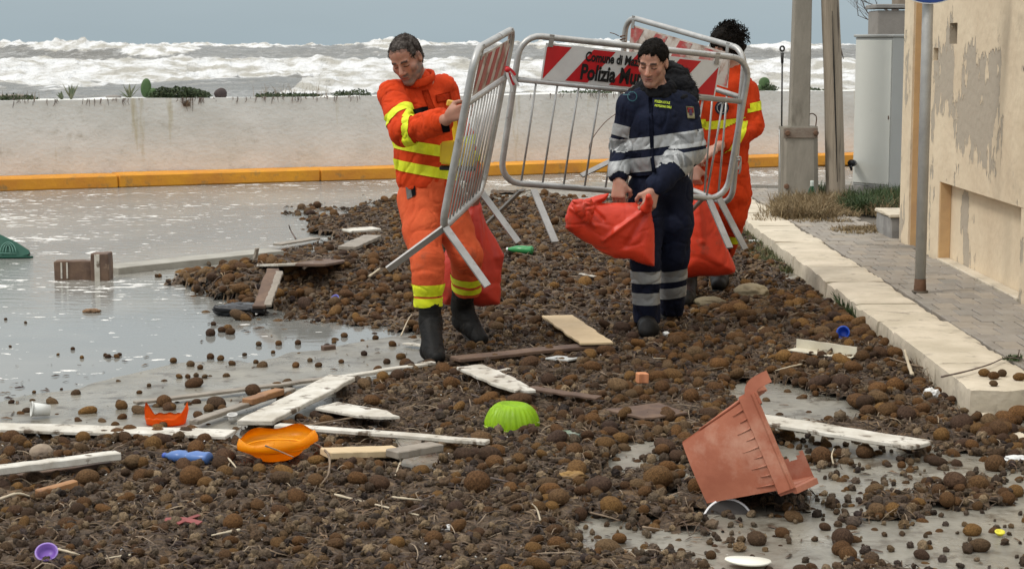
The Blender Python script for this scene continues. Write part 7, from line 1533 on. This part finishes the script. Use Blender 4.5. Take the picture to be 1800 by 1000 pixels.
for i in range(20): it.append((*gp(rs.uniform(1330, 1480), rs.uniform(368, 392), .12), .14, .06, 60))
for i in range(24): it.append((*gp(rs.uniform(1475, 1560), rs.uniform(400, 412), .12), .10, .05, 60))
tuft('dry_grass', 'straw coloured heap of cut dry grass across the footway', 'dry grass', it, dryg, 'stuff', None, 1.6, 3, .008)
it = [(*gp(rs.uniform(1495, 1588), rs.uniform(350, 378), .12), .12, .20, 70) for i in range(34)]
tuft('green_weeds', 'green weeds growing along the foot of the utility cabinet', 'weeds', it, leafg, None, None, 1.3, 4, .010)
it = [(*gp(rs.uniform(1325, 1370), rs.uniform(342, 356), .0), .08, .12, 60) for i in range(12)]
tuft('green_weeds', 'green weeds beside the concrete pole sleeve', 'weeds', it, leafg, None, None, 1.3, 5, .010)
it = [(*gp(rs.uniform(1428, 1452), rs.uniform(342, 350), .1), .05, .18, 50) for i in range(6)]
tuft('green_weeds', 'weeds filling the gap between the two poles', 'weeds', it, leafg, None, None, 1.0, 6, .010)
it = []
for i in range(46): t_ = i / 46; px = 1300 + 90 * t_; py = 395 + 75 * t_; it.append((*gp(px + rs.uniform(-26, 4), py + rs.uniform(-8, 14), .01), .09, .05 + .04 * rs.random(), 60))
tuft('kerb_grass', 'low green and dry grass strip along the kerb foot behind the sacks', 'grass', it, mat('mixed_grass', (.9, .9, .9), .7, (.6, .6, .5), 20, rand=[(.07, .10, .03), (.12, .13, .05), (.22, .18, .09), (.05, .07, .03)]), 'stuff', None, 1.3, 7, .008)
it = [(*gp(1462 + i * 5.6, 518 + i * 6.2, .01), .035, .11, 60) for i in range(9)]
tuft('kerb_weed', 'leafy green weed growing against the limestone kerb front', 'weed', it, leafg, None, None, .8, 8, .014)
it = [(*gp(1600 + i * 6, 650 + i * 3, .01), .05, .10, 26) for i in range(9)]
tuft('dead_stems', 'tangle of dead stems in the corner below the kerb', 'stems', it, stick_m, None, None, 1.6, 9, .004)
tuft('tiny_weed', 'small dark green sprig at the vine end on the kerb', 'weed', [(*gp(1780, 632, .13), .05, .035, 60)], leafg, None, None, 1.5, 10, .012)
tuft('base_moss', 'dry weeds round the wooden pole foot', 'weeds', [(*gp(1463 + 8 * i, 352, .11), .09, .13, 60) for i in range(5)], dryg, None, None, 1.0, 11, .008)
# on top of the sea wall
def wall_pt(px, py, off=.7):
    """point on the wall's top under the sight line of column px"""
    best = None
    for Y_ in np.linspace(22, 30, 161):
        p = P(px, py, Y_); sd_ = (p.x - WA[0]) * WN[0] + (p.y - WA[1]) * WN[1]
        if best is None or abs(sd_ - off) < best[0]: best = (abs(sd_ - off), p)
    return best[1]
def wtop(px): p = wall_pt(px, 172); return Vector((p.x, p.y, wall_top))
def agave(px, label, n, l, seed, spread=.8):
    rs = random.Random(seed); c = wtop(px); t = wempty('agave', tuple(c), label, 'plant', None)
    for i in range(n):
        a = rs.uniform(0, 6.28); el = rs.uniform(.5, 1.35) * (1 if spread < 1 else .8); L_ = l * rs.uniform(.7, 1.1); d = Vector((math.cos(a) * math.cos(el), math.sin(a) * math.cos(el), math.sin(el))); sd_ = d.cross(Vector((0, 0, 1))).normalized(); bm = bmesh.new(); rows = []
        for q in range(6):
            t_ = q / 5; p = c + d * (L_ * t_) + Vector((0, 0, -.10 * L_ * t_ * t_)); w_ = .018 * math.sin(math.pi * min(1, .25 + t_ * .75)) + .001; nn = sd_.cross(d); rows.append([bm.verts.new(p + sd_ * w_), bm.verts.new(p - nn * w_ * .4), bm.verts.new(p - sd_ * w_), bm.verts.new(p + nn * w_ * .1)])
        for q in range(5):
            for k_ in range(4): bm.faces.new((rows[q][k_], rows[q][(k_ + 1) % 4], rows[q + 1][(k_ + 1) % 4], rows[q + 1][k_]))
        link('leaf', bm_mesh(bm, 'leaf', True), mat('agave_green', (.12, .16, .09), .55, (.22, .21, .13), 7), t)
agave(125, 'spiky grey-green agave on the sea wall at left', 12, .24, 3); agave(228, 'upright agave on the sea wall beside the cactus', 9, .22, 5); agave(108, 'low agave rosette just left of the spiky agave', 6, .14, 6)
cact = mat('cactus_green', (.075, .13, .045), .6, (.05, .10, .035), 8, bump=.2, bscale=30)
def pads(px, label, lst):
    c = wtop(px); t = wempty('prickly_pear', tuple(c), label, 'cactus', None)
    for dx, dz, rx, rz, an in lst:
        S = Sdf(); cc = c + Vector((dx, 0, dz)); rot = Matrix.Rotation(an, 3, 'Y'); S.ell(cc, (rx, .03, rz), .01, HN(rot)); V, Q = S.mesh(.012, 'pad'); link('pad', np_mesh('pad', V, Q), cact, t)
pads(257, 'tall prickly pear pad standing on the sea wall', [(0, .13, .068, .125, .1), (.07, .06, .05, .08, .5)])
pads(1343, 'dark prickly pear with round pads right of the curly haired worker', [(0, .12, .085, .085, 0), (-.06, .05, .05, .06, .6), (.06, .03, .06, .05, -.5)])
def shrub(label, px0, px1, h_, n, seed, hang=0, off=.7):
    rs = random.Random(seed); t0 = wtop((px0 + px1) / 2); t = wempty('wall_shrub', tuple(t0), label, 'shrub', None); a, b = wtop(px0), wtop(px1); bm = bmesh.new(); st_m = bmesh.new()
    for i in range(n):
        q = rs.random(); p = a.lerp(b, q); env = math.sin(math.pi * (q * .9 + .05)) ** .5 * (.6 + .4 * float(vn(q * 6, seed, 0, 1)) + .3); p = p + Vector((rs.uniform(-.05, .05), rs.uniform(-.15, .12), rs.uniform(-.02, h_) * env)); d = Vector((rs.uniform(-1, 1), rs.uniform(-1, 1), rs.uniform(-.2, 1))).normalized(); s = d.orthogonal().normalized(); l = rs.uniform(.018, .045); w_ = l * .35
        bm.faces.new((bm.verts.new(p), bm.verts.new(p + d * l * .5 + s * w_), bm.verts.new(p + d * l), bm.verts.new(p + d * l * .5 - s * w_)))
    o = link('foliage', bm_mesh(bm, 'foliage'), mat('shrub_leaf', (.9, .9, .9), .7, rand=[(.03, .05, .018), (.05, .075, .025), (.022, .035, .014), (.075, .085, .035)]), t); o['kind'] = 'stuff'
    for i in range(7): p = a.lerp(b, rs.uniform(.1, .9)); add_tube(st_m, [p, p + Vector((rs.uniform(-.05, .05), 0, h_ * rs.uniform(.4, .9)))], [.006, .003], 4)
    link('stem', bm_mesh(st_m, 'stem'), bark, t)
shrub('long dark green shrub mat on the sea wall beside the cactus', 266, 364, .17, 2600, 3); shrub('small dark shrub on the sea wall near the bearded man', 590, 646, .08, 500, 4); shrub('dark shrub under the prickly pear at right', 1340, 1362, .10, 400, 6); shrub('low weeds on the sea wall at far left', 5, 60, .05, 500, 7); shrub('patchy dry shrub on the sea wall middle', 455, 560, .05, 700, 8); shrub('thin weeds on the sea wall behind the lettered barrier', 985, 1075, .035, 400, 9); shrub('low green tufts on wall left of the cabinet', 1400, 1440, .04, 250, 10)
# hanging dry root and drips of dead plants over the wall edge
bm = bmesh.new(); rs = random.Random(9)
for i in range(120):
    px = rs.choice([rs.uniform(20, 420), rs.uniform(320, 360), rs.uniform(430, 640), rs.uniform(930, 1090)]); p = wall_pt(px, 178, .45); p = Vector((p.x, p.y, wall_top + .01)); l = rs.uniform(.02, .10) * (1.8 if 325 < px < 345 else 1); add_tube(bm, [p + Vector(tuple(WN * .1)) .to_3d() if False else p, p + Vector((rs.uniform(-.01, .01), -.012, -l * .5)), p + Vector((rs.uniform(-.02, .02), -.02, -l))], [.006, .005, .002], 4)
tag(link('hanging_roots', bm_mesh(bm, 'hanging_roots'), bark), 'dry roots and stems hanging over the sea wall edge', 'roots', kind='stuff')
tuft('dry_stalks', 'bare dry stalks standing on the sea wall middle', 'stalks', [(*wtop(x)[:], .12, .20, 9) for x in (455, 475, 490, 505, 525, 545, 560)], MATS['pale_stalk'], None, None, .5, 13, .006)
tuft('dry_stalks', 'thin grey stalks on the sea wall at far left', 'stalks', [(*wtop(x)[:], .10, .12, 8) for x in (10, 30, 50, 62)], MATS['pale_stalk'], None, None, .5, 14, .006)
tuft('hanging_tuft', 'dark dead tuft hanging over the sea wall below the shrub', 'weed', [(*(wall_pt(328, 180, .45).to_tuple()[:2]), wall_top - .10, .04, .12, 80)], stick_m, None, None, .9, 15, .01)
def wall_rock(px, r, label, m, seed):
    c = wtop(px); bm = bmesh.new(); bmesh.ops.create_icosphere(bm, subdivisions=3, radius=1)
    for v in bm.verts: v.co *= 1 + .18 * float(fbm(v.co.x * 1.5, v.co.y * 1.5, v.co.z * 1.5, 3, seed)); v.co = Vector((v.co.x * r[0], v.co.y * r[1], v.co.z * r[2]))
    tag(link('wall_stone', bm_mesh(bm, 'wall_stone', True), m, None, tuple(c + Vector((0, 0, r[2] * .6)))), label, 'stone')
wall_rock(388, (.085, .07, .075), 'dark brown round stone on the sea wall', mat('dark_stone', (.07, .05, .045), .85, (.04, .03, .03), 9, bump=.4), 2); wall_rock(200, (.10, .06, .03), 'flat grey stone on the sea wall left of the cactus', mat('grey_stone', (.24, .22, .2), .9), 5)
a, b = wtop(-20), wtop(44); bm = bmesh.new(); add_box(bm, (0, 0, 0), ((b - a).length, .12, .055), Matrix.Rotation(math.atan2(WD[1], WD[0]), 3, 'Z'), .006, .004, (6, 1, 1)); tag(link('weathered_plank', bm_mesh(bm, 'weathered_plank'), grey_wood, None, tuple((a + b) / 2 + Vector((0, 0, .035)))), 'weathered plank lying on the sea wall at far left', 'plank')
